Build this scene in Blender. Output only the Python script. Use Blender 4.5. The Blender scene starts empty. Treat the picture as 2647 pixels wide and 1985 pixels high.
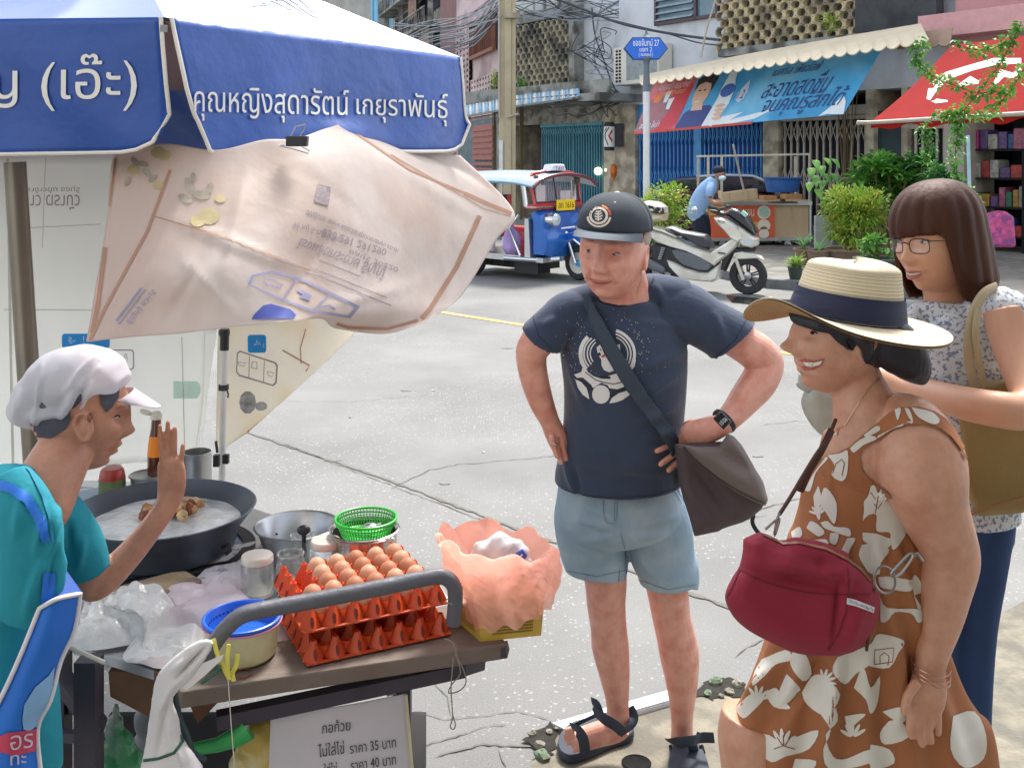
import bpy, bmesh, math, random
import numpy as np
from mathutils import Vector, Matrix, Euler
from mathutils.bvhtree import BVHTree
from mathutils.geometry import delaunay_2d_cdt
random.seed(7); np.random.seed(7)
SC = bpy.context.scene; C = SC.collection; PI = math.pi
# ---------------------------------------------------------------- camera, world, sun
CX, HY, F, HC = 1323.5, 415.0, 2600.0, 1.87          # picture centre, horizon row, focal length in photo pixels, eye height
cam = bpy.data.cameras.new('camera'); camo = bpy.data.objects.new('camera', cam); C.objects.link(camo)
camo.location = (0, 0, HC); camo.rotation_euler = (PI/2, 0, 0)
cam.sensor_width = 36; cam.lens = F/2647*36; cam.shift_y = -(992.5-HY)/2647; cam.clip_end = 600; cam.clip_start = .05
SC.camera = camo
SUN_EL, SUN_AZ = math.radians(58), math.radians(22)   # high, from beyond the street and a little right
w = bpy.data.worlds.new('World'); SC.world = w; w.use_nodes = True
nt = w.node_tree; bg = nt.nodes['Background']; sky = nt.nodes.new('ShaderNodeTexSky'); sky.sky_type = 'NISHITA'
sky.sun_disc = False; sky.sun_elevation = SUN_EL; sky.sun_rotation = SUN_AZ; sky.air_density = 1.0; sky.dust_density = 1.5; sky.ozone_density = 1.0
hsv = nt.nodes.new('ShaderNodeHueSaturation'); hsv.inputs['Saturation'].default_value = .35; nt.links.new(sky.outputs[0], hsv.inputs['Color']); nt.links.new(hsv.outputs[0], bg.inputs[0]); bg.inputs[1].default_value = .15
sl = bpy.data.lights.new('sun', 'SUN'); sl.energy = 2.1; sl.angle = math.radians(14); sl.color = (1, .95, .87)
so = bpy.data.objects.new('sun', sl); C.objects.link(so)
sd = Vector((math.sin(SUN_AZ)*math.cos(SUN_EL), math.cos(SUN_AZ)*math.cos(SUN_EL), math.sin(SUN_EL)))
so.rotation_euler = sd.to_track_quat('Z', 'Y').to_euler()
SC.view_settings.view_transform = 'Standard'; SC.view_settings.look = 'None'; SC.view_settings.gamma = 1
SC.view_settings.exposure = 1.42
# ---------------------------------------------------------------- materials
def lin(c):
    if isinstance(c, str): c = tuple(int(c[i:i+2], 16)/255 for i in (0, 2, 4))
    return tuple(((v+.055)/1.055)**2.4 if v > .04045 else v/12.92 for v in c)
MATS = {}
def mat(name, col, rough=.6, metal=0, var=.12, vs=6, bump=0, bs=60, spec=.5, trans=0, alpha=1, sss=0, emit=0, sheen=0, stretch=None, tl=0, col2=None, cs=3, ccut=(.45, .6), coat=0):
    """procedural principled material: colour noise (var, vs), bump (bump, bs), optional second colour patches (col2)"""
    if name in MATS: return MATS[name]
    m = bpy.data.materials.new(name); m.use_nodes = True; n = m.node_tree; N, L = n.nodes, n.links
    p = N['Principled BSDF']; c = lin(col)
    tc = N.new('ShaderNodeTexCoord'); mp = N.new('ShaderNodeMapping'); L.new(tc.outputs['Object'], mp.inputs[0])
    if stretch: mp.inputs['Scale'].default_value = stretch
    no = N.new('ShaderNodeTexNoise'); no.inputs['Scale'].default_value = vs; no.inputs['Detail'].default_value = 6; no.inputs['Roughness'].default_value = .6
    L.new(mp.outputs[0], no.inputs[0])
    r = N.new('ShaderNodeMapRange'); r.inputs[1].default_value = .3; r.inputs[2].default_value = .7; r.inputs[3].default_value = 1-var; r.inputs[4].default_value = 1+var
    L.new(no.outputs[0], r.inputs[0])
    hs = N.new('ShaderNodeHueSaturation'); hs.inputs['Color'].default_value = (*c, 1); L.new(r.outputs[0], hs.inputs['Value'])
    out = hs.outputs[0]
    if col2:
        n2 = N.new('ShaderNodeTexNoise'); n2.inputs['Scale'].default_value = cs; n2.inputs['Detail'].default_value = 5; L.new(mp.outputs[0], n2.inputs[0])
        cr = N.new('ShaderNodeMapRange'); cr.inputs[1].default_value = ccut[0]; cr.inputs[2].default_value = ccut[1]; L.new(n2.outputs[0], cr.inputs[0])
        mx = N.new('ShaderNodeMixRGB'); L.new(cr.outputs[0], mx.inputs[0]); L.new(out, mx.inputs[1]); mx.inputs[2].default_value = (*lin(col2), 1); out = mx.outputs[0]
    L.new(out, p.inputs['Base Color'])
    p.inputs['Roughness'].default_value = rough; p.inputs['Metallic'].default_value = metal; p.inputs['Specular IOR Level'].default_value = spec
    p.inputs['Transmission Weight'].default_value = trans; p.inputs['Alpha'].default_value = alpha
    if coat: p.inputs['Coat Weight'].default_value = coat; p.inputs['Coat Roughness'].default_value = .1
    if sheen: p.inputs['Sheen Weight'].default_value = sheen
    if sss: p.inputs['Subsurface Weight'].default_value = sss; p.inputs['Subsurface Radius'].default_value = (1, .35, .2); p.inputs['Subsurface Scale'].default_value = .012
    if emit: L.new(out, p.inputs['Emission Color']); p.inputs['Emission Strength'].default_value = emit
    if bump:
        nb = N.new('ShaderNodeTexNoise'); nb.inputs['Scale'].default_value = bs; nb.inputs['Detail'].default_value = 4; L.new(mp.outputs[0], nb.inputs[0])
        b = N.new('ShaderNodeBump'); b.inputs['Strength'].default_value = min(1, bump); b.inputs['Distance'].default_value = .3/bs; L.new(nb.outputs[0], b.inputs['Height']); L.new(b.outputs[0], p.inputs['Normal'])
    if tl:   # thin sheet letting light through
        t = N.new('ShaderNodeBsdfTranslucent'); L.new(out, t.inputs[0]); mxs = N.new('ShaderNodeMixShader'); mxs.inputs[0].default_value = tl
        L.new(p.outputs[0], mxs.inputs[1]); L.new(t.outputs[0], mxs.inputs[2]); L.new(mxs.outputs[0], N['Material Output'].inputs[0])
    MATS[name] = m; return m
# ---------------------------------------------------------------- picture point -> world
def P(px, py, s): return Vector(((px-CX)/s, F/s, HC-(py-HY)/s))      # s = photo pixels per metre at that distance
def G(px, py, z=0): return P(px, py, (py-HY)/(HC-z))                  # point of the horizontal plane at height z
# ---------------------------------------------------------------- mesh builder
ORD = 'first second third fourth fifth sixth seventh eighth ninth tenth eleventh twelfth thirteenth fourteenth fifteenth sixteenth seventeenth eighteenth nineteenth twentieth'.split(); ORD += ['twenty-'+q for q in ORD[:9]]
class Near:
    def __init__(s, *t): s.t = t
    def ray_cast(s, o, d): h = [x for x in (q.ray_cast(o, d) for q in s.t) if x[0] is not None]; return min(h, key=lambda x: x[3]) if h else (None, None, None, None)
class MB:
    def __init__(s): s.v = []; s.f = []; s.m = []; s.mi = 0
    def add(s, vs, fs):
        b = len(s.v); s.v += [tuple(v) for v in vs]; s.f += [tuple(i+b for i in f) for f in fs]; s.m += [s.mi]*len(fs); return s
    def xf(s, M, b=0):
        s.v[b:] = [tuple(M @ Vector(v)) for v in s.v[b:]]; return s
    def box(s, c, d, rz=0, M=None, taper=1):
        x, y, z = d[0]/2, d[1]/2, d[2]/2; R = M or Matrix.Rotation(rz, 3, 'Z'); c = Vector(c); vs = []
        for k in (-1, 1):
            t = taper if k > 0 else 1
            for a, b in ((-1, -1), (1, -1), (1, 1), (-1, 1)): vs.append(c+R@Vector((a*x*t, b*y*t, k*z)))
        return s.add(vs, [(3, 2, 1, 0), (4, 5, 6, 7), (0, 1, 5, 4), (1, 2, 6, 5), (2, 3, 7, 6), (3, 0, 4, 7)])
    def bar(s, a, b, w, h=None, up=(0, 0, 1)):
        a, b = Vector(a), Vector(b); d = b-a; L = d.length
        if L < 1e-6: return s
        d /= L; u = Vector(up)
        if abs(d.dot(u)) > .95: u = Vector((0, 1, 0))
        x = d.cross(u).normalized(); z = x.cross(d); h = h or w
        M = Matrix((x, d, z)).transposed(); return s.box((a+b)/2, (w, L, h), M=M)
    def tube(s, pts, r, n=10, cap=True, ref=None, flat=1, dirv=None):
        """r: number or list of numbers or (rx, ry) pairs; rx is across 'ref'"""
        pts = [Vector(p) for p in pts]; k = len(pts); rs = r if isinstance(r, (list, tuple)) else [r]*k
        ref0 = Vector(ref) if ref else None; vs = []; pu = None
        for i, p in enumerate(pts):
            d = (pts[min(i+1, k-1)]-pts[max(i-1, 0)])
            d = Vector(dirv) if dirv else d.normalized() if d.length > 1e-9 else Vector((0, 0, 1))
            if ref0: x = d.cross(ref0)
            else: x = (pu - d*pu.dot(d)) if pu else d.cross(Vector((0, 0, 1)) if abs(d.z) < .9 else Vector((0, 1, 0)))
            if x.length < 1e-6: x = d.cross(Vector((1, 0, 0)))
            x.normalize(); y = x.cross(d); pu = x
            rx, ry = rs[i] if isinstance(rs[i], (tuple, list)) else (rs[i], rs[i]*flat)
            for j in range(n):
                a = 2*PI*j/n; vs.append(p+x*(rx*math.cos(a))+y*(ry*math.sin(a)))
        fs = [(i*n+j, i*n+(j+1) % n, (i+1)*n+(j+1) % n, (i+1)*n+j) for i in range(k-1) for j in range(n)]
        if cap: fs += [tuple(reversed(range(n))), tuple(range((k-1)*n, k*n))]
        return s.add(vs, fs)
    def ring(s, c, R, r, n=24, m=8, M=None):
        M = M or Matrix.Identity(3); c = Vector(c)
        vs = [c+M@Vector(((R+r*math.cos(b))*math.cos(a), (R+r*math.cos(b))*math.sin(a), r*math.sin(b))) for a in [2*PI*i/n for i in range(n)] for b in [2*PI*j/m for j in range(m)]]
        return s.add(vs, [(i*m+j, ((i+1) % n)*m+j, ((i+1) % n)*m+(j+1) % m, i*m+(j+1) % m) for i in range(n) for j in range(m)])
    def lathe(s, c, prof, n=32, M=None, sx=1, sy=1):
        M = M or Matrix.Identity(3); c = Vector(c); k = len(prof)
        vs = [c+M@Vector((r*sx*math.cos(2*PI*j/n), r*sy*math.sin(2*PI*j/n), z)) for r, z in prof for j in range(n)]
        return s.add(vs, [(i*n+j, i*n+(j+1) % n, (i+1)*n+(j+1) % n, (i+1)*n+j) for i in range(k-1) for j in range(n)])
    def ball(s, c, r, n=16, m=10, M=None):
        r = r if isinstance(r, (tuple, list)) else (r, r, r); M = M or Matrix.Identity(3); c = Vector(c); vs = []
        for i in range(m+1):
            t = PI*i/m
            for j in range(n): vs.append(c+M@Vector((r[0]*math.sin(t)*math.cos(2*PI*j/n), r[1]*math.sin(t)*math.sin(2*PI*j/n), r[2]*math.cos(t))))
        return s.add(vs, [(i*n+j, (i+1)*n+j, (i+1)*n+(j+1) % n, i*n+(j+1) % n) for i in range(m) for j in range(n)])
    def prism(s, poly, vec):
        """flat polygon (3D points) pushed along vec"""
        n = len(poly); a = [Vector(p) for p in poly]; b = [p+Vector(vec) for p in a]
        return s.add(a+b, [tuple(reversed(range(n))), tuple(range(n, 2*n))]+[(i, (i+1) % n, n+(i+1) % n, n+i) for i in range(n)])
    def grid(s, fn, nu, nv, th=0):
        """surface fn(u,v)->Vector, with real thickness th if given"""
        vs = [Vector(fn(i/nu, j/nv)) for j in range(nv+1) for i in range(nu+1)]; W = nu+1
        fs = [(j*W+i, j*W+i+1, (j+1)*W+i+1, (j+1)*W+i) for j in range(nv) for i in range(nu)]
        if th:
            A = np.array([tuple(v) for v in vs]).reshape(nv+1, W, 3)
            gu = np.gradient(A, axis=1); gv = np.gradient(A, axis=0); nn = np.cross(gu, gv); nn /= np.linalg.norm(nn, axis=2, keepdims=True)+1e-9
            B = (A+nn*th).reshape(-1, 3); N0 = len(vs); vs += [Vector(b) for b in B]
            fs2 = [tuple(reversed([i+N0 for i in f])) for f in fs]
            edge = [(i, i+1) for i in range(nu)]+[(nv*W+i+1, nv*W+i) for i in range(nu)]+[((j+1)*W, j*W) for j in range(nv)]+[(j*W+nu, (j+1)*W+nu) for j in range(nv)]
            fs = [tuple(reversed(f)) for f in fs]; fs2 = [tuple(reversed(f)) for f in fs2]
            fs += fs2+[(a, b, b+N0, a+N0) for a, b in edge]
        return s.add(vs, fs)
def mesh_of(name, mb, mats, smooth=True, sharp=35):
    me = bpy.data.meshes.new(name); me.from_pydata(mb.v, [], mb.f); me.update()
    for m in (mats if isinstance(mats, (list, tuple)) else [mats]): me.materials.append(m)
    if len(me.materials) > 1: me.polygons.foreach_set('material_index', mb.m)
    if smooth:
        me.polygons.foreach_set('use_smooth', [True]*len(me.polygons)); me.set_sharp_from_angle(angle=math.radians(sharp))
    return me
def root_of(o):
    while o.parent: o = o.parent
    return o
def obj(name, mb, mats, parent=None, smooth=True, sharp=35, bevel=0, mods=None, at=None):
    me = mb if isinstance(mb, bpy.types.Mesh) else mesh_of(name, mb, mats, smooth, sharp)
    o = bpy.data.objects.new(name, me); C.objects.link(o)
    if parent:
        off = root_of(parent).location.copy(); me.transform(Matrix.Translation(-off)); o.parent = parent
    elif at is not None:
        at = Vector(at); me.transform(Matrix.Translation(-at)); o.location = at
    if bevel:
        b = o.modifiers.new('bevel', 'BEVEL'); b.width = bevel; b.segments = 2; b.limit_method = 'ANGLE'; b.angle_limit = math.radians(40)
    return o
def tag(o, label, cat, group=None, kind=None):
    o['label'] = label; o['category'] = cat
    if group: o['group'] = group
    if kind: o['kind'] = kind
    return o
def thing(name, label, cat, loc=(0, 0, 0), group=None):
    o = bpy.data.objects.new(name, None); C.objects.link(o); o.location = loc; o.empty_display_size = .1; return tag(o, label, cat, group)
def struct(name, mb, m, **k):
    o = obj(name, mb, m, **k); o['kind'] = 'structure'; return o
def copy_tree(o, parent=None):
    c = o.copy(); C.objects.link(c)
    if parent: c.parent = parent
    for ch in [x for x in o.children]: copy_tree(ch, c)
    return c
# ---------------------------------------------------------------- remeshed solids (bodies, cloth)
def solid(name, mb, m, voxel=.004, smooth=4, parent=None, disp=None, at=None):
    """fuse overlapping closed shells into one continuous surface"""
    me = mesh_of('tmp', mb, m, False); o = bpy.data.objects.new('tmp', me); C.objects.link(o)
    md = o.modifiers.new('r', 'REMESH'); md.mode = 'VOXEL'; md.voxel_size = voxel; md.use_smooth_shade = True
    sm = o.modifiers.new('s', 'SMOOTH'); sm.iterations = smooth; sm.factor = .5
    dg = bpy.context.evaluated_depsgraph_get(); me2 = bpy.data.meshes.new_from_object(o.evaluated_get(dg)); me2.name = name
    bpy.data.objects.remove(o); bpy.data.meshes.remove(me)
    if not me2.materials: me2.materials.append(m)
    if disp:
        n = len(me2.vertices); co = np.empty(n*3); me2.vertices.foreach_get('co', co); no = np.empty(n*3); me2.vertices.foreach_get('normal', no)
        co = co.reshape(-1, 3); no = no.reshape(-1, 3); co = co+no*disp(co)[:, None]; me2.vertices.foreach_set('co', co.ravel())
    me2.polygons.foreach_set('use_smooth', [True]*len(me2.polygons)); me2.update()
    return obj(name, me2, m, parent, at=at)
def bvh(o):
    me = o.data; M = o.matrix_world if not o.parent else Matrix.Translation(root_of(o).location)
    if not o.parent: M = Matrix.Translation(o.location)
    return BVHTree.FromPolygons([M@v.co for v in me.vertices], [tuple(p.vertices) for p in me.polygons])
# ---------------------------------------------------------------- 2D shapes and writing
def fill2d(loops, step=0, wind=True):
    """fill closed loops (non-zero winding, or even-odd) -> verts2d, tris; step>0 adds inner points so the shape can bend"""
    vs = []; es = []
    for lp in loops:
        if step:
            q = []
            for i in range(len(lp)):
                a = Vector(lp[i]); b = Vector(lp[(i+1) % len(lp)]); k = max(1, int((b-a).length/step))
                q += [a+(b-a)*(j/k) for j in range(k)]
            lp = q
        b = len(vs); n = len(lp); vs += [Vector((p[0], p[1])) for p in lp]; es += [(b+i, b+(i+1) % n) for i in range(n)]
    E = np.array([[*vs[a], *vs[c]] for a, c in es])
    if step:
        lo = E[:, :2].min(0); hi = E[:, :2].max(0)
        for x in np.arange(lo[0]+step/2, hi[0], step):
            for y in np.arange(lo[1]+step/2, hi[1], step): vs.append(Vector((x, y)))
    r = delaunay_2d_cdt(vs, es, [], 0, 1e-7); V, T = r[0], r[2]
    if not T: return [], []
    Vn = np.array([tuple(v) for v in V]); Tn = np.array([t[:3] for t in T]); c = Vn[Tn].mean(1)
    y0, y1 = E[:, 1], E[:, 3]; keep = []
    for cx, cy in c:
        up = (y0 <= cy) & (y1 > cy); dn = (y1 <= cy) & (y0 > cy); s = up | dn
        x = E[s, 0]+(cy-y0[s])*(E[s, 2]-E[s, 0])/(y1[s]-y0[s]); rt = x > cx
        wn = int((up[s] & rt).sum())-int((dn[s] & rt).sum()) if wind else int(rt.sum()) % 2
        keep.append(wn != 0)
    T = Tn[np.array(keep)]; return [tuple(v) for v in Vn], [tuple(int(i) for i in t) for t in T]
def text2d(txt, bold=0, step=0, shear=0):
    """lettering in a unit box: x 0..1 over its width, y 0..1 over its height (up) ; returns verts, tris, aspect"""
    cu = bpy.data.curves.new('t', 'FONT'); cu.body = txt; cu.size = 1; cu.fill_mode = 'NONE'; cu.resolution_u = 3; cu.shear = shear; cu.offset = bold
    o = bpy.data.objects.new('t', cu); C.objects.link(o); dg = bpy.context.evaluated_depsgraph_get()
    me = bpy.data.meshes.new_from_object(o.evaluated_get(dg)); bpy.data.objects.remove(o); bpy.data.curves.remove(cu)
    V = [v.co.xy.copy() for v in me.vertices]; nx = {}
    for e in me.edges: nx.setdefault(e.vertices[0], []).append(e.vertices[1]); nx.setdefault(e.vertices[1], []).append(e.vertices[0])
    loops = []; seen = set()
    for s0 in range(len(V)):
        if s0 in seen or s0 not in nx: continue
        lp = [s0]; seen.add(s0); cur = s0; first = True
        while True:
            c2 = [q for q in nx[cur] if q not in seen]
            if first: c2 = sorted(c2, key=lambda q: abs(q-cur)); first = False
            if not c2: break
            cur = c2[0]; lp.append(cur); seen.add(cur)
        if len(lp) > 2: loops.append([V[i] for i in lp])
    bpy.data.meshes.remove(me)
    a = np.array([tuple(v) for v in V]); lo, hi = a.min(0), a.max(0); W, H = hi-lo
    loops = [[((p[0]-lo[0])/H, (p[1]-lo[1])/H) for p in lp] for lp in loops]
    v, f = fill2d(loops, step); asp = W/H
    return [(x/asp, y) for x, y in v], f, asp
def quadmap(q):
    """unit square -> picture quad q = [top-left, top-right, bottom-right, bottom-left]; v up"""
    tl, tr, br, bl = [Vector(p) for p in q]
    def f(u, v): return (bl*(1-u)+br*u)*(1-v)+(tl*(1-u)+tr*u)*v
    return f
def lay(name, shapes, target, m, parent, off=.0015, thick=0, mirror=False):
    """lay 2D shapes given in photo pixels onto the surface 'target' (BVH): real printed film on the cloth"""
    mb = MB(); o0 = Vector((0, 0, HC))
    for v2, f in shapes:
        pts = []
        for x, y in v2:
            d = (P(x, y, 1000)-o0).normalized(); h = target.ray_cast(o0, d)
            if h[0] is None: pts.append(None); continue
            n = h[1] if h[1].dot(d) < 0 else -h[1]; pts.append(h[0]-d*off*.6+n*off*.4)
        mp = {}; vs = []
        for i, p in enumerate(pts):
            if p is not None: mp[i] = len(vs); vs.append(p)
        fs = []
        for t in f:
            if all(i in mp for i in t):
                q = [vs[mp[i]] for i in t]
                if max((q[0]-q[1]).length, (q[1]-q[2]).length, (q[2]-q[0]).length) < .12+8*max((Vector(v2[t[0]])-Vector(v2[t[1]])).length, (Vector(v2[t[1]])-Vector(v2[t[2]])).length)/900: fs.append(tuple(mp[i] for i in t))
        if fs: mb.add(vs, fs)
    if not mb.f: return None
    return obj(name, mb, m, parent)
def txt_px(txt, quad, bold=.01, step=.15, flip=False, shear=0):
    v, f, a = text2d(txt, bold, step, shear); q = quadmap(quad)
    return [tuple(q(x if not flip else 1-x, y)) for x, y in v], f
def poly_px(loops, step=12): return fill2d([[(x, y) for x, y in lp] for lp in loops], step, wind=False)
def circ(x, y, r, r2=None, n=28, a0=0, a1=2*PI, rot=0):
    r2 = r2 or r; c, s = math.cos(rot), math.sin(rot); o = []
    for i in range(n):
        a = a0+(a1-a0)*i/n; X, Y = r*math.cos(a), r2*math.sin(a); o.append((x+X*c-Y*s, y+X*s+Y*c))
    return o
def stroke(pts, w):
    """polyline as a thin 2D loop"""
    L, R = [], []; pts = [Vector(p) for p in pts]
    for i, p in enumerate(pts):
        d = (pts[min(i+1, len(pts)-1)]-pts[max(i-1, 0)]).normalized(); n = Vector((-d.y, d.x)); ww = w[i] if isinstance(w, (list, tuple)) else w
        L.append(tuple(p+n*ww/2)); R.append(tuple(p-n*ww/2))
    return L+R[::-1]
def inset(poly, d):
    n = len(poly); o = []; A = sum(poly[i][0]*poly[(i+1) % n][1]-poly[(i+1) % n][0]*poly[i][1] for i in range(n)); sg = 1 if A > 0 else -1
    for i in range(n):
        a, b, c = Vector(poly[i-1]), Vector(poly[i]), Vector(poly[(i+1) % n]); e = (b-a).normalized(); f = (c-b).normalized(); t = e+f
        t = t.normalized() if t.length > 1e-6 else e; nrm = Vector((-t.y, t.x))*sg; o.append(b+nrm*d/max(.5, abs(nrm.dot(Vector((-e.y, e.x))))))
    return o
def puff(mb, poly, w, d, to, sl=((-1, 1), (-.82, .45), (-.45, .1), (0, 0), (.45, .1), (.82, .45), (1, 1))):
    """rounded solid: 2D outline, half width w, edge rounding d; to(x, z, y) -> world"""
    n = len(poly); vs = []
    for a, k in sl: vs += [to(p[0], p[1], a*w) for p in inset(poly, d*k)]
    m = len(sl); fs = [(i*n+j, i*n+(j+1) % n, (i+1)*n+(j+1) % n, (i+1)*n+j) for i in range(m-1) for j in range(n)]
    return mb.add(vs, fs+[tuple(reversed(range(n))), tuple(range((m-1)*n, m*n))])
def smooth_path(pts, k=5):
    """Catmull-Rom through points (any dimension tuples)"""
    A = [np.array(p, float) for p in pts]; out = []
    for i in range(len(A)-1):
        p0, p1, p2, p3 = A[max(i-1, 0)], A[i], A[i+1], A[min(i+2, len(A)-1)]
        for j in range(k):
            t = j/k; out.append(.5*((2*p1)+(-p0+p2)*t+(2*p0-5*p1+4*p2-p3)*t*t+(-p0+3*p1-3*p2+p3)*t**3))
    out.append(A[-1]); return out
def limb(mb, pts, k=5, n=20, fl=1.0, dirv=None):
    """body or cloth limb traced on the photo: (px, py, s, radius px[, depth radius / radius])"""
    q = smooth_path([(p[0], p[1], p[2], p[3], p[4] if len(p) > 4 else fl) for p in pts], k)
    return mb.tube([P(a[0], a[1], a[2]) for a in q], [(max(1e-4, a[3]/a[2]), max(1e-4, a[3]/a[2]*a[4])) for a in q], n=n, ref=(0, 1, 0), dirv=dirv)
def wob(co, f, seed=0):
    """cheap smooth noise for displacing cloth"""
    r = np.random.RandomState(seed); v = np.zeros(len(co))
    for i in range(7):
        k = r.normal(size=3)*f*(1+.5*i); v += np.sin(co@k+r.rand()*6.28)/(1+.4*i)
    return v/3
def pxof(co):
    s = F/co[:, 1]; return CX+co[:, 0]*s, HY-(co[:, 2]-HC)*s
def folds(lines):
    """fold ridges drawn in photo pixels: (x0,y0,x1,y1,width px,height m)"""
    def fn(co):
        x, y = pxof(co); d = np.zeros(len(co))
        for x0, y0, x1, y1, wd, h in lines:
            vx, vy = x1-x0, y1-y0; L2 = vx*vx+vy*vy; t = np.clip(((x-x0)*vx+(y-y0)*vy)/L2, -.1, 1.1)
            dd = (x-x0-t*vx)**2+(y-y0-t*vy)**2; d += 1.8*h*np.exp(-dd/(2*wd*wd))*np.clip(np.sin(PI*np.clip(t, 0, 1)), 0, 1)
        return d
    return fn
# ================================================================ GROUND
def road_material():
    m = bpy.data.materials.new('road_concrete'); m.use_nodes = True; n = m.node_tree; N, L = n.nodes, n.links; p = N['Principled BSDF']
    tc = N.new('ShaderNodeTexCoord'); no = N.new('ShaderNodeTexNoise'); no.inputs['Scale'].default_value = .7; no.inputs['Detail'].default_value = 10; no.inputs['Roughness'].default_value = .62; L.new(tc.outputs['Object'], no.inputs[0])
    cr = N.new('ShaderNodeValToRGB'); e = cr.color_ramp.elements; e[0].position = .3; e[0].color = (.135, .135, .13, 1); e[1].position = .7; e[1].color = (.215, .215, .208, 1); L.new(no.outputs[0], cr.inputs[0])
    # pale pebbles worn bare, denser close by
    mp = N.new('ShaderNodeMapping'); mp.inputs['Scale'].default_value = (1, 1, 1); L.new(tc.outputs['Object'], mp.inputs[0])
    nd = N.new('ShaderNodeTexNoise'); nd.inputs['Scale'].default_value = 60; L.new(tc.outputs['Object'], nd.inputs[0])
    ad = N.new('ShaderNodeMixRGB'); ad.blend_type = 'ADD'; ad.inputs[0].default_value = .02; L.new(mp.outputs[0], ad.inputs[1]); L.new(nd.outputs[1], ad.inputs[2])
    vo = N.new('ShaderNodeTexVoronoi'); vo.inputs['Scale'].default_value = 48; L.new(ad.outputs[0], vo.inputs[0])
    lt = N.new('ShaderNodeMapRange'); lt.inputs[1].default_value = .22; lt.inputs[2].default_value = .34; lt.inputs[3].default_value = 1; lt.inputs[4].default_value = 0; L.new(vo.outputs['Distance'], lt.inputs[0])
    sp = N.new('ShaderNodeSeparateColor'); L.new(vo.outputs['Color'], sp.inputs[0]); gt = N.new('ShaderNodeMath'); gt.operation = 'GREATER_THAN'; gt.inputs[1].default_value = .66; L.new(sp.outputs[0], gt.inputs[0])
    n3 = N.new('ShaderNodeTexNoise'); n3.inputs['Scale'].default_value = .9; n3.inputs['Detail'].default_value = 4; L.new(tc.outputs['Object'], n3.inputs[0])
    m3 = N.new('ShaderNodeMapRange'); m3.inputs[1].default_value = .38; m3.inputs[2].default_value = .55; L.new(n3.outputs[0], m3.inputs[0])
    a = N.new('ShaderNodeMath'); a.operation = 'MULTIPLY'; L.new(lt.outputs[0], a.inputs[0]); L.new(gt.outputs[0], a.inputs[1])
    b = N.new('ShaderNodeMath'); b.operation = 'MULTIPLY'; L.new(a.outputs[0], b.inputs[0]); L.new(m3.outputs[0], b.inputs[1])
    mx = N.new('ShaderNodeMixRGB'); L.new(b.outputs[0], mx.inputs[0]); L.new(cr.outputs[0], mx.inputs[1]); mx.inputs[2].default_value = (.34, .335, .32, 1)
    # fine grit
    g = N.new('ShaderNodeTexNoise'); g.inputs['Scale'].default_value = 170; g.inputs['Detail'].default_value = 3; L.new(tc.outputs['Object'], g.inputs[0])
    gm = N.new('ShaderNodeMapRange'); gm.inputs[1].default_value = .3; gm.inputs[2].default_value = .7; gm.inputs[3].default_value = .78; gm.inputs[4].default_value = 1.18; L.new(g.outputs[0], gm.inputs[0])
    hs = N.new('ShaderNodeHueSaturation'); L.new(mx.outputs[0], hs.inputs['Color']); L.new(gm.outputs[0], hs.inputs['Value']); L.new(hs.outputs[0], p.inputs['Base Color'])
    p.inputs['Roughness'].default_value = .72
    bu = N.new('ShaderNodeBump'); bu.inputs['Strength'].default_value = .5; bu.inputs['Distance'].default_value = .004; L.new(g.outputs[0], bu.inputs['Height']); L.new(bu.outputs[0], p.inputs['Normal'])
    return m
def flat(pts, z): return MB().add([(p[0], p[1], z) for p in pts], [tuple(range(len(pts)))])
def gp(lst, z=0): return [G(x, y, 0).xy for x, y in lst]
b = MB(); b.add([(-150, -30, 0), (150, -30, 0), (150, 260, 0), (-150, 260, 0)], [(0, 1, 2, 3)]); struct('road', b, road_material())
M_old = mat('old_concrete', '857f70', .9, var=.25, vs=14, bump=.8, bs=70, col2='6c685e', cs=6)
M_crack = mat('crack_dirt', '6c6a63', .95, var=.3, vs=40)
# broken pavement edge where the man and women stand
def rag(pts, amp, k=6, seed=1):
    r = random.Random(seed); o = []
    for i in range(len(pts)):
        a, c = Vector(pts[i]), Vector(pts[(i+1) % len(pts)])
        for j in range(k): q = a+(c-a)*(j/k); o.append((q.x+r.uniform(-amp, amp), q.y+r.uniform(-amp, amp)))
    return o
def ground_patch(name, px, z, m, amp=.01, k=6, seed=1, kind=True, label=None, cat=None):
    q = rag(gp(px), amp, k, seed); v, f = fill2d([q], 0, False); b = MB(); b.add([(x, y, z) for x, y in v], f)
    o = obj(name, b, m, smooth=False)
    if kind: o['kind'] = 'structure'
    else: tag(o, label, cat)
    return o
ground_patch('pavement', [(1330, 2060), (1408, 1925), (1436, 1885), (1726, 1806), (1850, 1800), (1990, 1800), (2300, 1700), (2647, 1560), (3300, 1500), (3600, 2400), (1300, 2400)], .006, M_old, .008)
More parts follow.
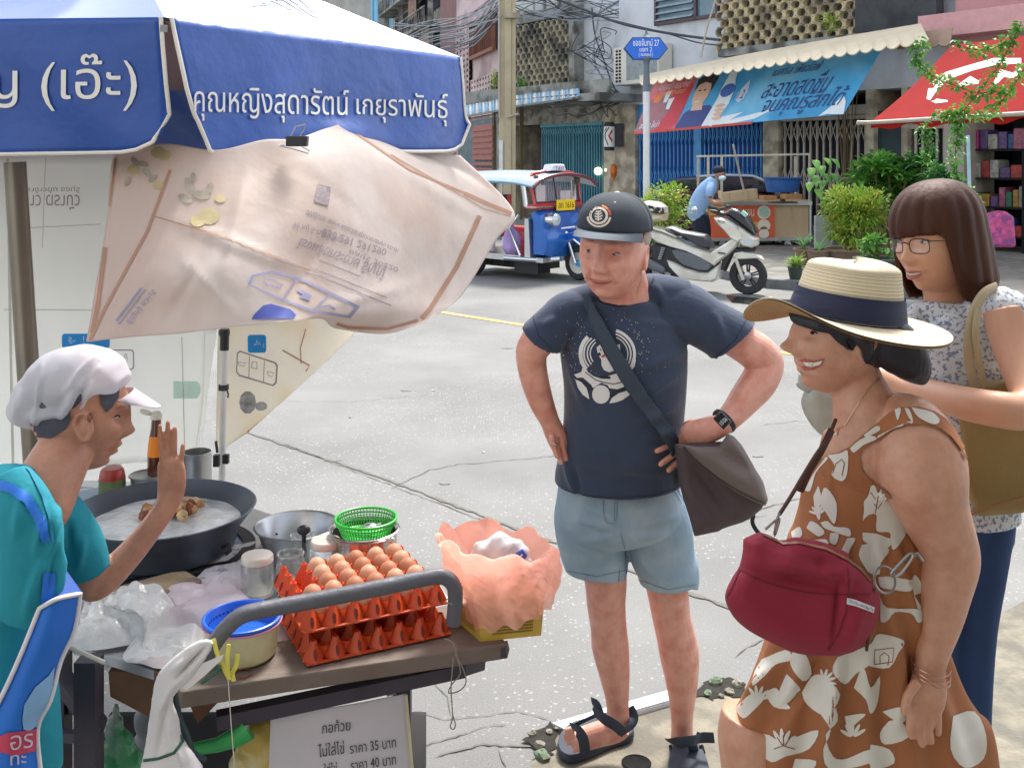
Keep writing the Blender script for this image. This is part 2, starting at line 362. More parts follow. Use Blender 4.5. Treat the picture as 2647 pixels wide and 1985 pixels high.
# joints and cracks of the road slabs
def crack(px, w, seed=0, jig=3, name='road_crack'):
    r = random.Random(seed); q = []
    for i in range(len(px)-1):
        a, c = Vector(px[i]), Vector(px[i+1]); k = max(2, int((c-a).length/14))
        for j in range(k): t = j/k; e = a+(c-a)*t; q.append((e.x+r.uniform(-jig, jig), e.y+r.uniform(-jig, jig)*.6))
    q.append(px[-1]); pts = [Vector(p) for p in gp(q)]; ws = [w*r.uniform(.3, 1.1) for _ in pts]; ws[0] = ws[-1] = w*.2
    lp = stroke([tuple(p) for p in pts], ws); n = len(pts); b = MB(); b.add([(x, y, .004) for x, y in lp], [(i, i+1, 2*n-2-i, 2*n-1-i) for i in range(n-1)])
    o = obj(name, b, M_crack, smooth=False); o['kind'] = 'structure'; return o
crack([(620, 1112), (1000, 1240), (1330, 1366), (1460, 1412), (1800, 1540), (1990, 1610)], .030, 1, 2.2)
crack([(700, 1136), (1000, 1250), (1330, 1378)], .008, 2, 3)
crack([(1010, 1265), (1110, 1215), (1190, 1200), (1320, 1190), (1700, 1148)], .009, 3)
crack([(1920, 1330), (2060, 1290), (2120, 1285)], .009, 4)
crack([(1985, 1330), (1920, 1345), (1760, 1372), (1700, 1400)], .007, 14)
crack([(1075, 1932), (1180, 1905), (1250, 1880), (1310, 1872)], .006, 5)
crack([(1070, 1835), (1150, 1860), (1260, 1850), (1340, 1838), (1420, 1860)], .005, 6)
crack([(1110, 1760), (1160, 1800), (1165, 1850)], .004, 7)
crack([(1130, 1955), (1250, 1925), (1370, 1930), (1400, 1945)], .010, 8)
crack([(1290, 1940), (1310, 1985)], .008, 9)
crack([(1980, 1650), (1930, 1675), (1900, 1700)], .006, 10)
crack([(700, 1036), (900, 1040), (1110, 1020)], .006, 11)
crack([(1970, 1100), (2060, 1088), (2100, 1090)], .008, 12)
M_dark = mat('pit_dark', '2e2b27', 1, var=.3, vs=30, bump=1, bs=40)
ground_patch('pothole', [(1352, 1920), (1392, 1890), (1420, 1872), (1436, 1884), (1440, 1915), (1425, 1955), (1405, 1960), (1390, 1940)], .009, M_dark, .012, 4, 3)
ground_patch('pothole', [(1800, 1792), (1832, 1762), (1880, 1756), (1925, 1768), (1960, 1790), (1915, 1806), (1880, 1802), (1838, 1812), (1808, 1806)], .009, M_dark, .012, 4, 5)
r = random.Random(5)
M_rub = mat('rubble_stone', '8a8778', .9, var=.25, vs=30, bump=.8, bs=60)
M_rub2 = mat('rubble_moss', '6f7d68', .9, var=.3, vs=30, bump=.8, bs=60)
for i, (x, y, sz) in enumerate([(1395, 1935, .022), (1402, 1962, .03), (1375, 1905, .016), (1420, 1900, .014), (1850, 1770, .028), (1885, 1795, .02), (1905, 1775, .024), (1830, 1800, .018), (1935, 1788, .02), (1865, 1806, .012)]):
    b = MB(); b.ball((0, 0, 0), (sz, sz*.8, sz*.55), 7, 5); b.v = [tuple(Vector(v)*r.uniform(.8, 1.2)) for v in b.v]
    g = G(x, y); o = obj('rubble', b, [M_rub, M_rub2][i % 3 == 1], smooth=False); o.location = (g.x, g.y, .012); o.rotation_euler.z = r.uniform(0, 6)
    tag(o, 'small broken stone lying in the broken pavement edge near the feet', 'stone', 'loose stones in the broken pavement edge')
# steel kerb strip
b = MB(); a, c = G(1428, 1872, .02), G(1745, 1782, .02); d = (c-a).normalized(); nn = Vector((d.y, -d.x, 0))*.055
b.prism([a, c, c+nn, a+nn+d*.02], (0, 0, .006)); b.prism([a+nn+d*.02, c+nn, c+nn*1.05, a+nn*1.05+d*.02], (0, 0, -.02))
M_strip = mat('worn_steel_strip', 'c4c8cc', .45, .35, var=.12, vs=20)
tag(obj('edge_strip', b, M_strip), 'pale metal edging strip set in the ground behind the sandals', 'edging strip')
b = MB(); g = G(1645, 1978); b.lathe((g.x, g.y, .012), [(.001, -.004), (.036, -.004), (.042, 0), (.046, -.002)], 28, sy=.95); tag(obj('drain_hole', b, mat('hole_black', '080706', 1, var=0)), 'round black hole in the sandy concrete between the sandals', 'drain hole')
# yellow lines
M_yel = mat('yellow_paint', 'd9b25a', .7, var=.15, vs=20, col2='b5a88a', cs=9, ccut=(.52, .62))
q = [G(960, 787), G(1121, 807), G(1340, 842), G(2028, 916), G(2700, 990)]; b = MB()
for i in range(4): b.add([(q[i].x, q[i].y, .005), (q[i+1].x, q[i+1].y, .005), (q[i+1].x+.02, q[i+1].y+.12, .005), (q[i].x+.02, q[i].y+.12, .005)], [(0, 1, 2, 3)])
struct('road_marking', b, M_yel, smooth=False)
# far pavement with kerb : kerb runs from the right, turns up towards the far facades
M_pav = mat('far_paving', '8c8a84', .85, var=.2, vs=2, bump=.3, bs=30, col2='77746c', cs=3)
M_kerb = mat('kerb_stone', '6e7274', .8, var=.2, vs=8)
kp = [G(2750, 800), G(2100, 752), G(1985, 744), G(1840, 712), G(1700, 660)]
u = Vector((.589, -.809, 0)); kp.append(kp[-1]-u*14+Vector((-.6, 0, 0))); kp.append(kp[-1]-u*60)
pl = [(p.x, p.y) for p in kp]+[(30, 90), (40, 12)]
v, f = fill2d([pl], 0, False); b = MB(); b.add([(x, y, .13) for x, y in v], f); struct('far_pavement', b, M_pav, smooth=False)
b = MB()
for i in range(len(kp)-1): b.bar(kp[i]+Vector((0, 0, .066)), kp[i+1]+Vector((0, 0, .066)), .14, .136)
struct('kerb', b, M_kerb, smooth=False)
M_wet = mat('wet_gutter', '2b2d2e', .12, var=.2, vs=8, spec=.6)
ground_patch('puddle', [(1880, 765), (1960, 772), (2080, 778), (2190, 782), (2190, 800), (2060, 793), (1975, 790), (1890, 783)], .008, M_wet, .02, 5, 8)
r = random.Random(44); M_lit = mat('litter_white', 'd8d6ce', .7, var=.1)
for x, y, z_ in ((1992, 771, .03), (1250, 1170, .012), (905, 1080, .01), (1680, 1240, .01), (1905, 1080, .012), (1120, 1010, .014), (1560, 905, .015), (2010, 1010, .01)):
    b = MB(); b.ball((0, 0, 0), (z_, z_*.7, z_*.4), 8, 5); b.v = [tuple(Vector(v)*r.uniform(.6, 1.3)) for v in b.v]; g = G(x, y); o = obj('litter', b, [M_lit, M_rub][x % 2], smooth=False); o.location = (g.x, g.y, z_*.35); tag(o, 'white crumpled scrap beside the puddle at the scooter front wheel' if x == 1992 else 'tiny scrap lying on the open road', 'litter', 'tiny scraps on the road')
M_stain = mat('road_stain', '74736d', .8, var=.15, vs=12)
for i, (x, y, rx, ry) in enumerate(((1390, 1010, .05, .03), (1150, 1250, .035, .02), (860, 1190, .05, .03), (1960, 1180, .04, .02), (1310, 900, .07, .04), (1240, 1560, .02, .014), (1050, 1010, .05, .03))):
    g = G(x, y); q = rag([(g.x+rx*math.cos(a), g.y+ry*math.sin(a)) for a in [2*PI*k/9 for k in range(9)]], rx*.2, 2, i); v, f = fill2d([q]); b = MB(); b.add([(a, c, .0035) for a, c in v], f); o = obj('road_stain', b, M_stain, smooth=False); o['kind'] = 'structure'
# ================================================================ FAR SIDE OF THE STREET
FA = Vector((3.277, 26.9, 0)); FU = Vector((.589, -.809, 0)); FN = Vector((-.809, -.589, 0))
def ft(px, d=0):      # distance along the facade where the sight line of column px meets the plane offset d towards the road
    k = (px-CX)/F; a = FA+FN*d; return (k*a.y-a.x)/(FU.x-k*FU.y)
def FW(t, z, d=0): return FA+FU*t+FN*d+Vector((0, 0, z))
def fz(px, py, d=0): p = FW(ft(px, d), 0, d); return HC-(py-HY)*p.y/F
FM = Matrix((FU, FN, Vector((0, 0, 1)))).transposed()
def fbox(mb, t0, t1, z0, z1, d0, d1):
    return mb.box(FW((t0+t1)/2, (z0+z1)/2, (d0+d1)/2), (abs(t1-t0), abs(d1-d0), abs(z1-z0)), M=FM)
def pbox(mb, px0, px1, z0, z1, d0, d1): return fbox(mb, ft(px0, d1), ft(px1, d1), z0, z1, d0, d1)
M_white = mat('white_render', 'cdd2d8', .85, var=.12, vs=.9, col2='9a9c9a', cs=.9, ccut=(.5, .75))
M_grime = mat('grimy_concrete', '8e8f8a', .9, var=.3, vs=1.5, col2='55554f', cs=1.6, bump=.4, bs=12)
M_grime2 = mat('grimy_slab', 'a09c92', .9, var=.25, vs=2.5, col2='6a675f', cs=3)
M_beige = mat('beige_render', 'bdb39d', .85, var=.15, vs=3, col2='8f8674', cs=2.5)
M_cream = mat('cream_block', 'b9aa86', .85, var=.15, vs=4, col2='7d7460', cs=3)
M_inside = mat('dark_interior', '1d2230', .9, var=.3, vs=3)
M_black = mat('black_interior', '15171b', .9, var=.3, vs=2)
M_bluegate = mat('blue_gate_paint', '3f87c2', .5, .1, var=.15, vs=4)
M_bluein = mat('blue_gate_sheet', '133c8c', .6, .1, var=.2, vs=3)
M_teal = mat('teal_gate_paint', '4d8da0', .5, .1, var=.2, vs=4)
M_tealin = mat('teal_gate_sheet', '1f4f66', .6, .1, var=.3, vs=3)
M_greygate = mat('grey_gate_paint', 'a49c8f', .5, .1, var=.15, vs=4)
M_pink = mat('pink_render', 'c9b3b3', .85, var=.12, vs=2, col2='a48f8f', cs=1)
M_maroon = mat('maroon_render', '7d5a58', .85, var=.2, vs=2)
M_brownwin = mat('brown_window_wood', '8c5138', .6, var=.2, vs=6)
M_cyan = mat('cyan_sheet', '69b3d6', .6, var=.15, vs=1.2)
def building(name, label, t0, t1, z0, z1, m, d0=-8, d1=0):
    b = MB(); fbox(b, t0, t1, z0, z1, d0, d1); r = thing(name, label, 'building', FW((t0+t1)/2, 0, 0)); obj('wall', b, m, r, smooth=False); return r
def lattice(parent, px0, px1, z0, z1, d, nb, m, min_, name='folding_gate', rows=((0, .18), (.42, .6), (.82, 1)), bw=.035, xs=True):
    """accordion gate: upright bars with crossing links in bands, sheet behind"""
    t0, t1 = ft(px0, d), ft(px1, d); b = MB(); dt = (t1-t0)/nb
    for i in range(nb+1): fbox(b, t0+i*dt-bw/2, t0+i*dt+bw/2, z0, z1, d-.02, d+.02)
    if xs:
        for a, c in rows:
            za, zb = z0+(z1-z0)*a, z0+(z1-z0)*c; nr = max(1, round((zb-za)/.36)); dz = (zb-za)/nr
            for i in range(nb):
                for j in range(nr):
                    p = FW(t0+i*dt, za+j*dz, d+.025); q = FW(t0+(i+1)*dt, za+(j+1)*dz, d+.025); b.bar(p, q, .014, .02)
                    p = FW(t0+i*dt, za+(j+1)*dz, d+.03); q = FW(t0+(i+1)*dt, za+j*dz, d+.03); b.bar(p, q, .014, .02)
    fbox(b, t0-.04, t1+.04, z1, z1+.09, d-.05, d+.05); g = obj(name, b, m, parent, smooth=False)
    b = MB(); fbox(b, t0, t1, z0, z1, d-.14, d-.12); obj('gate_sheet', b, min_, g, smooth=False); return g
# --- shop row right of centre : grey gate shop and blue gate shop with white upper wall
zg = .13; t_l = ft(1590); t_r = ft(2490)
shop = building('shop_house', 'two storey shop house with blue and grey folding gates behind the scooter', t_l, t_r, 3.35, 9.5, M_white, -9, 0)
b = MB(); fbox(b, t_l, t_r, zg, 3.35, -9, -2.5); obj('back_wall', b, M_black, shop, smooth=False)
for a, c in ((1590, 1642), (1972, 2012), (2238, 2258), (2330, 2345)): b = MB(); pbox(b, a, c, zg, 3.35, -2.5, .06); obj('pier', b, M_beige, shop, smooth=False)
lattice(shop, 1646, 1795, zg, 2.75, -.05, 15, M_bluegate, M_bluein)
lattice(shop, 1812, 1968, zg, 2.75, -.05, 14, M_bluegate, M_bluein)
b = MB(); pbox(b, 1795, 1812, zg, 2.8, -.1, 0); pbox(b, 1640, 1970, 2.78, 3.34, -.12, -.03); obj('gate_post', b, M_bluegate, shop, smooth=False)
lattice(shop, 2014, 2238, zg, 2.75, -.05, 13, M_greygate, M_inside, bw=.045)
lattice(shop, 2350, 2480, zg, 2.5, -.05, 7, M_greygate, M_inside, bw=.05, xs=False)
b = MB(); pbox(b, 2258, 2330, zg, 2.9, -.3, -.1); obj('door_panel', b, mat('dark_green_panel', '22363a', .6, var=.2), shop, smooth=False)
b = MB(); pbox(b, 2012, 2260, 2.85, 3.05, -.1, .02); obj('lintel', b, M_greygate, shop, smooth=False)
# louvred window in the white wall
t0, t1 = ft(1694, .05), ft(1858, .05); zb = fz(1775, 57); wz = zb+1.5
wn = MB(); fbox(wn, t0, t1, zb, zb+.08, 0, .1); fbox(wn, t0, t0+.07, zb, wz, 0, .1); fbox(wn, t0+(t1-t0)*.64, t0+(t1-t0)*.64+.08, zb, wz, 0, .1); fbox(wn, t1-.07, t1, zb, wz, 0, .1)
win = obj('window', wn, mat('dark_window_frame', '54434c', .6, var=.2), shop, smooth=False)
b = MB(); fbox(b, t0, t1, zb, wz, .01, .03); obj('glass', b, mat('dusty_glass', '5d7a88', .2, var=.25, vs=2), win, smooth=False)
b = MB()
for i in range(9):
    z = zb+.1+i*.17; t2 = t0+(t1-t0)*.62; M = FM@Matrix.Rotation(math.radians(-35), 3, 'X'); b.box(FW((t0+t2)/2+.03, z+.05, .07), (t2-t0-.08, .14, .015), M=M)
obj('louvre', b, mat('louvre_slat', '9fb0b8', .5, var=.15), win, smooth=False)
# honeycomb screen wall (real blocks)
def honeycomb(name, px0, px1, z0, z1, d, m, w, h, parent, back, rim=.72):
    t0, t1 = ft(px0, d), ft(px1, d); b = MB(); nr = int((z1-z0)/h/.78); 
    for j in range(nr+1):
        z = z0+j*h*.78; i = 0
        while True:
            t = t0+i*w+(w/2 if j % 2 else 0)
            if t > t1: break
            hx = [(-.5, -.17), (-.27, -.5), (.27, -.5), (.5, -.17), (.5, .17), (.27, .5), (-.27, .5), (-.5, .17)]
            o = [FW(t+x*w, z+y*h*1.02, d) for x, y in hx]; q = [FW(t+x*w*rim, z+y*h*rim, d) for x, y in hx]; o2 = [FW(t+x*w*rim*.85, z+y*h*rim*.85, d-.14) for x, y in hx]
            n = len(hx); b.add(o+q+o2, [(k, (k+1) % n, n+(k+1) % n, n+k) for k in range(n)]+[(n+k, n+(k+1) % n, 2*n+(k+1) % n, 2*n+k) for k in range(n)]); i += 1
    o = obj(name, b, m, parent, smooth=False)
    b = MB(); fbox(b, t0, t1, z0, z1, d-.22, d-.16); obj('screen_back', b, back, o, smooth=False)
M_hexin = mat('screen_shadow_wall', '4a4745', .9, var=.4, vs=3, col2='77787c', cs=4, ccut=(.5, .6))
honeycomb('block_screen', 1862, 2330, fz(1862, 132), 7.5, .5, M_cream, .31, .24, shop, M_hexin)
b = MB(); pbox(b, 1856, 2490, fz(1862, 150)-.05, fz(1862, 136), 0, .52); obj('balcony_ledge', b, M_grime, shop, smooth=False)
# long cream corrugated canopy with scalloped lower edge
def canopy(name, label, pts_top, pts_bot, s_top, s_bot, m, cat, nscal, amp, th=.01, parts=None, group=None, sc=1):
    """pts in photo px for ends (left, right); s = scale at left, right"""
    (x0, y0), (x1, y1) = pts_top; (x2, y2), (x3, y3) = pts_bot
    T0, T1, B0, B1 = P(x0, y0, s_top[0]), P(x1, y1, s_top[1]), P(x2, y2, s_bot[0]), P(x3, y3, s_bot[1]); n = nscal*8
    def fn(u, v):
        p = (T0*(1-u)+T1*u)*(1-v)+(B0*(1-u)+B1*u)*v
        p.y += .012*math.sin(u*nscal*2*PI); p.z += .04*(1-v)*math.sin(u*3)
        if v > .99: p.z -= amp*sc*abs(math.sin(u*nscal*PI))
        return p
    b = MB(); b.grid(fn, n, 4, th); return b
b = canopy('', '', [(1652, 196), (2380, 62)], [(1655, 214), (2400, 101)], (103, 138), (114, 150), M_beige, '', 26, .075, .02)
cp = obj('shop_canopy', b, mat('cream_canopy_sheet', 'd8cbb0', .6, var=.1, vs=2), None); tag(cp, 'long cream corrugated canopy with scalloped edge above the blue advertising banner', 'canopy')
b = MB(); b.grid(lambda u, v: P(1640-12*math.cos(v*PI/2)+30*0, 226-60*0, 104)+Vector((.55*u*math.cos(v*1.4)*.0, 0, 0))+Vector((u*.75, 0, .34*math.sin(v*PI/2)*(1-0*u)))*1, 3, 8, .02)
# ---- advertising banner hung in front (a real flat banner)
bq = [(1694, 211), (2282, 124), (2180, 296), (1640, 344)]; bs_ = (106, 136, 133, 107)
def banner_p(u, v, d=0):      # u across, v down
    tl, tr, br, bl = [P(q[0], q[1], s) for q, s in zip(bq, bs_)]
    p = (tl*(1-u)+tr*u)*(1-v)+(bl*(1-u)+br*u)*v; return p+Vector((-.5, -.86, 0))*(d+.02*math.sin(9*u+2*v))
ban = thing('advertising_banner', 'blue and red advertising banner with white bottle and Thai lettering under the cream canopy', 'banner', banner_p(.5, .5))
b = MB(); b.grid(lambda u, v: banner_p(u, v), 40, 6, .006); M_ban = mat('banner_blue', '3fa6e0', .5, var=.25, vs=.8, col2='8fd0f2', cs=.7, ccut=(.45, .7)); obj('sheet', b, M_ban, ban)
def on_banner(name, loops, m, d, par=ban, step=.05, wind=False):
    v, f = fill2d(loops, step, wind); b = MB(); b.add([banner_p(x, y, d) for x, y in v], [tuple(reversed(t)) for t in f]); return obj(name, b, m, par)
R_ = lambda x0, y0, x1, y1, k=0: [(x0, y0), (x1, y0), (x1-k, y1), (x0-k, y1)]
M_bred = mat('banner_red', 'd2434f', .5, var=.2, vs=1.5, col2='e58a8e', cs=1); M_bwhite = mat('banner_white', 'eaf3fa', .5, var=.06); M_bnavy = mat('banner_navy', '3e4f8e', .5, var=.1)
M_bskin = mat('banner_skin', 'e8bfa8', .5, var=.06); M_bhair = mat('banner_hair', '33333d', .5)
on_banner('red_panel', [[(0, 0), (.235, 0), (.225, 1), (0, 1)]], M_bred, .008)
on_banner('cola_area', [[(.0, .42), (.12, .3), (.16, .62), (.11, 1), (0, 1)]], mat('banner_dark_red', 'a5707a', .5, var=.2, vs=3), .011)
for x, y in ((.095, .26), (.125, .4)): on_banner('cup', [[(x, y), (x+.03, y-.02), (x+.024, y+.2), (x+.006, y+.2)]], M_bwhite, .014)
on_banner('drops', [circ(.06, .36, .022, .09, 16)], mat('banner_orange', 'e7864c', .5), .014)
on_banner('portrait_shirt', [[(.225, 1), (.24, .72), (.28, .62), (.36, .6), (.4, .74), (.395, 1)]], M_bnavy, .010)
on_banner('portrait_face', [circ(.292, .36, .038, .27, 24, rot=0), [(.275, .55), (.32, .55), (.33, .68), (.27, .68)]], M_bskin, .013, wind=True)
on_banner('portrait_hair', [[(.25, .3), (.245, .1), (.27, .02), (.32, 0), (.345, .08), (.335, .34), (.322, .2), (.29, .16), (.262, .2)]], M_bhair, .016)
on_banner('portrait_smile', [circ(.286, .5, .014, .03, 12, 0, PI)], M_bwhite, .017)
for x in (.277, .302): on_banner('portrait_eye', [circ(x, .31, .007, .016, 8)], M_bhair, .017)
on_banner('bottle', [[(.395, .04), (.425, .02), (.435, .2), (.452, .34), (.455, .62), (.425, 1), (.365, 1), (.385, .5), (.385, .3)]], M_bwhite, .012)
on_banner('bottle_label', [circ(.42, .37, .034, .12, 20)], mat('banner_label_blue', '4a6fc0', .5), .015)
for k in range(4): on_banner('finger', [circ(.418+.003*k, .64+.075*k, .024, .035, 12)], M_bskin, .016)
on_banner('water_drop', [[(.508, .22), (.522, .42), (.518, .56), (.5, .62), (.48, .56), (.476, .44)]], mat('banner_pale', 'c8d8f0', .5), .012)
on_banner('splash', [[(.3, 1), (.42, .86), (.55, .8), (.5, .92), (.62, .84), (.7, .78), (.62, .94), (.5, 1)]], M_bwhite, .009)
on_banner('folded_corner', [[(.955, .68), (.98, .8), (1, 1), (.93, .97), (.9, 1.0), (.94, .8)]], M_bwhite, .012)
on_banner('rod', [[(.0, .985), (.62, .985), (.62, 1.03), (0, 1.03)]], mat('red_rod', 'c9452e', .5), .012)
def btxt(t, u0, v0, u1, v1, m, bold=.0, sh=.2, d=.02, sl=0, nm='lettering'):
    vv, ff, a = text2d(t, bold, .2, sh); b = MB(); b.add([banner_p(u0+(u1-u0)*x, v1+(v0-v1)*y+sl*(x-.5), d) for x, y in vv], ff); obj(nm, b, m, ban)
M_btx = mat('banner_letter_navy', '33427a', .5)
for m_, o_, bo in ((M_bwhite, 0, .05), (M_btx, .006, .005)):
    btxt('สะอาดสดชื่น', .60, .24, .875, .60, m_, bo, d=.016+o_); btxt('จนคุณรู้สึกได้', .635, .54, .965, .93, m_, bo, d=.016+o_)
btxt('เนสท์เล่ เพียวไลฟ์', .60, .06, .80, .22, M_btx, 0, d=.02); btxt('1.2', .482, .4, .512, .55, M_btx, .02, 0); btxt('อร่อยซ่า แบบใหม่', .045, .05, .21, .2, M_bwhite, .02, d=.02)
btxt('โคคา-โคล่า', .1, .2, .2, .32, mat('banner_cream', 'f0c98c', .5), .02, d=.02); btxt('สปาร์ก โคล่า', .02, .8, .13, .93, M_bwhite, .01, d=.02)
# ---- left part : pier, teal gate shop, concrete canopy slab, grey honeycomb, striped awnings
t2 = ft(1286)
teal = building('corner_shop', 'grimy corner shop house with teal folding gate behind the tuk-tuk', t2, t_l, 3.6, 9.5, M_white, -9, -.02)
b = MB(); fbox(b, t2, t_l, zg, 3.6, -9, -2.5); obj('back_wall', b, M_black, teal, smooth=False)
for a, c in ((1560, 1592), (1286, 1330)): b = MB(); pbox(b, a, c, zg, 3.6, -2, .02); obj('pier', b, M_beige, teal, smooth=False)
lattice(teal, 1402, 1480, zg, 2.86, -.1, 13, M_teal, M_tealin, rows=((0, .1), (.9, 1)), bw=.03)
lattice(teal, 1484, 1558, zg, 2.86, -.1, 11, M_teal, M_tealin, rows=((0, .1), (.9, 1)), bw=.03)
b = MB(); pbox(b, 1330, 1400, zg, 2.6, -1.2, -.9); obj('side_wall', b, mat('mauve_panel', '6f5d68', .8, var=.2), teal, smooth=False)
b = MB(); pbox(b, 1330, 1560, 2.95, 3.6, -.3, .0); obj('lintel', b, M_grime2, teal, smooth=False)
b = MB(); fbox(b, ft(1240), ft(1660), 3.42, 3.62, 0, 1.5); fbox(b, ft(1240), ft(1655), 3.62, 4.0, 1.0, 1.1); obj('canopy_slab', b, M_grime, teal, smooth=False)
honeycomb('block_screen', 1332, 1478, 4.15, 6.0, .3, mat('grey_block', 'a8a08c', .9, var=.25, vs=3, col2='5d5c58', cs=2), .27, .22, teal, M_black, .74)
b = MB(); pbox(b, 1470, 1484, 4.0, 9, 0, .35); pbox(b, 1328, 1480, 6.0, 6.3, .0, .35); obj('pilaster', b, M_grime, teal, smooth=False)
b = MB()
for x in (1402, 1440, 1466): pbox(b, x, x+4, 6.3, 7.6, .1, .2)
pbox(b, 1332, 1478, 7.1, 7.2, .1, .2); obj('railing', b, M_grime, teal, smooth=False)
b = MB(); pbox(b, 1340, 1378, 6.3, 8.5, -.05, .05); pbox(b, 1420, 1470, 6.5, 8.5, -.05, .03); obj('shutter', b, mat('pale_shutter', 'b8bdb8', .7, var=.2), teal, smooth=False)
def striped(name, label, px0, px1, ytl, ytr, ybl, ybr, sa, sb):
    T0, T1, B0, B1 = P(px0, ytl, sa), P(px1, ytr, sb), P(px0, ybl, sa+5), P(px1, ybr, sb+5); n = 14; r_ = thing(name, label, 'awning', (T0+B1)/2)
    ms = [mat('awning_white', 'd6dcdc', .6, var=.12), mat('awning_blue', '8fb8d4', .6, var=.12)]; b = MB()
    for i in range(n*4):
        u0, u1 = i/n/4, (i+1)/n/4; f = lambda u, v: (T0*(1-u)+T1*u)*(1-v)+(B0*(1-u)+B1*u)*v+Vector((0, -.03*math.sin(u*n*2*PI), -.04*v*math.sin(u*n*2*PI)))
        b.mi = (i//4) % 2; b.add([f(u0, 0), f(u1, 0), f(u1, 1), f(u0, 1)], [(0, 1, 2, 3)])
    o = obj('corrugated_sheet', b, ms, r_); so_ = o.modifiers.new('thick', 'SOLIDIFY'); so_.thickness = .015
    b = MB(); b.bar(B0, B1, .05); b.bar(T0, T1, .05); obj('frame', b, M_grime, r_, smooth=False)
striped('striped_awning', 'blue and white striped corrugated awning right of the utility pole', 1332, 1498, 246, 214, 276, 252, 88, 94)
striped('striped_awning', 'faded striped awning between the umbrella and the utility pole', 1180, 1298, 278, 256, 306, 285, 84, 88)
# ---- pink block-screen house and farther row on the left (recedes more steeply)
def pbuild(name, label, x0, x1, s0, s1, z0, z1, m, depth=6):
    a, c = Vector(((x0-CX)/s0, F/s0, 0)), Vector(((x1-CX)/s1, F/s1, 0)); d = (c-a).normalized(); nn = Vector((-d.y, d.x, 0)); nn = nn if nn.y > 0 else -nn
    r_ = thing(name, label, 'building', (a+c)/2); b = MB(); b.prism([a+Vector((0, 0, z0)), c+Vector((0, 0, z0)), c+nn*depth+Vector((0, 0, z0)), a+nn*depth+Vector((0, 0, z0))], (0, 0, z1-z0)); obj('wall', b, m, r_, smooth=False)
    def W(px, z, off=0):
        k = (px-CX)/F; t = (k*a.y-a.x)/(d.x-k*d.y); p = a+d*t; return Vector((p.x, p.y, z))-nn*off
    return r_, W
pk, W = pbuild('pink_house', 'pink house with pierced block screen and brown wooden window left of the utility pole', 1180, 1312, 66, 82, 0, 9, M_pink)
def zq(W, px, py): p = W(px, 0); return HC-(py-HY)*p.y/F
def pierced(W, x0, x1, z0, z1, n, rows, par, off):
    b = MB(); m_in = MB()
    for i in range(n):
        for j in range(rows):
            xa, xb = x0+(x1-x0)*i/n, x0+(x1-x0)*(i+1)/n; za, zb = z0+(z1-z0)*j/rows, z0+(z1-z0)*(j+1)/rows
            A, B = W(xa, za, off), W(xb, za, off); cc = (A+B)/2+Vector((0, 0, (zb-za)/2)); d = (B-A); w_ = d.length; d.normalize(); h_ = zb-za
            ho = [cc+d*(w_*.30*math.cos(t))+Vector((0, 0, h_*.30*math.sin(t))) for t in [PI/8+2*PI*q/8 for q in range(8)]]
            sq = [cc+d*(w_*.5*x)+Vector((0, 0, h_*.5*y)) for x, y in ((1, .41), (.41, 1), (-.41, 1), (-1, .41), (-1, -.41), (-.41, -1), (.41, -1), (1, -.41))]
            co = [cc+d*(w_*.5*x)+Vector((0, 0, h_*.5*y)) for x, y in ((1, 1), (-1, 1), (-1, -1), (1, -1))]
            b.add(sq+ho+co, [(k, (k+1) % 8, 8+(k+1) % 8, 8+k) for k in range(8)]+[(16, 1, 0), (17, 3, 2), (18, 5, 4), (19, 7, 6)])
            nn = Vector((-d.y, d.x, 0)); nn = nn if nn.y > 0 else -nn; hb = [p+nn*.09 for p in ho]; b.add(ho+hb, [(k, (k+1) % 8, 8+(k+1) % 8, 8+k) for k in range(8)])
    o = obj('pierced_screen', b, M_pink, par, smooth=False); b = MB(); z = Vector((0, 0, 1)); b.add([W(x0, z0, off-.09), W(x1, z0, off-.09), W(x1, z1, off-.09), W(x0, z1, off-.09)], [(0, 1, 2, 3)]); obj('screen_back', b, M_black, o, smooth=False)
pierced(W, 1187, 1222, 3.4, 6.9, 4, 17, pk, .14); pierced(W, 1226, 1292, 3.4, 4.75, 9, 7, pk, .14)
b = MB(); f_ = lambda x, z, o=.15: W(x, z, o)
z0w, z1w = zq(W, 1255, 140), zq(W, 1255, 52)
for x0, x1 in ((1226, 1230), (1248, 1251), (1284, 1289)): b.bar(f_((x0+x1)/2, z0w), f_((x0+x1)/2, z1w), .10, .08)
for z in (z0w, z1w): b.bar(f_(1226, z), f_(1289, z), .12, .12)
for i in range(12): x = 1229+i*5; b.bar(f_(x, z0w, .12), f_(x, z1w, .12), .03)
wo = obj('window', b, M_brownwin, pk, smooth=False); b = MB(); b.add([f_(1226, z0w, .05), f_(1289, z0w, .05), f_(1289, z1w, .05), f_(1226, z1w, .05)], [(0, 1, 2, 3)]); obj('shutter', b, mat('window_dark_wood', '4f2f26', .7, var=.3), wo, smooth=False)
b = MB(); b.prism([W(1230, 1.9+.0, .05), W(1283, 1.9, .05), W(1283, 3.1, .05), W(1230, 3.1, .05)], FN*.05)
for i in range(8): z = 1.55+i*.2; b.bar(W(1230, z, .12), W(1283, z, .12), .03, .12)
obj('roller_shutter', b, mat('rust_shutter', '93564b', .7, var=.2, vs=5), pk, smooth=False)
b = MB(); b.prism([W(1186, 0, .02), W(1312, 0, .02), W(1312, 3.3, .02), W(1186, 3.3, .02)], FN*.02); obj('ground_floor', b, mat('blue_grey_wall', '5d6a70', .85, var=.3, vs=3), pk, smooth=False)
mr, W2 = pbuild('maroon_house', 'narrow maroon house squeezed left of the pink block screen', 1138, 1186, 58, 64, 0, 9.2, M_maroon)
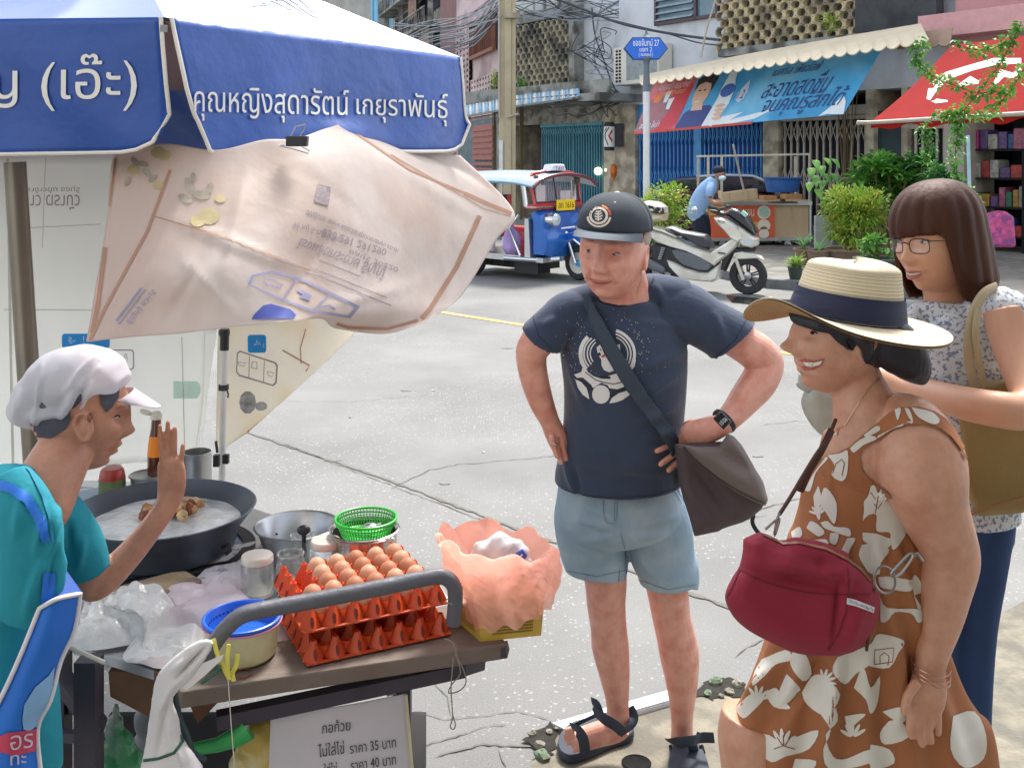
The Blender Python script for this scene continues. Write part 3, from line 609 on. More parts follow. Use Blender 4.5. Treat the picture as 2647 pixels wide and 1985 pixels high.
ap, W3 = pbuild('apartment_block', 'old grey apartment block with barred balconies behind the cable bundle', 1016, 1150, 44, 56, 0, 15, M_grime2)
b = MB(); gl = MB()
for j in range(6):
    za = 4.2+j*2.0
    gl.prism([W3(1026, za+.9, .1), W3(1142, za+.9, .1), W3(1142, za+1.7, .1), W3(1026, za+1.7, .1)], (0, -.03, 0))
    b.bar(W3(1020, za, .5), W3(1146, za, .5), .9, .15); b.bar(W3(1020, za+.8, .9), W3(1146, za+.8, .9), .06)
    for i in range(26): x = 1020+i*5; b.bar(W3(x, za, .9), W3(x, za+.8, .9), .035)
    for x in (1022, 1060, 1100, 1140): b.bar(W3(x, za, .5), W3(x, za+2, .5), .25)
obj('balcony', b, M_grime, ap, smooth=False); obj('window', gl, M_inside, ap, smooth=False)
for x, z in ((1040, 6.9), (1085, 9), (1120, 7.1), (1065, 11)): b = MB(); b.prism([W3(x, z, .6), W3(x+22, z, .6), W3(x+22, z+1.2, .6), W3(x, z+1.2, .6)], (0, -.1, 0)); obj('balcony_screen', b, mat('balcony_brown', '84665a', .8, var=.3), ap, smooth=False)
cy, W4 = pbuild('blue_clad_building', 'building clad in pale blue sheets at the far end above the umbrella', 960, 1030, 40, 44, 0, 16, M_cyan)
b = MB()
for x in (965, 978, 992, 1018): b.bar(W4(x, 0, .1), W4(x, 16, .1), .12)
obj('seam', b, mat('cyan_edge', '9ccbe0', .6), cy, smooth=False)
b = MB(); b.bar(W4(1008, 0, .5), W4(1008, 16, .5), .4); obj('downpipe', b, M_grime, cy, smooth=False)
fr, W5 = pbuild('far_building', 'distant grey building behind the umbrella top at the far end of the lane', 700, 965, 34, 38, 0, 15, mat('far_wall', 'a3a09a', .9, var=.2, vs=1))
# ---- utility pole
def pole_at(name, label, px, s, wpx, z1, m, d=.26):
    g = P(px, 0, s); g.z = 0; r_ = thing(name, label, 'utility pole', g); b = MB(); w_ = wpx/s
    b.box((g.x, g.y, z1/2), (w_, d, z1)); b.box((g.x+w_*.02, g.y-d/2-.02, z1/2), (w_*.42, .05, z1)); obj('post', b, m, r_, smooth=False, bevel=.02); return r_, g
up, g = pole_at('utility_pole', 'beige concrete utility pole carrying the cable tangle behind the tuk-tuk', 1312, 98, 43, 9, mat('pole_concrete', 'b4a88c', .85, var=.12, vs=3, bump=.3, bs=20))
b = MB(); b.box((g.x+.12, g.y-.25, P(0, 45, 98).z), (.42, .2, .13)); obj('crossarm', b, M_beige, up, smooth=False)
b = MB(); b.box((g.x-.17, g.y-.19, 1.9), (.1, .02, 1.0)); obj('notice_plate', b, mat('white_plate', 'd5d8d8', .6), up, smooth=False)
b = MB(); b.tube([(g.x-.2, g.y-.2, 7), (g.x-.22, g.y-.2, 4.3), (g.x-.2, g.y-.22, 3.0)], .03); b.tube([(g.x+.0, g.y-.22, 3.0), (g.x+.28, g.y-.25, 3.08), (g.x+.3, g.y-.2, 3.06)], .03); obj('conduit', b, M_greygate, up)
# ---- cables
M_cab = mat('cable_black', '2f3440', .6, var=.2); M_cab2 = mat('cable_grey', '8d96a0', .6, var=.2)
def cable(pts, s, r, m, label, name='cable', cat='cable', grp=None, k=8):
    ss = s if isinstance(s, (list, tuple)) else [s]*len(pts); q = smooth_path([(p[0], p[1], a) for p, a in zip(pts, ss)], k); b = MB(); b.tube([P(*a) for a in q], r, 6)
    o = obj(name, b, m); tag(o, label, cat, grp); return o
cable([(1380, -20), (1480, 14), (1600, 60), (1700, 82), (1790, 96), (1860, 104)], [95, 98, 104, 108, 112, 116], .035, M_cab, 'thick black cable bundle crossing the white wall above the street sign')
cable([(1500, 30), (1620, 62), (1720, 86), (1800, 110), (1860, 118)], [98, 104, 108, 112, 116], .018, M_cab, 'thin dark cable just under the thick bundle on the white wall')
cable([(1560, -10), (1545, 60), (1535, 130), (1550, 190), (1600, 240)], [95]*5, .022, M_cab2, 'grey cable looping down beside the air conditioner')
cable([(1530, 20), (1538, 90), (1562, 160), (1580, 210), (1604, 262)], [95]*5, .02, M_cab, 'dark cable falling from the tangle to the concrete canopy')
cable([(1470, 130), (1530, 165), (1570, 220), (1600, 250)], [95]*4, .018, M_cab, 'dark cable sloping right across the grimy white wall')
cable([(1850, 0), (1826, 80), (1812, 150)], [118]*3, .022, M_greygate, 'pale conduit leaning across the window and white wall')
rr = random.Random(11)
for i in range(26):
    y0 = 10+i*9+rr.uniform(-6, 6); x1 = 1300+rr.uniform(-6, 6); y1 = rr.uniform(-40, 46)
    cable([(1015+rr.uniform(-10, 30), 60+i*6+rr.uniform(-14, 14)), (1120+rr.uniform(-10, 10), (60+i*6+y1)/2+32+rr.uniform(-8, 8)), (1225, (60+i*6+y1)/2+6+rr.uniform(-8, 8)), (x1, y1)], [58, 70, 84, 96], rr.choice([.012, .016, .022]), [M_cab, M_cab2, M_cab2][i % 3], 'cable left of the utility pole, '+ORD[i]+' from the top at its far end', grp='cables running left of the utility pole', k=4)
for i in range(12):
    cable([(1318, rr.uniform(-20, 50)), (1400, rr.uniform(-10, 50)), (1500, rr.uniform(-10, 60)), (1600, rr.uniform(0, 90))], 97, rr.choice([.012, .018]), [M_cab, M_cab2][i % 2], 'cable strung right from the utility pole to the white wall, '+ORD[i]+' of twelve', grp='cables strung right of the utility pole', k=4)
for i in range(9):
    x = rr.uniform(1520, 1560); y = rr.uniform(80, 150); q = [(x+rr.uniform(-60, 60), y+rr.uniform(-30, 60)) for _ in range(5)]
    cable(q, 96, .013, [M_cab, M_cab2][i % 2], 'loose wire looped in the tangle beside the air conditioner', 'wire', 'wire', 'loose wires of the tangle beside the air conditioner', 6)
for i in range(8):
    q = [(1400+i*25, 270+rr.uniform(-8, 14)), (1440+i*22, 300+rr.uniform(-10, 10)), (1500+i*12, 285+rr.uniform(-12, 12)), (1570+i*8, 262+rr.uniform(-8, 8))]
    cable(q, 97, .014, [M_cab, M_grime][i % 2], 'wire sagging under the concrete canopy above the teal gate', 'wire', 'wire', 'wires sagging under the concrete canopy', 6)
# ---- air conditioner
a0 = ft(1582, .5); ac = thing('air_conditioner', 'white air conditioner unit on the white wall left of the street sign', 'air conditioner', FW(a0+.5, fz(1600, 220), .3))
t0, t1 = ft(1616, .6), ft(1698, .6); z0, z1 = fz(1600, 222, .5), fz(1600, 124, .5); b = MB(); fbox(b, ft(1582, .6), t1, z0, z1, .05, .55); obj('casing', b, mat('ac_white', 'd5d2c6', .6, var=.08), ac, smooth=False, bevel=.02)
b = MB()
for i in range(10):
    for j in range(2): tt = ft(1585, .6)+.05+j*.12; zz = z0+.08+i*(z1-z0-.12)/10; fbox(b, tt, tt+.08, zz, zz+.055, .55, .56)
obj('side_vent', b, M_black, ac, smooth=False)
b = MB(); fbox(b, t0, t1-.04, z0+.12, z1-.06, .552, .562); obj('front_grille', b, mat('ac_grille', '8b9598', .6, var=.2, vs=8), ac, smooth=False)
# ---- street sign
g = G(1670, 0); SY = 17.9; s_ = F/SY; sg = Vector(((1671-CX)/s_, SY, .13)); sp_ = thing('street_sign', 'blue hexagonal street name sign on a white pole with grey ornamental head', 'street sign', sg)
zz = lambda y: HC-(y-HY)/s_
k = .62
b = MB(); b.lathe((sg.x, sg.y, 0), [(.062, .13), (.058, zz(250)), (.062, zz(238))], 20); obj('pole', b, mat('sign_pole_white', 'd3d6d8', .5, .0, var=.08), sp_)
b = MB(); b.lathe((sg.x, sg.y, 0), [(.064, zz(238)), (.066, zz(232)), (.05, zz(170)), (.06, zz(160)), (.1, zz(152)), (.07, zz(146)), (.03, zz(140))], 20); b.lathe((sg.x, sg.y, 0), [(.1, zz(99)), (.075, zz(95)), (.03, zz(88)), (.02, zz(82)), (.001, zz(76))], 16); obj('ornamental_head', b, mat('sign_grey', '66707a', .5, .3), sp_)
def spoly(pts, y0, y1): return [Vector(((x-CX)/s_, y0, zz(y))) for x, y in pts], (0, y1-y0, 0)
hexa = [(1611, 127), (1634, 98), (1704, 98), (1726, 127), (1703, 155), (1636, 156)]; b = MB(); q, vv = spoly(hexa, SY+.02, SY-.05); b.prism(q, vv); obj('border', b, mat('sign_dark_border', '27406e', .5), sp_, smooth=False)
hex2 = [(1614+0, 127), (1635.5, 100), (1702.5, 100), (1723, 127), (1701.5, 153), (1637.5, 154)]; b = MB(); q, vv = spoly(hex2, SY-.06, SY-.07); b.prism(q, vv); obj('face', b, mat('sign_blue', '1467d2', .4), sp_, smooth=False)
def plane_text(txt, q, y, par, m, bold=.0, nm='lettering', s=s_):
    v_, f_, a_ = text2d(txt, bold); qq = quadmap(q); b = MB(); b.add([Vector(((qq(x, yy).x-CX)/s, y, HC-(qq(x, yy).y-HY)/s)) for x, yy in v_], f_); return obj(nm, b, m, par, smooth=False)
M_swhite = mat('sign_white', 'eef2f5', .5, var=0)
plane_text('ซอยจันทน์ 27', [(1635, 103), (1702, 103), (1702, 121), (1635, 121)], SY-.08, sp_, M_swhite, .03)
plane_text('แยก 2', [(1652, 124), (1684, 124), (1684, 135.5), (1652, 135.5)], SY-.08, sp_, M_swhite, .03)
plane_text('( เซนหลุยส์ )', [(1650, 138), (1686, 138), (1686, 150), (1650, 150)], SY-.08, sp_, M_swhite, .02)
# ---- barber light box on the pier, lit lamp behind gate, orange lantern
lb = FW(ft(1575, .4), 0, .4); s2 = F/lb.y
bl = thing('barber_light', 'white light box with black stripes and red chevron mounted on the beige pier', 'light box', lb)
pz = lambda y: HC-(y-HY)/s2
b = MB(); b.lathe((lb.x, lb.y, 0), [(.001, pz(380)), (.15, pz(380)), (.155, pz(352)), (.15, pz(328)), (.001, pz(328))], 24); obj('drum', b, mat('lamp_white', 'e9e4da', .4, var=.03), bl)
b = MB(); b.lathe((lb.x, lb.y, 0), [(.001, pz(390)), (.13, pz(390)), (.15, pz(380)), (.001, pz(380.2))], 24); b.lathe((lb.x, lb.y, 0), [(.001, pz(328.2)), (.15, pz(328)), (.12, pz(316)), (.001, pz(316))], 24); b.box((lb.x+.26, lb.y+.1, pz(350)), (.2, .3, .62)); obj('housing', b, mat('box_black', '2b2c34', .5), bl)
def drum_lay(nm, loops, m):
    v_, f_ = fill2d(loops, 3); b = MB(); b.add([Vector((lb.x+(x-1574)/s2, lb.y-math.sqrt(max(0, .158**2-((x-1574)/s2)**2))-.002, pz(y))) for x, y in v_], f_); obj(nm, b, m, bl)
drum_lay('red_chevron', [[(1580, 334), (1569, 352), (1579, 370), (1581, 362), (1574, 352), (1581, 342)]], mat('chevron_red', 'a8433c', .5)); drum_lay('stripe', [stroke([(1572, 330), (1563, 344), (1562, 356), (1569, 376)], 2.4), stroke([(1566, 331), (1561, 340)], 2), ], mat('stripe_black', '25252d', .5))
ln = FW(ft(1586, .3), 0, .3); s3 = F/ln.y; b = MB(); b.lathe((ln.x, ln.y, 0), [(.001, HC-(423-HY)/s3), (.08, HC-(428-HY)/s3), (.1, HC-(440-HY)/s3), (.08, HC-(456-HY)/s3), (.03, HC-(462-HY)/s3), (.02, HC-(470-HY)/s3)], 9)
tag(obj('orange_lantern', b, mat('lantern_orange', 'c8681c', .6, var=.4, vs=14)), 'small orange hanging lantern beside the teal gate', 'lantern')
for (px, py, rr_) in ((1546, 443, .11), (1566, 440, .035)):
    q = FW(ft(px, .02), 0, .02); b = MB(); b.ball((q.x, q.y, HC-(py-HY)*q.y/F), rr_, 14, 8); tag(obj('lit_lamp', b, mat('lamp_glow', 'fff2c0', .5, emit=1.6, var=.1)), 'glowing white lamp seen through the teal gate' if px == 1546 else 'smaller glowing lamp right of the bright one at the teal gate', 'lamp')
# ---- right : red shop awning, pink wall above, dark shop with goods
rw = thing('red_awning', 'red fabric shop awning with white swirl lettering at top right', 'awning', P(2450, 250, 190))
rp = lambda u, v: (P(2460, 118, 165)*(1-u)+P(2900, 60, 215)*u)*(1-v)+(P(2247, 318, 178)*(1-u)+P(2900, 280, 235)*u)*v+Vector((0, 0, -.06*math.sin(PI*v)-.02*math.sin(u*25)*v))
b = MB(); b.grid(rp, 30, 10, .006); M_red = mat('red_fabric', '8e1412', .85, spec=.15, var=.12, vs=3); sh = obj('fabric', b, M_red, rw)
b = MB(); b.grid(lambda u, v: rp(u, 1)+Vector((.02, -.01, -.08*v+.02*math.sin(u*40)*v)), 40, 3, .004); obj('valance', b, M_red, rw)
b = MB(); b.tube([rp(0, 1)+Vector((-.18, 0, 0)), rp(0, 1), rp(1, 1)], .03, 8); obj('front_rod', b, M_greygate, rw)
RB = bvh(sh)
M_sw = mat('awning_letter_white', 'e8e4dc', .6, var=.1)
lay('lettering', [poly_px([stroke([(2400, 258), (2412, 226), (2450, 196), (2510, 176), (2570, 160), (2640, 158)], [10, 26, 20, 16, 18, 14])]), poly_px([stroke([(2480, 222), (2510, 208), (2530, 214)], [8, 22, 8])]), poly_px([stroke([(2400, 250), (2420, 262), (2450, 262)], [16, 12, 4])]), poly_px([stroke([(2570, 220), (2590, 190), (2620, 196), (2640, 180)], [8, 22, 14, 10])])], RB, M_sw, rw, .004)
rs = building('red_awning_shop', 'dark open shop front full of goods under the red awning', ft(2492), ft(3300), 3.2, 9, mat('rose_wall', 'b98a8c', .85, var=.15, vs=1), -7, .3)
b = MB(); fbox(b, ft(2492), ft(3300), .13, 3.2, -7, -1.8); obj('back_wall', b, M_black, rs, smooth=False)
b = MB(); pbox(b, 2440, 2492, .13, 3.3, -1, .1); obj('pier', b, M_greygate, rs, smooth=False)
b = MB(); fbox(b, ft(2425), ft(3300), fz(2500, 100), fz(2500, 42), .3, .7); obj('parapet', b, mat('rose_band', 'cf9c9c', .8, var=.1), rs, smooth=False)
b = MB(); b.grid(lambda u, v: (P(2320, 92, 132)*(1-u)+P(2462, 72, 142)*u)*(1-v)+(P(2316, 122, 136)*(1-u)+P(2456, 112, 146)*u)*v+Vector((0, 0, -.05*abs(math.sin(u*5*PI))*(v > .9))), 40, 3, .02)
tag(obj('scalloped_awning', b, mat('tan_awning', 'a48a76', .7, var=.1)), 'short tan scalloped awning between the cream canopy and the rose wall', 'awning')
# dark balcony area with pipes above the cream canopy right end
b = MB(); pbox(b, 2210, 2420, fz(2210, 96), 8.5, .3, .56); obj('balcony_panel', b, mat('dark_balcony', '3c3f42', .9, var=.4, vs=2), shop, smooth=False)
cable([(2215, -10), (2212, 40), (2216, 78)], 124, .06, M_greygate, 'thick pale drain pipe on the dark balcony above the canopy', 'drain_pipe', 'pipe')
cable([(2270, -10), (2276, 30), (2300, 60), (2330, 74)], 124, .035, M_greygate, 'pale curved pipe right of the thick drain pipe', 'drain_pipe', 'pipe')
cable([(2400, 24), (2350, 4), (2320, 10), (2322, 26), (2360, 48), (2400, 60)], 126, .05, M_greygate, 'pale looping hose on the dark balcony near the rose wall', 'hose', 'hose')
# goods
gm = [mat('goods_'+c, c, .5, var=.5, vs=14) for c in ('8a2c24', '94702c', '2c5c4a', '8c2f58', '543c68', '8c8a80', '2f4c74', '8c4c60', '6a7c30')]; GN = 'red amber green magenta violet white blue pink lime'.split()
rr = random.Random(3)
st = thing('display_rack', 'dark metal rack of colourful goods inside the red awning shop', 'rack', FW(ft(2560, -.6), .13, -.6)); b = MB()
tA, tB = ft(2486, -.6), ft(2860, -.6)
for z in (.4, .95, 1.5, 2.05): fbox(b, tA, tB, z, z+.03, -.9, -.3)
for t_ in (tA, (tA+tB)/2, tB): fbox(b, t_, t_+.04, .13, 2.5, -.9, -.86); fbox(b, t_, t_+.04, .13, 2.5, -.34, -.3)
obj('frame', b, M_black, st, smooth=False)
n_ = 0
for z in (.43, .98, 1.53, 2.08):
    t_ = tA+.06; q_ = 0
    while t_ < tB-.3:
        k_ = rr.randrange(9); w_ = rr.uniform(.12, .26); h_ = rr.uniform(.2, .42); b = MB(); fbox(b, t_, t_+w_*.92, z, z+h_, -.75, -.35+rr.uniform(0, .06)); o = obj('goods_packet', b, gm[k_], smooth=False, bevel=.02)
        tag(o, GN[k_]+' packet on the '+{.43: 'lowest', .98: 'second', 1.53: 'third', 2.08: 'top'}[z]+' shelf of the shop rack, '+ORD[q_]+' from the left', 'packet', 'packets on the shop rack'); t_ += w_; q_ += 1
b = MB(); p0 = P(2552, 560, 205); b.prism([P(2552, 640, 205), P(2630, 640, 205), P(2624, 560, 205), P(2600, 545, 205), P(2566, 555, 205)], (0, .25, 0)); tag(obj('pink_sack', b, mat('pink_floral', 'b8487c', .6, var=.4, vs=12, col2='7c3c7c', cs=14), bevel=.04), 'pink and purple patterned sack at the front of the red awning shop', 'sack')
b = MB(); b.tube([P(2502, 350, 200), P(2506, 480, 200), P(2510, 760, 200)], .022, 10); tag(obj('pale_post', b, mat('pale_blue_post', '9cc4cc', .5, var=.2)), 'slim pale blue post in front of the shop goods at right', 'post')
# ---- unseen shop added behind the camera: wall cuts sky fill, awning shades near people
ns = thing('added_shade_shop', 'unseen grey shop house with awning added behind the viewer to shade the near people', 'building', (2, -3, 0)); b = MB(); b.box((1.5, -4.5, 4), (16, 4, 8)); obj('wall', b, mat('shade_shop_wall', 'd6d2ca', .9), ns, smooth=False)
b = MB(); b.prism([(-1.2, -2.5, 3.3), (8.5, -2.5, 3.3), (8.5, 1.15, 2.85), (-.6, 1.15, 2.85)], (0, 0, .03)); obj('added_shade_awning', b, mat('shade_awning_green_grey', 'a9b0a8', .7, var=.1), ns, smooth=False)
# ================================================================ VEHICLES AND STREET LIFE
class Frame:
    """vehicle frame: X forward, Y left, Z up; px() reads a photo pixel on the plane Y = off"""
    def __init__(s, o, ang): s.o = Vector(o); s.a = ang; s.R = Matrix.Rotation(ang, 3, 'Z'); s.x = s.R@Vector((1, 0, 0)); s.y = s.R@Vector((0, 1, 0))
    def W(s, x, y, z): return s.o+s.x*x+s.y*y+Vector((0, 0, z))
    def px(s, px, py, off=0):
        k = (px-CX)/F; a = s.o+s.y*off; t = (k*a.y-a.x)/(s.x.x-k*s.x.y); p = a+s.x*t; return (t, HC-(py-HY)*p.y/F)
    def poly(s, pts, off=0): return [s.px(*p, off) for p in pts]
    def to(s, yc=0): return lambda x, z, y: s.W(x, yc+y, z)
def spin(fr, b, c, prof, n=28):        # lathe round the Y axis of a frame at local centre c
    M = fr.R@Matrix.Rotation(PI/2, 3, 'X'); return b.lathe(fr.W(*c), prof, n, M=M)
M_rub_ = mat('tyre_rubber', '2c2d2f', .8, var=.15, vs=20, bump=.3, bs=80); M_chrome = mat('chrome', 'd0d4d8', .18, .9, var=.08); M_steel = mat('brushed_steel', 'b4b8ba', .32, .8, var=.1, vs=8)
M_bk = mat('black_plastic', '222428', .5, var=.15); M_glass = mat('clear_glass', 'e8eef0', .05, trans=.9, alpha=.35, var=.02)
# ---------------------------------------------------------------- tuk-tuk
T = Frame((-.2, 16.9, 0), math.radians(-43)); tk = thing('tuk_tuk', 'red, blue and silver three wheeled taxi with striped seat parked by the utility pole', 'tuk-tuk', T.o)
M_tb = mat('tuk_blue', '1f63b8', .25, .2, var=.1, coat=.6); M_tr = mat('tuk_red', 'c2343c', .3, .1, var=.1, coat=.5); M_ts = mat('tuk_roof_silver', '98a4ac', .35, .3, var=.1, vs=2)
def wheel(fr, c, R, w, par, name='wheel', rim=M_chrome, hub=None, spokes=0, front=None):
    b = MB(); prof = [(R*.62, -w*.42), (R*.72, -w*.5), (R*.92, -w*.5), (R, -w*.25), (R*1.0, w*.25), (R*.92, w*.5), (R*.72, w*.5), (R*.62, w*.42)]
    spin(fr, b, c, prof); o = obj(name, b, M_rub_, par)
    b = MB(); spin(fr, b, c, [(R*.66, -w*.44), (R*.62, -w*.3), (R*.58, -w*.2), (R*.58, w*.2), (R*.62, w*.3), (R*.66, w*.44)])
    if spokes:
        for i in range(spokes):
            a = 2*PI*i/spokes+.3
            for da in (-.12, .12): b.bar(fr.W(*c)+fr.R@Vector((R*.12*math.cos(a+da*3), 0, R*.12*math.sin(a+da*3))), fr.W(*c)+fr.R@Vector((R*.6*math.cos(a+da), 0, R*.6*math.sin(a+da))), .022, .02, up=fr.y)
    else: spin(fr, b, c, [(.001, -w*.3), (R*.3, -w*.34), (R*.56, -w*.2), (R*.6, -w*.05), (.001, 0)])
    obj('rim', b, rim, o)
    b = MB(); spin(fr, b, c, [(.001, -w*.62), (R*.12, -w*.6), (R*.2, -w*.3), (R*.2, w*.4), (.001, w*.5)], 16); obj('hub', b, hub or M_steel, o); return o
for y in (-.64, .64): wheel(T, (0, y, .27), .27, .14, tk, rim=M_steel)
wheel(T, (1.72, 0, .27), .27, .12, tk, rim=mat('white_rim', 'd8d8d4', .4), hub=mat('cyan_hub', '4fb0dc', .4))
b = MB()
for y in (-.62, .62): puff(b, [(-.5, .42), (-.45, .62), (-.2, .7), (.25, .7), (.42, .55), (.42, .42), (.3, .42), (.22, .56), (-.18, .56), (-.32, .42)], .1, .03, T.to(y))
obj('rear_fender', b, mat('fender_white', 'cdd3da', .4, var=.1), tk)
b = MB()
for i in range(7): b.box(T.W(-.42+i*.11, -.735, .63), (.05, .02, .1), M=T.R)
obj('fender_stripe', b, M_tr, tk, smooth=False)
b = MB(); b.box(T.W(.45, 0, .33), (2.1, 1.24, .07), M=T.R); b.box(T.W(.3, -.63, .34), (1.5, .05, .09), M=T.R); b.tube([T.W(.75, -.68, .33), T.W(1.35, -.6, .33), T.W(1.55, -.3, .34)], .04, 10); obj('floor', b, M_chrome, tk)
b = MB(); b.box(T.W(.35, 0, .2), (1.5, .5, .14), M=T.R); b.box(T.W(.95, -.25, .18), (.5, .3, .2), M=T.R)
for i in range(8): b.box(T.W(.2+i*.05, -.5, .24), (.018, .02, .1), M=T.R)
obj('chassis', b, M_bk, tk, smooth=False)
b = MB(); b.bar(T.W(-.5, -.6, .58), T.W(.1, -.6, .3), .05); b.bar(T.W(-.5, -.55, .35), T.W(.1, -.55, .35), .07); b.bar(T.W(.1, -.62, .3), T.W(.1, -.62, .62), .05); obj('side_frame', b, mat('tuk_light_blue', '6fa6bf', .4), tk, smooth=False)
# passenger seat and backrest with stripes
b = MB(); b.box(T.W(-.05, 0, .68), (.5, 1.1, .14), M=T.R); obj('seat', b, mat('seat_red', 'c8404c', .5), tk, bevel=.03)
cols = ['c23c50', '1f4a60', '1c4f7a', '9a9a3c', 'c8404c', 'd0505c', '3c7c50', 'c8a040', '1f4a60', 'c8404c']; b = MB()
for i in range(10): b.mi = i; b.box(T.W(-.3, -.55+.055+i*.11, 1.0), (.1, .108, .56), M=T.R)
obj('backrest', b, [mat('seat_stripe_'+c+str(i), c, .6) for i, c in enumerate(cols)], tk, smooth=False)
b = MB(); b.box(T.W(.62, 0, .62), (.42, .5, .12), M=T.R); b.box(T.W(.55, 0, .45), (.4, .5, .25), M=T.R); obj('driver_seat', b, mat('seat_pink', 'd4566c', .5), tk, bevel=.03)
# body front : curved apron
b = MB(); pf = [(1.2, .36), (1.2, .9), (1.12, 1.08), (1.28, 1.12), (1.42, 1.05), (1.52, .82), (1.58, .6), (1.5, .36)]
puff(b, pf, .56, .05, T.to(0)); obj('front_apron', b, M_tb, tk)
b = MB(); puff(b, [(1.08, .34), (1.08, .98), (1.2, .98), (1.24, .34)], .60, .02, T.to(0)); obj('side_trim', b, M_chrome, tk)
b = MB(); puff(b, [(1.45, .62), (1.52, .74), (1.72, .76), (1.95, .62), (2.02, .42), (1.93, .5), (1.74, .62), (1.58, .58)], .13, .02, T.to(0)); obj('front_fender', b, M_tb, tk)
b = MB(); b.tube([T.W(*p) for p in [(1.44, -.14, .62), (1.56, -.15, .6), (1.72, -.15, .64), (1.9, -.15, .54), (2.0, -.15, .42)]], .018, 8); obj('fender_trim', b, M_chrome, tk)
b = MB()
for y in (-.1, .1): b.tube([T.W(1.52, y, .75), T.W(1.72, y, .27)], .03, 10)
obj('fork', b, M_chrome, tk)
b = MB(); zs = [(1.1, 1.1), (1.34, 1.1), (1.3, 1.2), (1.12, 1.2)]; puff(b, zs, .6, .02, T.to(0)); 
obj('cowl_trim', b, M_tr, tk)
b = MB(); puff(b, [(1.12, 1.13), (1.36, 1.13), (1.36, 1.155), (1.12, 1.155)], .605, .005, T.to(0)); obj('chrome_line', b, M_chrome, tk)
# windscreen frame
b = MB(); ws = lambda y, z: T.W(1.28-(z-1.18)*.22, y, z)
loop = [(-.56, 1.18), (-.56, 1.3), (-.6, 1.56), (-.5, 1.66), (0, 1.72), (.5, 1.66), (.6, 1.56), (.56, 1.3), (.56, 1.18)]
b.tube([ws(*p) for p in loop]+[ws(*loop[0])], .026, 8); obj('windscreen_frame', b, M_tr, tk)
b = MB(); b.tube([ws(y*.93, 1.21+(z-1.18)*.9) for y, z in loop]+[ws(-.56*.93, 1.21)], .014, 8); b.tube([ws(-.02, 1.2), ws(-.02, 1.66)], .012, 6); obj('windscreen_seal', b, M_bk, tk)
b = MB(); b.add([ws(y*.93, 1.21+(z-1.18)*.9) for y, z in loop], [tuple(range(len(loop)))]); obj('windscreen', b, M_glass, tk, smooth=False)
b = MB(); b.box(ws(-.33, 1.33)+T.x*-.05, (.01, .22, .3), M=T.R); b.box(ws(.33, 1.3)+T.x*-.05, (.01, .13, .16), M=T.R); b.box(ws(.2, 1.31)+T.x*-.05, (.01, .1, .14), M=T.R); obj('paper_sheet', b, mat('paper_white', 'dfe3e6', .6, var=.03), tk, smooth=False)
b = MB()
for y in (-.62, .62):
    for x in (-.55, .35): b.tube([T.W(x, y, .7), T.W(x, y, 1.5)], .018, 8)
    b.tube([T.W(1.12, y*.95, 1.15), T.W(1.08, y, 1.55)], .04, 8)
b.tube([T.W(1.02, -.61, .38), T.W(.8, -.62, .8), T.W(1.0, -.62, 1.02)], .02, 8); obj('pillar', b, M_chrome, tk)
# roof
def roof(u, v):
    x = -.75+2.2*u; y = -.78+1.56*v; c = 1-(2*v-1)**2; z = 1.50+.17*c**.6+.04*math.sin(PI*u); 
    if u > .85: z -= (u-.85)*.25*(1-c*.4)
    return T.W(x, y, z)
b = MB(); b.grid(roof, 16, 16, -.03); obj('roof', b, M_ts, tk)
b = MB(); b.tube([roof(1, v/12)+Vector((0, 0, .0)) for v in range(13)], .03, 8); obj('roof_brow', b, mat('tuk_maroon', '5e2230', .3, coat=.5), tk)
b = MB(); b.tube([roof(u/10, 0) for u in range(11)], .014, 6); obj('eave_strip', b, mat('tuk_light_blue', '6fa6bf', .4), tk)
b = MB(); puff(b, [(-.2, 0), (.2, 0), (.15, .11), (-.15, .11)], .09, .015, lambda x, z, y: T.W(1.2+y, x, 1.70+z)); tsn = obj('taxi_sign', b, mat('taxi_white', 'e4e8ee', .4, var=.03), tk)
v_, f_, a_ = text2d('TAXI', .04); b = MB(); b.add([T.W(1.312, -.1+.2*x, 1.715+.06*y) for x, y in v_], f_); obj('lettering', b, M_bnavy, tsn, smooth=False)
b = MB()
b.box(T.W(1.42, .02, 1.165), (.015, .44, .17), M=T.R); pl_ = obj('number_plate', b, mat('plate_yellow', 'f0cf1c', .5, var=.05), tk, smooth=False)
v_, f_, a_ = text2d('สก 1616', .02); b = MB(); b.add([T.W(1.43, -.17+.38*x, 1.115+.1*y) for x, y in v_], f_); obj('lettering', b, mat('plate_ink', '23231c', .5), pl_, smooth=False)
for y in (-.42, .36):
    b = MB(); b.tube([T.W(1.28, y, .93), T.W(1.36, y, .94), T.W(1.55, y, .95), T.W(1.6, y, .95)], [.05, .095, .11, .105], 20); hl = obj('headlight', b, M_chrome, tk)
    b = MB(); b.ball(T.W(1.6, y, .95), (.04, .095, .095), 16, 10, M=T.R); obj('lens', b, mat('lens_glass', 'c8d4da', .08, .3, var=.1), hl)
b = MB(); b.ring(T.W(1.62, .2, .82), .07, .018, 16, 6, M=T.R@Matrix.Rotation(PI/2, 3, 'Y')); b.tube([T.W(1.5, -.2, .8), T.W(1.6, 0, .82), T.W(1.52, .3, .8)], .025, 8); obj('front_ornament', b, M_chrome, tk)
for y in (-.55, .45): b = MB(); b.ball(ws(y, 1.56)+T.x*.1, (.05, .05, .09), 12, 8); obj('mirror', b, mat('mirror_brown', '5c4a44', .3), tk)
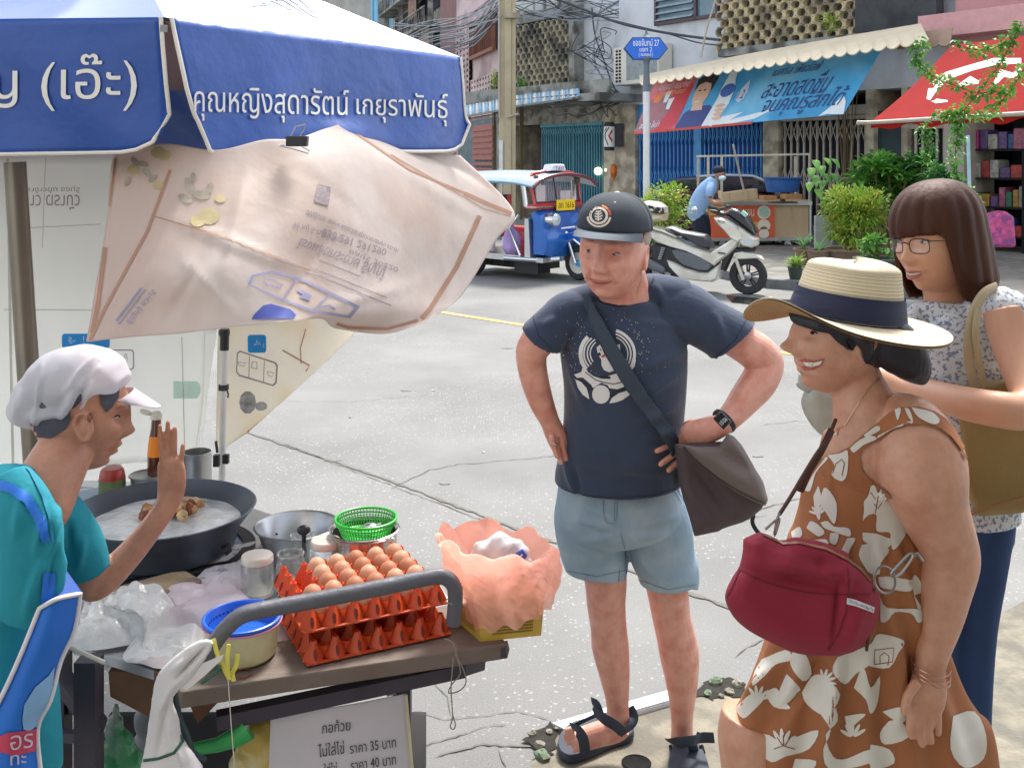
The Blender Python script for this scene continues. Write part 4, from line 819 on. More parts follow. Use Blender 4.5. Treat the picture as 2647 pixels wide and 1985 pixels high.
# purple cloth bag hung on the side
pb = MB(); limb(pb, [(1318, 572, 162, 3), (1316, 590, 162, 9), (1318, 615, 162, 17), (1322, 640, 162, 23), (1320, 656, 162, 16), (1318, 660, 162, 4)], 4, 14, .8); limb(pb, [(1312, 575, 162, 4), (1328, 595, 162, 8), (1338, 618, 162, 10), (1336, 640, 162, 10)], 4, 10, .8)
o = solid('cloth_bag', pb, mat('lilac_cloth', 'a58cc0', .7, var=.15, vs=6), .02, 3, disp=lambda co: .012*wob(co, 14, 2)); tag(o, 'lilac cloth bag hanging on the side of the tuk-tuk', 'bag')
# ---------------------------------------------------------------- scooter
S = Frame((2.17, 14.62, 0), math.radians(-26)); sk = thing('scooter', 'white step-through motor scooter with black seat parked at the kerb', 'scooter', S.o)
M_sw2 = mat('scooter_white', 'dedcd2', .22, var=.05, vs=2, coat=.7, col2='c8c4b6', cs=3); M_sg = mat('scooter_grey', '5c6268', .45, var=.12); M_seat = mat('seat_black', '34393f', .45, var=.12, vs=4)
sp = lambda pts, off=0: S.poly([(1640+x/4.046, 380+y/4.046) for x, y in pts], off)     # pixels of a 4.046x enlargement
fx, fz_ = sp([(1190, 1355)])[0]; 
wheel(S, (fx, 0, .262), .262, .11, sk, rim=M_bk, spokes=5, hub=M_steel); wheel(S, (0.0, 0, .255), .255, .12, sk, rim=M_bk, spokes=5)
def part(nm, pts, w, d, m, y=0, par=sk, off=None): b = MB(); puff(b, sp(pts, off if off is not None else 0), w, d, S.to(y)); return obj(nm, b, m, par)
part('tail_cover', [(185, 885), (200, 870), (330, 890), (480, 960), (620, 1030), (760, 1075), (815, 1095), (900, 1040), (1030, 960), (1130, 970), (1090, 1040), (1000, 1130), (900, 1200), (860, 1250), (700, 1160), (560, 1095), (400, 1050), (260, 1000), (200, 950)], .15, .03, M_sw2)
part('belly_cover', [(355, 1165), (440, 1190), (560, 1250), (700, 1290), (790, 1295), (880, 1230), (935, 1190), (900, 1370), (840, 1410), (640, 1395), (500, 1370), (440, 1310), (385, 1250)], .17, .03, M_sw2)
part('side_panel', [(410, 1070), (470, 1060), (620, 1100), (760, 1160), (850, 1230), (800, 1290), (700, 1285), (540, 1230), (450, 1150)], .175, .02, M_sg)
part('underbody', [(180, 1010), (330, 1010), (700, 1130), (900, 1180), (880, 1360), (500, 1390), (330, 1290), (200, 1200)], .11, .03, M_bk)
part('seat', [(330, 830), (420, 825), (520, 870), (640, 890), (760, 915), (820, 1000), (832, 1060), (740, 1060), (660, 1030), (560, 960), (430, 900)], .14, .035, M_seat)
part('grab_rail', [(190, 830), (230, 820), (360, 870), (480, 930), (470, 950), (330, 890), (200, 850)], .17, .012, M_sw2)
part('front_shield', [(838, 730), (900, 720), (990, 740), (1080, 800), (1160, 900), (1160, 970), (1110, 1010), (1030, 960), (960, 880), (880, 800)], .19, .04, M_sw2)
part('windshield', [(940, 680), (1030, 630), (1110, 655), (1190, 720), (1250, 810), (1290, 900), (1270, 930), (1190, 870), (1090, 790), (1000, 730), (950, 720)], .13, .04, mat('tinted_screen', '2a2c32', .1, var=.1, coat=.5))
part('nose_cover', [(1090, 800), (1180, 860), (1260, 925), (1300, 960), (1300, 1020), (1240, 1060), (1150, 1040), (1100, 1000)], .15, .04, M_sw2)
part('front_fender', [(1030, 1135), (1055, 1090), (1140, 1085), (1250, 1105), (1330, 1140), (1358, 1178), (1260, 1170), (1120, 1178), (1060, 1175)], .075, .02, M_sw2)
part('steering_cover', [(1040, 1050), (1290, 1050), (1260, 1095), (1120, 1095), (1040, 1120), (960, 1300), (900, 1280), (930, 1150)], .08, .02, M_bk)
part('headlight', [(1150, 955), (1200, 940), (1290, 960), (1290, 1000), (1230, 1020), (1160, 1010)], .155, .01, mat('lens_glass', 'c8d4da', .08, .3, var=.1))
b = MB()
for y in (-.07, .07):
    (x1, z1), (x2, z2) = sp([(1070, 1160), (1150, 1385)]); b.tube([S.W(x1, y, z1), S.W(x2, y, z2)], .024, 10)
obj('fork', b, mat('fork_white', 'cfcbbf', .4), sk)
part('exhaust', [(90, 1155), (150, 1140), (300, 1215), (350, 1250), (360, 1300), (320, 1320), (200, 1270), (110, 1200)], .05, .03, M_sg, y=-.13)
part('rear_mudguard', [(110, 1140), (190, 1010), (240, 1000), (200, 1060), (140, 1180)], .06, .01, M_bk)
(x1, z1), (x2, z2) = sp([(330, 1050), (290, 1180)]); b = MB()
for k in range(7): t = k/7; b.ring(S.W(x1+(x2-x1)*t, -.13, z1+(z2-z1)*t), .028, .008, 12, 6)
obj('shock_spring', b, M_steel, sk)
(x1, z1), (x2, z2) = sp([(900, 650), (700, 640)]); b = MB(); b.tube([S.W(x1+.05, .3, z1+.03), S.W(x1, .12, z1), S.W(x1, -.12, z1), S.W(x1-.05, -.34, z1+.03)], .018, 10); hb_ = obj('handlebar', b, M_bk, sk)
b = MB(); b.tube([S.W(x1-.02, -.2, z1+.02), S.W(x1-.06, -.36, z1+.035)], .026, 10); b.tube([S.W(x1+.02, .2, z1+.02), S.W(x1+.04, .32, z1+.03)], .026, 10); obj('grip', b, M_rub_, hb_)
part('dashboard', [(800, 640), (880, 650), (960, 680), (980, 720), (880, 715), (800, 680)], .1, .02, M_bk)
b = MB(); b.ball(S.W(*[sp([(690, 645)])[0][0], -.3, sp([(690, 645)])[0][1]]), (.05, .02, .035), 12, 8); obj('mirror', b, M_chrome, sk)
b = MB(); (xa, za) = sp([(905, 785)], -.2)[0]; v_, f_, a_ = text2d('PCX', .02, 0, .3); 
b.add([S.W(xa-.05+.11*x, -.205, za-.02+.045*y) for x, y in v_], f_); obj('badge', b, M_bk, sk, smooth=False)
(xa, za) = sp([(910, 1100)], -.17)[0]; b = MB(); puff(b, [(xa-.06, za), (xa+.05, za-.01), (xa+.06, za-.03), (xa-.04, za-.025)], .178, .003, S.to(0)); obj('side_vent', b, M_bk, sk)
(xa, za) = sp([(1150, 700)], -.1)[0]; b = MB(); b.box(S.W(xa, -.1, za), (.09, .07, .05), M=S.R@Matrix.Rotation(.7, 3, 'Y')); obj('sticker', b, mat('mint_sticker', '9ec8bc', .4), sk, smooth=False)
# top box on the scooter
b = MB(); puff(b, sp([(15, 640), (60, 580), (160, 557), (270, 575), (335, 625), (345, 690)]), .2, .06, S.to(0)); tb = obj('top_case', b, M_sw2, sk)
b = MB(); puff(b, sp([(10, 660), (345, 690), (330, 770), (200, 795), (60, 780), (25, 720)]), .2, .05, S.to(0)); obj('case_base', b, mat('case_cream', 'cbbf9f', .5, var=.15, vs=6, col2='8f7f60', cs=6, ccut=(.55, .7)), tb)
b = MB(); puff(b, sp([(165, 610), (200, 598), (330, 630), (340, 690), (250, 680), (180, 650)]), .206, .01, S.to(0)); obj('scuffed_patch', b, mat('peeling_black', '2c2a28', .8, var=.3, vs=10, col2='d8d2c0', cs=18, ccut=(.55, .6)), tb)
# ---------------------------------------------------------------- car behind
K = Frame(P(1850, 0, 115)*1, math.radians(-12)); K.o.z = 0
car = thing('parked_car', 'dark maroon hatchback with tinted windows parked in front of the blue gate', 'car', K.o); kp_ = lambda pts, off=-.8: K.poly(pts, off)
M_mar = mat('car_maroon', '54343c', .2, .3, var=.08, coat=.8); M_tint = mat('tinted_glass', '232c3a', .06, var=.1, spec=.8)
b = MB(); body = [(1690, 600), (1690, 520), (1702, 492), (1740, 482), (1960, 492), (2020, 505), (2075, 525), (2085, 560), (2080, 600)]; puff(b, kp_(body), .82, .08, K.to(0)); obj('body', b, M_mar, car)
b = MB(); cab = [(1712, 490), (1722, 470), (1745, 460), (1800, 455), (1880, 452), (1945, 454), (1975, 466), (2010, 500), (1990, 508), (1730, 500)]; puff(b, kp_(cab), .76, .1, K.to(0)); obj('cabin', b, M_mar, car)
for q in ([(1812, 463), (1880, 459), (1905, 461), (1925, 492), (1812, 490)], [(1916, 461), (1945, 462), (1968, 472), (1992, 497), (1936, 493)], [(1735, 474), (1760, 466), (1800, 463), (1800, 489), (1735, 486)]):
    b = MB(); puff(b, kp_(q), .785, .01, K.to(0)); obj('window', b, M_tint, car)
b = MB(); b.tube([K.W(*[kp_([q])[0][0], -.72, kp_([q])[0][1]]) for q in [(1800, 457), (1870, 453), (1945, 455), (1985, 470)]], .03, 8); obj('roof_rail', b, mat('roof_rail_silver', 'c4ccd8', .3, .4), car)
for x in (1745, 2030): wheel(K, (kp_([(x, 600)])[0][0], -.72, .3), .3, .2, car, rim=M_steel); 
for x in (1745, 2030): wheel(K, (kp_([(x, 600)])[0][0], .72, .3), .3, .2, car, rim=M_steel)
# ---------------------------------------------------------------- food cart across the road
Q = Frame(P(1828, 0, 127)*1, math.radians(4)); Q.o.z = .13; qs = P(2097, 0, 130)
vc = thing('vendor_cart', 'old wooden vendor cart with orange poster and metal frame by the shrubs', 'cart', Q.o)
M_ply = mat('weathered_plywood', 'c0a986', .8, var=.12, vs=3, col2='8d6f4a', cs=5, ccut=(.55, .7), stretch=(1, 1, .25)); M_wd = mat('dark_wood', '6f5a46', .8, var=.2, vs=6)
L_ = 2.12; zt = .92
b = MB(); b.box(Q.W(L_/2, .4, .5), (L_, .78, .78), M=Q.R); b.box(Q.W(L_/2, .4, .9), (L_+.06, .86, .035), M=Q.R); obj('box', b, M_ply, vc, smooth=False, bevel=.008)
b = MB(); b.box(Q.W(L_/2, -.035, .86), (L_+.1, .04, .07), M=Q.R); b.box(Q.W(L_/2, -.03, .13), (L_+.04, .05, .06), M=Q.R); b.box(Q.W(L_+.03, .4, .5), (.04, .8, .86), M=Q.R); obj('edge_trim', b, M_steel, vc, smooth=False)
for x in (.35, L_-.4):
    for y in (.12, .7): wheel(Q, (x, y, .02), .13, .05, vc, rim=M_steel)
b = MB(); zf = HC-(404-HY)/127-.13
for x, y in ((0.02, 0), (.3, .0), (.02, .8), (L_, .8)): b.bar(Q.W(x, y, .9), Q.W(x, y, zf), .045)
b.bar(Q.W(0, 0, zf), Q.W(L_, 0, zf+.04), .04); b.bar(Q.W(0, .8, zf), Q.W(L_, .8, zf+.04), .04); b.bar(Q.W(0, 0, zf), Q.W(0, .8, zf), .04); b.bar(Q.W(L_, 0, zf+.04), Q.W(L_, .8, zf+.04), .04); b.bar(Q.W(L_, 0, .9), Q.W(L_, 0, zf+.04), .02); obj('frame', b, mat('frame_white', 'b9b3a4', .5, .2, var=.2, vs=6), vc, smooth=False)
b = MB(); b.bar(Q.W(.62, .3, zf+.25), Q.W(.86, .2, .95), .035); obj('leaning_pole', b, M_greygate, vc, smooth=False)
b = MB(); b.box(Q.W(.72, -.012+0, .5), (1.36, .02, .72), M=Q.R); po = obj('poster', b, mat('poster_orange', 'd9653c', .5, var=.1, vs=3, col2='e2a15a', cs=3, ccut=(.6, .7)), vc, smooth=False)
def pq(u, v, y=-.03): return Q.W(.04+1.36*u, y, .86-.72*v)
def on_poster(nm, loops, m, y=-.03, wind=False): v_, f_ = fill2d(loops, 0, wind); b = MB(); b.add([pq(a, c, y) for a, c in v_], f_); obj(nm, b, m, po, smooth=False)
M_pw = mat('poster_white', 'e8e0d0', .5, var=.05)
on_poster('yellow_patch', [[(0, 0), (.24, 0), (.2, .3), (0, .34)], [(.6, .52), (.73, .52), (.73, .66), (.62, .62)]], mat('poster_yellow', 'dcb04c', .5))
on_poster('mint_disc', [circ(.83, .25, .10, .19, 24)], M_pw); on_poster('mint_disc', [circ(.835, .25, .08, .155, 24)], mat('poster_mint', 'a8c8b0', .5), -.034)
on_poster('snack_shape', [circ(.83, .62, .1, .17, 20), circ(.83, .86, .08, .12, 20)], M_pw, -.03, True); on_poster('snack_bowl', [circ(.83, .74, .06, .09, 16, PI, 2*PI)], mat('poster_brown', '7c6a4c', .5), -.034)
v_, f_, a_ = text2d('หยน', .03); b = MB(); b.add([pq(.52+.16*x, .36-.2*y, -.034) for x, y in v_], f_); obj('lettering', b, M_pw, po, smooth=False)
b = MB(); 
def at_s(px, py, s): return P(px, py, s)
c = at_s(2023, 478, 134); b.lathe((c.x, c.y, c.z), [(.001, -.14), (.29, -.14), (.3, -.12), (.35, .1), (.4, .12), (.405, .14), (.36, .13), (.33, .1), (.28, -.1), (.001, -.11)], 36, sy=.8)
b.v = [tuple(v) for v in b.v]; tag(obj('plastic_basin', b, mat('basin_blue', '2a5c9e', .4, var=.1)), 'large blue plastic basin standing on the vendor cart', 'basin')
b = MB(); b.lathe((c.x, c.y, 1.04), [(.05, 0), (.05, c.z-.14-1.04)], 10); b.box((c.x, c.y, 1.06), (.5, .3, .03)); tag(obj('basin_stand', b, M_wd), 'small wooden stand under the blue basin', 'stand')
b = MB(); M_ = Matrix.Rotation(-.12, 3, 'Y'); A_ = at_s(1911, 507, 131); b.box(A_, (.72, .06, .2), M=M_); b.box(A_+Vector((.01, .15, .09)), (.7, .34, .02), M=M_); b.box(A_+Vector((-.34, .15, .02)), (.03, .34, .16), M=M_); tag(obj('wooden_tray', b, M_ply, smooth=False, bevel=.008), 'pale wooden tray propped on the vendor cart before the bending man', 'tray')
for (x, y, w_, lab) in ((1985, 512, .26, 'flattened brown carton on the cart below the blue basin'), (2045, 508, .34, 'wider brown carton at the right end of the cart')):
    b = MB(); b.box(at_s(x, y, 136), (w_, .22, .09), rz=.2); tag(obj('cardboard_box', b, mat('cardboard', 'a8794e', .8, var=.15), smooth=False), lab, 'carton')
# ---------------------------------------------------------------- bending man
M_skb = mat('skin_tan', 'a0705a', .5, var=.1, vs=20, sss=.05); M_lbl = mat('light_blue_shirt', '8fb1da', .8, var=.1, vs=8, bump=.4, bs=12); M_navy = mat('navy_cloth', '1c2436', .85, var=.2, vs=8)
mb_ = MB(); s0 = 138
limb(mb_, [(1850, 500, s0, 6), (1852, 475, s0, 7.5), (1856, 462, s0, 8)], 3, 14); mb_.ball(P(1861, 449, s0), (.10, .105, .125), 18, 12); mb_.ball(P(1870, 452, s0), (.03, .04, .03), 10, 8)
limb(mb_, [(1835, 500, s0+2, 6), (1836, 515, s0+3, 5.5), (1850, 527, s0+4, 5)], 3, 12); limb(mb_, [(1850, 524, s0+4, 6), (1858, 528, s0+4, 5.5), (1864, 530, s0+4, 2)], 3, 10)
for k in range(4): limb(mb_, [(1858, 523+k*3, s0+4, 1.7), (1866, 525+k*3, s0+4, 1.6), (1870, 529+k*3, s0+4, 1.2)], 2, 8)
bm_ = solid('person', mb_, M_skb, .012, 3, at=P(1810, 690, 138)); tag(bm_, 'man in light blue shirt and black cap bending over the vendor cart', 'person')
mb_ = MB(); limb(mb_, [(1846, 462, s0, 11), (1838, 476, s0, 20, .9), (1822, 500, s0, 24, .85), (1808, 525, s0, 25, .85), (1799, 548, s0, 23, .9), (1806, 562, s0, 20, .9)], 5, 22); limb(mb_, [(1838, 478, s0+2, 11), (1834, 494, s0+3, 10), (1833, 508, s0+3, 9)], 4, 14)
solid('shirt', mb_, M_lbl, .014, 3, bm_, disp=lambda co: .01*wob(co, 10, 4))
mb_ = MB(); limb(mb_, [(1806, 556, s0, 20, .9), (1808, 580, s0, 18), (1812, 620, s0, 14), (1810, 680, s0, 10)], 4, 16); limb(mb_, [(1812, 556, s0-1, 19, .9), (1822, 590, s0-2, 16), (1824, 630, s0-2, 12), (1822, 684, s0-2, 9)], 4, 16)
solid('trousers', mb_, M_navy, .016, 3, bm_)
mb_ = MB(); mb_.ball(P(1858, 440, s0), (.125, .125, .085), 20, 12); mb_.box(P(1871, 446, s0), (.09, .14, .015), M=Matrix.Rotation(.3, 3, 'Y')); solid('cap', mb_, M_navy, .012, 2, bm_)
mb_ = MB(); mb_.ball(P(1867, 461, s0+1), (.07, .08, .05), 16, 10); obj('face_mask', mb_, mat('mask_blue', 'bfd3dc', .7), bm_)
# ---------------------------------------------------------------- plants
def leafset(mb, c, d, L, w, droop, up=None, seg=4, fold=.25):
    """one pointed leaf from c along d, drooping"""
    d = Vector(d).normalized(); sd_ = d.cross(Vector((0, 0, 1)));
    if sd_.length < .05: sd_ = Vector((1, 0, 0))
    sd_.normalize(); n = sd_.cross(d); p = Vector(c); vs = []
    for i in range(seg+1):
        t = i/seg; ww = w*math.sin(PI*(.08+.92*t)**.75)*(1 if t < 1 else 0); q = p+d*(L*t)+Vector((0, 0, -droop*L*t*t)); vs += [q-sd_*ww/2+n*ww*fold, q, q+sd_*ww/2+n*ww*fold]
    fs = []
    for i in range(seg): a = i*3; fs += [(a, a+1, a+4, a+3), (a+1, a+2, a+5, a+4)]
    mb.add(vs, fs)
def rdir(r, zmin=-.4): 
    while True:
        v = Vector((r.uniform(-1, 1), r.uniform(-1, 1), r.uniform(zmin, 1)))
        if .1 < v.length < 1: return v.normalized()
LM = lambda n_, a, c2=None: mat(n_, a, .5, var=.3, vs=3, tl=.25, col2=c2, cs=5)
M_g1, M_g2, M_g3, M_g4 = LM('leaf_yellowgreen', '87b045', 'b9c052'), LM('leaf_green', '4f8f3c', '7cb04c'), LM('leaf_deep', '3b7440', '5f9a48'), LM('leaf_pale', '86b87a')
M_stem = mat('plant_stem', '6a5a3c', .8, var=.2); M_pot = mat('terracotta_pot', '7c6a58', .8, var=.25, vs=6); M_dpot = mat('dark_pot', '33413a', .6, var=.2)
def pot(par, c, r, h, m):
    b = MB(); b.lathe(c, [(.001, 0), (r*.72, 0), (r, h*.9), (r*1.08, h*.9), (r*1.08, h), (r*.9, h), (r*.85, h*.85), (.001, h*.85)], 26); return obj('pot', b, m, par)
def bush(name, label, px, py, s, rx, ry, rz, n, L, w, m, potd=None, seed=1, droop=.3, core=None, cat='plant', clumps=9):
    r = random.Random(seed); c = P(px, py, s); base = Vector((c.x, c.y, .13)); t = thing(name, label, cat, base); b = MB(); cl = []
    for i in range(clumps): v = rdir(r, -1)*r.uniform(.35, .75); cl.append((c+Vector((v.x*rx, v.y*ry, v.z*rz)), r.uniform(.38, .6)))
    for i in range(n):
        cc, k = cl[i % clumps]; v = rdir(r, -1); q = cc+Vector((v.x*rx*k, v.y*ry*k, v.z*rz*k))*r.uniform(.5, 1.0); d = (v+Vector((0, 0, .35))+rdir(r)*.5).normalized()
        leafset(b, q, d, L*r.uniform(.6, 1.2), w*r.uniform(.8, 1.2), droop, seg=3)
    obj('foliage', b, m, t)
    b = MB(); zb_ = (potd[1]*.85 if potd else 0)+.13
    for i in range(7): v = cl[i][0]; mid = Vector((c.x+(v.x-c.x)*.4, c.y+(v.y-c.y)*.4, (zb_+v.z)/2)); b.tube([(c.x+r.uniform(-.04, .04), c.y, zb_), mid, v], [.018, .012, .006], 6)
    obj('stem', b, M_stem, t)
    if potd: pot(t, base, potd[0], potd[1], potd[2])
    return t
bush('shrub', 'bright green leafy shrub behind the scooter top case at the foot of the sign pole', 1716, 540, 150, .50, .3, .42, 1500, .085, .045, M_g1, (.22, .3, M_dpot), 3, clumps=14)
bush('shrub', 'small grassy green plant low behind the scooter tail', 1684, 605, 152, .12, .12, .25, 150, .16, .03, M_g2, None, 4)
bush('shrub', 'dense yellow green shrub with narrow leaves in a stone pot right of the cart', 2195, 555, 160, .56, .4, .52, 3600, .115, .036, M_g1, (.4, .32, M_pot), 6, clumps=20)
def rosette(par, c, n, L, w, m, r, up=.5, droop=.6, nm='leaves', seg=6, spread=1):
    b = MB()
    for i in range(n): a = r.uniform(0, 2*PI); e = r.uniform(.1, 1.2)*up; leafset(b, Vector(c)+Vector((0, 0, r.uniform(-.05, .05))), (math.cos(a)*spread, math.sin(a)*spread, e+.15), L*r.uniform(.7, 1.1), w*r.uniform(.8, 1.1), droop*r.uniform(.3, 1.1), seg=seg)
    return obj(nm, b, m, par)
r = random.Random(9)
dr = thing('dracaena', 'tall leafy plant with long arching green leaves before the grey gate', 'plant', Vector((P(2280, 0, 150).x, P(2280, 0, 150).y, .13)))
st_ = MB()
for px, py, n, L in ((2262, 440, 22, .42), (2230, 470, 16, .36), (2300, 452, 18, .4), (2385, 430, 20, .42), (2340, 470, 18, .4), (2270, 500, 14, .34), (2375, 490, 14, .36), (2420, 475, 10, .34)):
    c = P(px, py, 150); rosette(dr, c, int(n*2.2), L*1.15, .13, M_g2 if px < 2350 else M_g3, r, 1.1, .55, 'leaf_crown'); st_.tube([Vector((dr.location.x+r.uniform(-.1, .1), dr.location.y, .13)), c], .02, 6)
obj('stem', st_, M_stem, dr); pot(dr, dr.location, .3, .35, M_pot)
bush('shrub', 'tall leafy green shrub filling the corner behind the dense yellow green one', 2300, 462, 146, .62, .35, .5, 1500, .22, .07, M_g2, (.3, .3, M_pot), 31, droop=.5, clumps=16)
bush('shrub', 'leafy shrub rising beside the pale post at the red awning', 2420, 500, 165, .4, .3, .45, 700, .2, .06, M_g3, (.3, .3, M_pot), 32, droop=.5, clumps=10)
hl_ = thing('broadleaf_plant', 'slender plant with broad heart shaped leaves between the basin and the shrub', 'plant', Vector((P(2122, 0, 150).x, P(2122, 0, 150).y, .13))); b = MB(); st_ = MB()
for px, py in ((2105, 425), (2130, 420), (2150, 422), (2098, 445), (2124, 440), (2150, 460), (2105, 465), (2130, 478), (2096, 482), (2140, 500), (2112, 500), (2128, 460)):
    c = P(px, py, 150); a = r.uniform(-.8, .8); leafset(b, c+Vector((0, 0, .07)), (math.sin(a)*.6, -.6, -.35), .19, .15, .5, seg=5, fold=.12); st_.tube([P(2122, 520, 150), c+Vector((0, .02, .07))], .006, 5)
st_.tube([Vector((hl_.location.x, hl_.location.y, .13)), P(2122, 520, 150)], .012, 6); obj('leaves', b, M_g2, hl_); obj('stem', st_, M_stem, hl_); pot(hl_, hl_.location, .18, .25, M_dpot)
def tuft(name, label, px, py, s, n, L, w, m, potd, seed, up=1.4, droop=.5):
    r = random.Random(seed); g_ = P(px, py, s); ph = potd[1] if potd else 0; base = Vector((g_.x, g_.y, .13)); t = thing(name, label, 'plant', base); rosette(t, (g_.x, g_.y, .13+ph), n, L, w, m, r, up, droop)
    if potd: pot(t, base, *potd)
    return t
g_ = lambda px, py: (py-HY)/(HC-.13)
tuft('spider_plant', 'bushy grass-like plant in a small dark pot near the kerb', 2056, 722, g_(0, 722), 90, .26, .022, M_g1, (.11, .19, M_dpot), 5)
tuft('agave', 'spiky blue green plant behind the grass-like potted plant', 2078, 690, 158, 16, .36, .045, M_g4, (.16, .3, M_pot), 6, 1.6, .2)
tuft('agave', 'smaller spiky plant rising from the pot beside the dense shrub', 2118, 690, 160, 12, .3, .03, M_g4, (.2, .3, M_pot), 8, 1.5, .3)
b = MB(); q = P(2128, 0, 152); b.box((q.x, q.y, .13+.4), (.3, .06, .8), rz=.1); tag(obj('grey_board', b, mat('grey_board', '9aa09c', .7, var=.15)), 'plain grey board standing behind the spiky plants', 'board')
bush('shrub', 'low round-leaved plant in a wide dark pot left of the brown haired woman', 2270, 640, 175, .3, .25, .2, 160, .12, .07, M_g2, (.34, .3, M_dpot), 12)
bush('balcony_plant', 'yellow green plant growing on the balcony edge above the cream canopy', 2190, 62, 122, .75, .25, .28, 420, .12, .05, M_g1, None, 13); 
bush('balcony_fern', 'small fern growing on the wall left of the utility pole', 1280, 218, 84, .2, .15, .42, 160, .16, .04, M_g1, None, 14)
bush('balcony_fern', 'small fern growing on the canopy right of the utility pole', 1348, 222, 88, .22, .15, .25, 130, .16, .04, M_g2, None, 15)
# vine hanging in front of the red awning (near, right)
r = random.Random(21); vn = thing('hanging_vine', 'thin leafy vine hanging in front of the red awning at right', 'vine', P(2480, 400, 300)); b = MB(); st_ = MB()
for path in ([(2380, 110), (2370, 160), (2400, 190), (2450, 215), (2530, 240), (2600, 235)], [(2420, 300), (2470, 290), (2540, 300), (2600, 250), (2647, 180)], [(2470, 300), (2476, 340), (2470, 400), (2480, 470), (2520, 520)], [(2390, 330), (2400, 370), (2392, 420)], [(2640, 60), (2600, 140), (2560, 200), (2480, 300)], [(2480, 120), (2540, 130), (2610, 110)]):
    q = smooth_path([(x, y, 300+(x-2400)*.1) for x, y in path], 10); st_.tube([P(*a) for a in q], .004, 5)
    for a in q:
        for _ in range(5): leafset(b, P(a[0]+r.uniform(-16, 16), a[1]+r.uniform(-16, 16), a[2]), rdir(r), .07*r.uniform(.6, 1.1), .035, .4, seg=3)
obj('leaves', b, M_g2, vn); obj('stem', st_, M_stem, vn)
# ================================================================ UMBRELLA OVER THE STALL
A = Vector((-.9, 2.6, 2.24)); Bv = Vector((-.19, 3.7, 2.25)); CEN = Vector((-1.49, 3.76, 2.78))
def rotc(p, k): d = p-CEN; M = Matrix.Rotation(-k*PI/3, 3, 'Z'); q = M@d; return Vector((CEN.x+q.x, CEN.y+q.y, p.z))
VX = [A, Bv]+[rotc(A, k) for k in (-2, -3, -4)]+[Vector((-2.26, 2.70, 2.24))]
M_umb = mat('umbrella_blue_pvc', '10479a', .42, var=.12, vs=2.5, coat=.15, bump=.3, bs=6); M_umt = mat('umbrella_top_pvc', '24509f', .42, var=.12, vs=2, coat=.8, spec=.6, sheen=.1, bump=.1, bs=6); M_umi = mat('umbrella_lining', 'a3878a', .7, var=.08, tl=.5); M_pipe = mat('white_piping', 'd8d4cc', .7, var=.1)
um = thing('umbrella', 'large blue street umbrella with white Thai lettering over the food stall', 'umbrella', (CEN.x, CEN.y, 0))
def facet(i, u, v):      # u along the edge, v from edge to top, sagging a little
    a, b_ = VX[i], VX[(i+1) % 6]; p = a*(1-u)+b_*u; q = p*(1-v)+CEN*v; q.z -= .09*math.sin(PI*v)*math.sin(PI*u)+.02*math.sin(u*PI)*(1-v); return q
cb = []
for i in range(6):
    b = MB(); b.grid(lambda u, v: facet(i, u, v), 20, 14); o = obj('canopy_panel', b, M_umt, um, sharp=180); cb.append(o)
    b = MB(); b.grid(lambda u, v: facet(i, u, v)+Vector((0, 0, -.012)), 20, 14); obj('lining', b, M_umi, o, sharp=180)
for p in VX:
    b = MB(); b.bar(p+Vector((0, 0, -.03)), CEN+Vector((0, 0, -.05)), .018, .018); obj('rib', b, M_steel, um, smooth=False)
b = MB(); b.tube([(CEN.x, CEN.y, 0), (CEN.x, CEN.y, 2.8)], .028, 14); obj('pole', b, M_steel, um)
# valances : the two facing the camera follow the photo
def vgrid(p0, p1, hts, out0, out1, seed, nu=36, nv=12, rnd=.10, rb=0):
    r = random.Random(seed); ph = [r.uniform(0, 6) for _ in range(4)]
    def fn(u, v):
        p = p0*(1-u)+p1*u; h = hts[0]*(1-u)+hts[1]*u; uu = u
        k = 0
        if v > .5:
            for e, s_ in ((u, 1), (1-u, 1)):
                if e < rnd and not (rb == 1 and s_ == 1 and e == u): k = max(k, (1-math.sqrt(max(0, 1-(1-e/rnd)**2)))*.28*(v-.5)*2)
        d = (p1-p0).normalized(); nn = Vector((d.y, -d.x, 0)); return p+Vector((0, 0, -h*v*(1-k)))+nn*((out0*(1-u)+out1*u)*v+.012*math.sin(u*9+ph[0])*v+.008*math.sin(u*21+v*5+ph[1])*v)
    return fn
LV = A+Vector((-1.36, .10, 0))
f1 = vgrid(A+Vector((-.008, 0, 0)), LV, (.345, .37), .05, .05, 1); f2 = vgrid(A+Vector((.015, .015, 0)), Bv, (.36, .345), .03, .03, 2)
def f2w(u, v):      # second valance : left edge pulled inward like a tent flap, lower edge lifted around the clip
    p = f2(u, v); d = (Bv-A).normalized(); p += d*(.07*v*(1-u)**2)
    lift = math.exp(-((u-.42)/.16)**2)*.045-math.exp(-((u-.14)/.1)**2)*.03
    p.z += lift*v**3; nn = Vector((d.y, -d.x, 0)); p += nn*(.04*math.exp(-((u-.5)/.2)**2)*v**4*math.sin(v*9)); return p
def val(fn, nm='valance'):
    b = MB(); b.grid(fn, 60, 20, .003); o = obj(nm, b, M_umb, um, sharp=180)
    e = [fn(0, j/14) for j in range(15)]+[fn(i/30, 1) for i in range(1, 31)]+[fn(1, 1-j/14) for j in range(1, 15)]; b = MB(); b.tube(e, .006, 8); obj('piping', b, M_pipe, o); return o
v1 = val(f1); v2 = val(f2w)
for i in (1, 2, 3, 4):
    a_, b2 = VX[i], VX[(i+1) % 6]
    val(vgrid(b2, a_, (.35, .35), .03, .03, 5+i)) if False else val(vgrid(a_, b2, (.35, .35), .03, .03, 5+i))
V1, V2 = bvh(v1), bvh(v2); M_ulet = mat('umbrella_letter_white', 'dcdcd6', .6, var=.06)
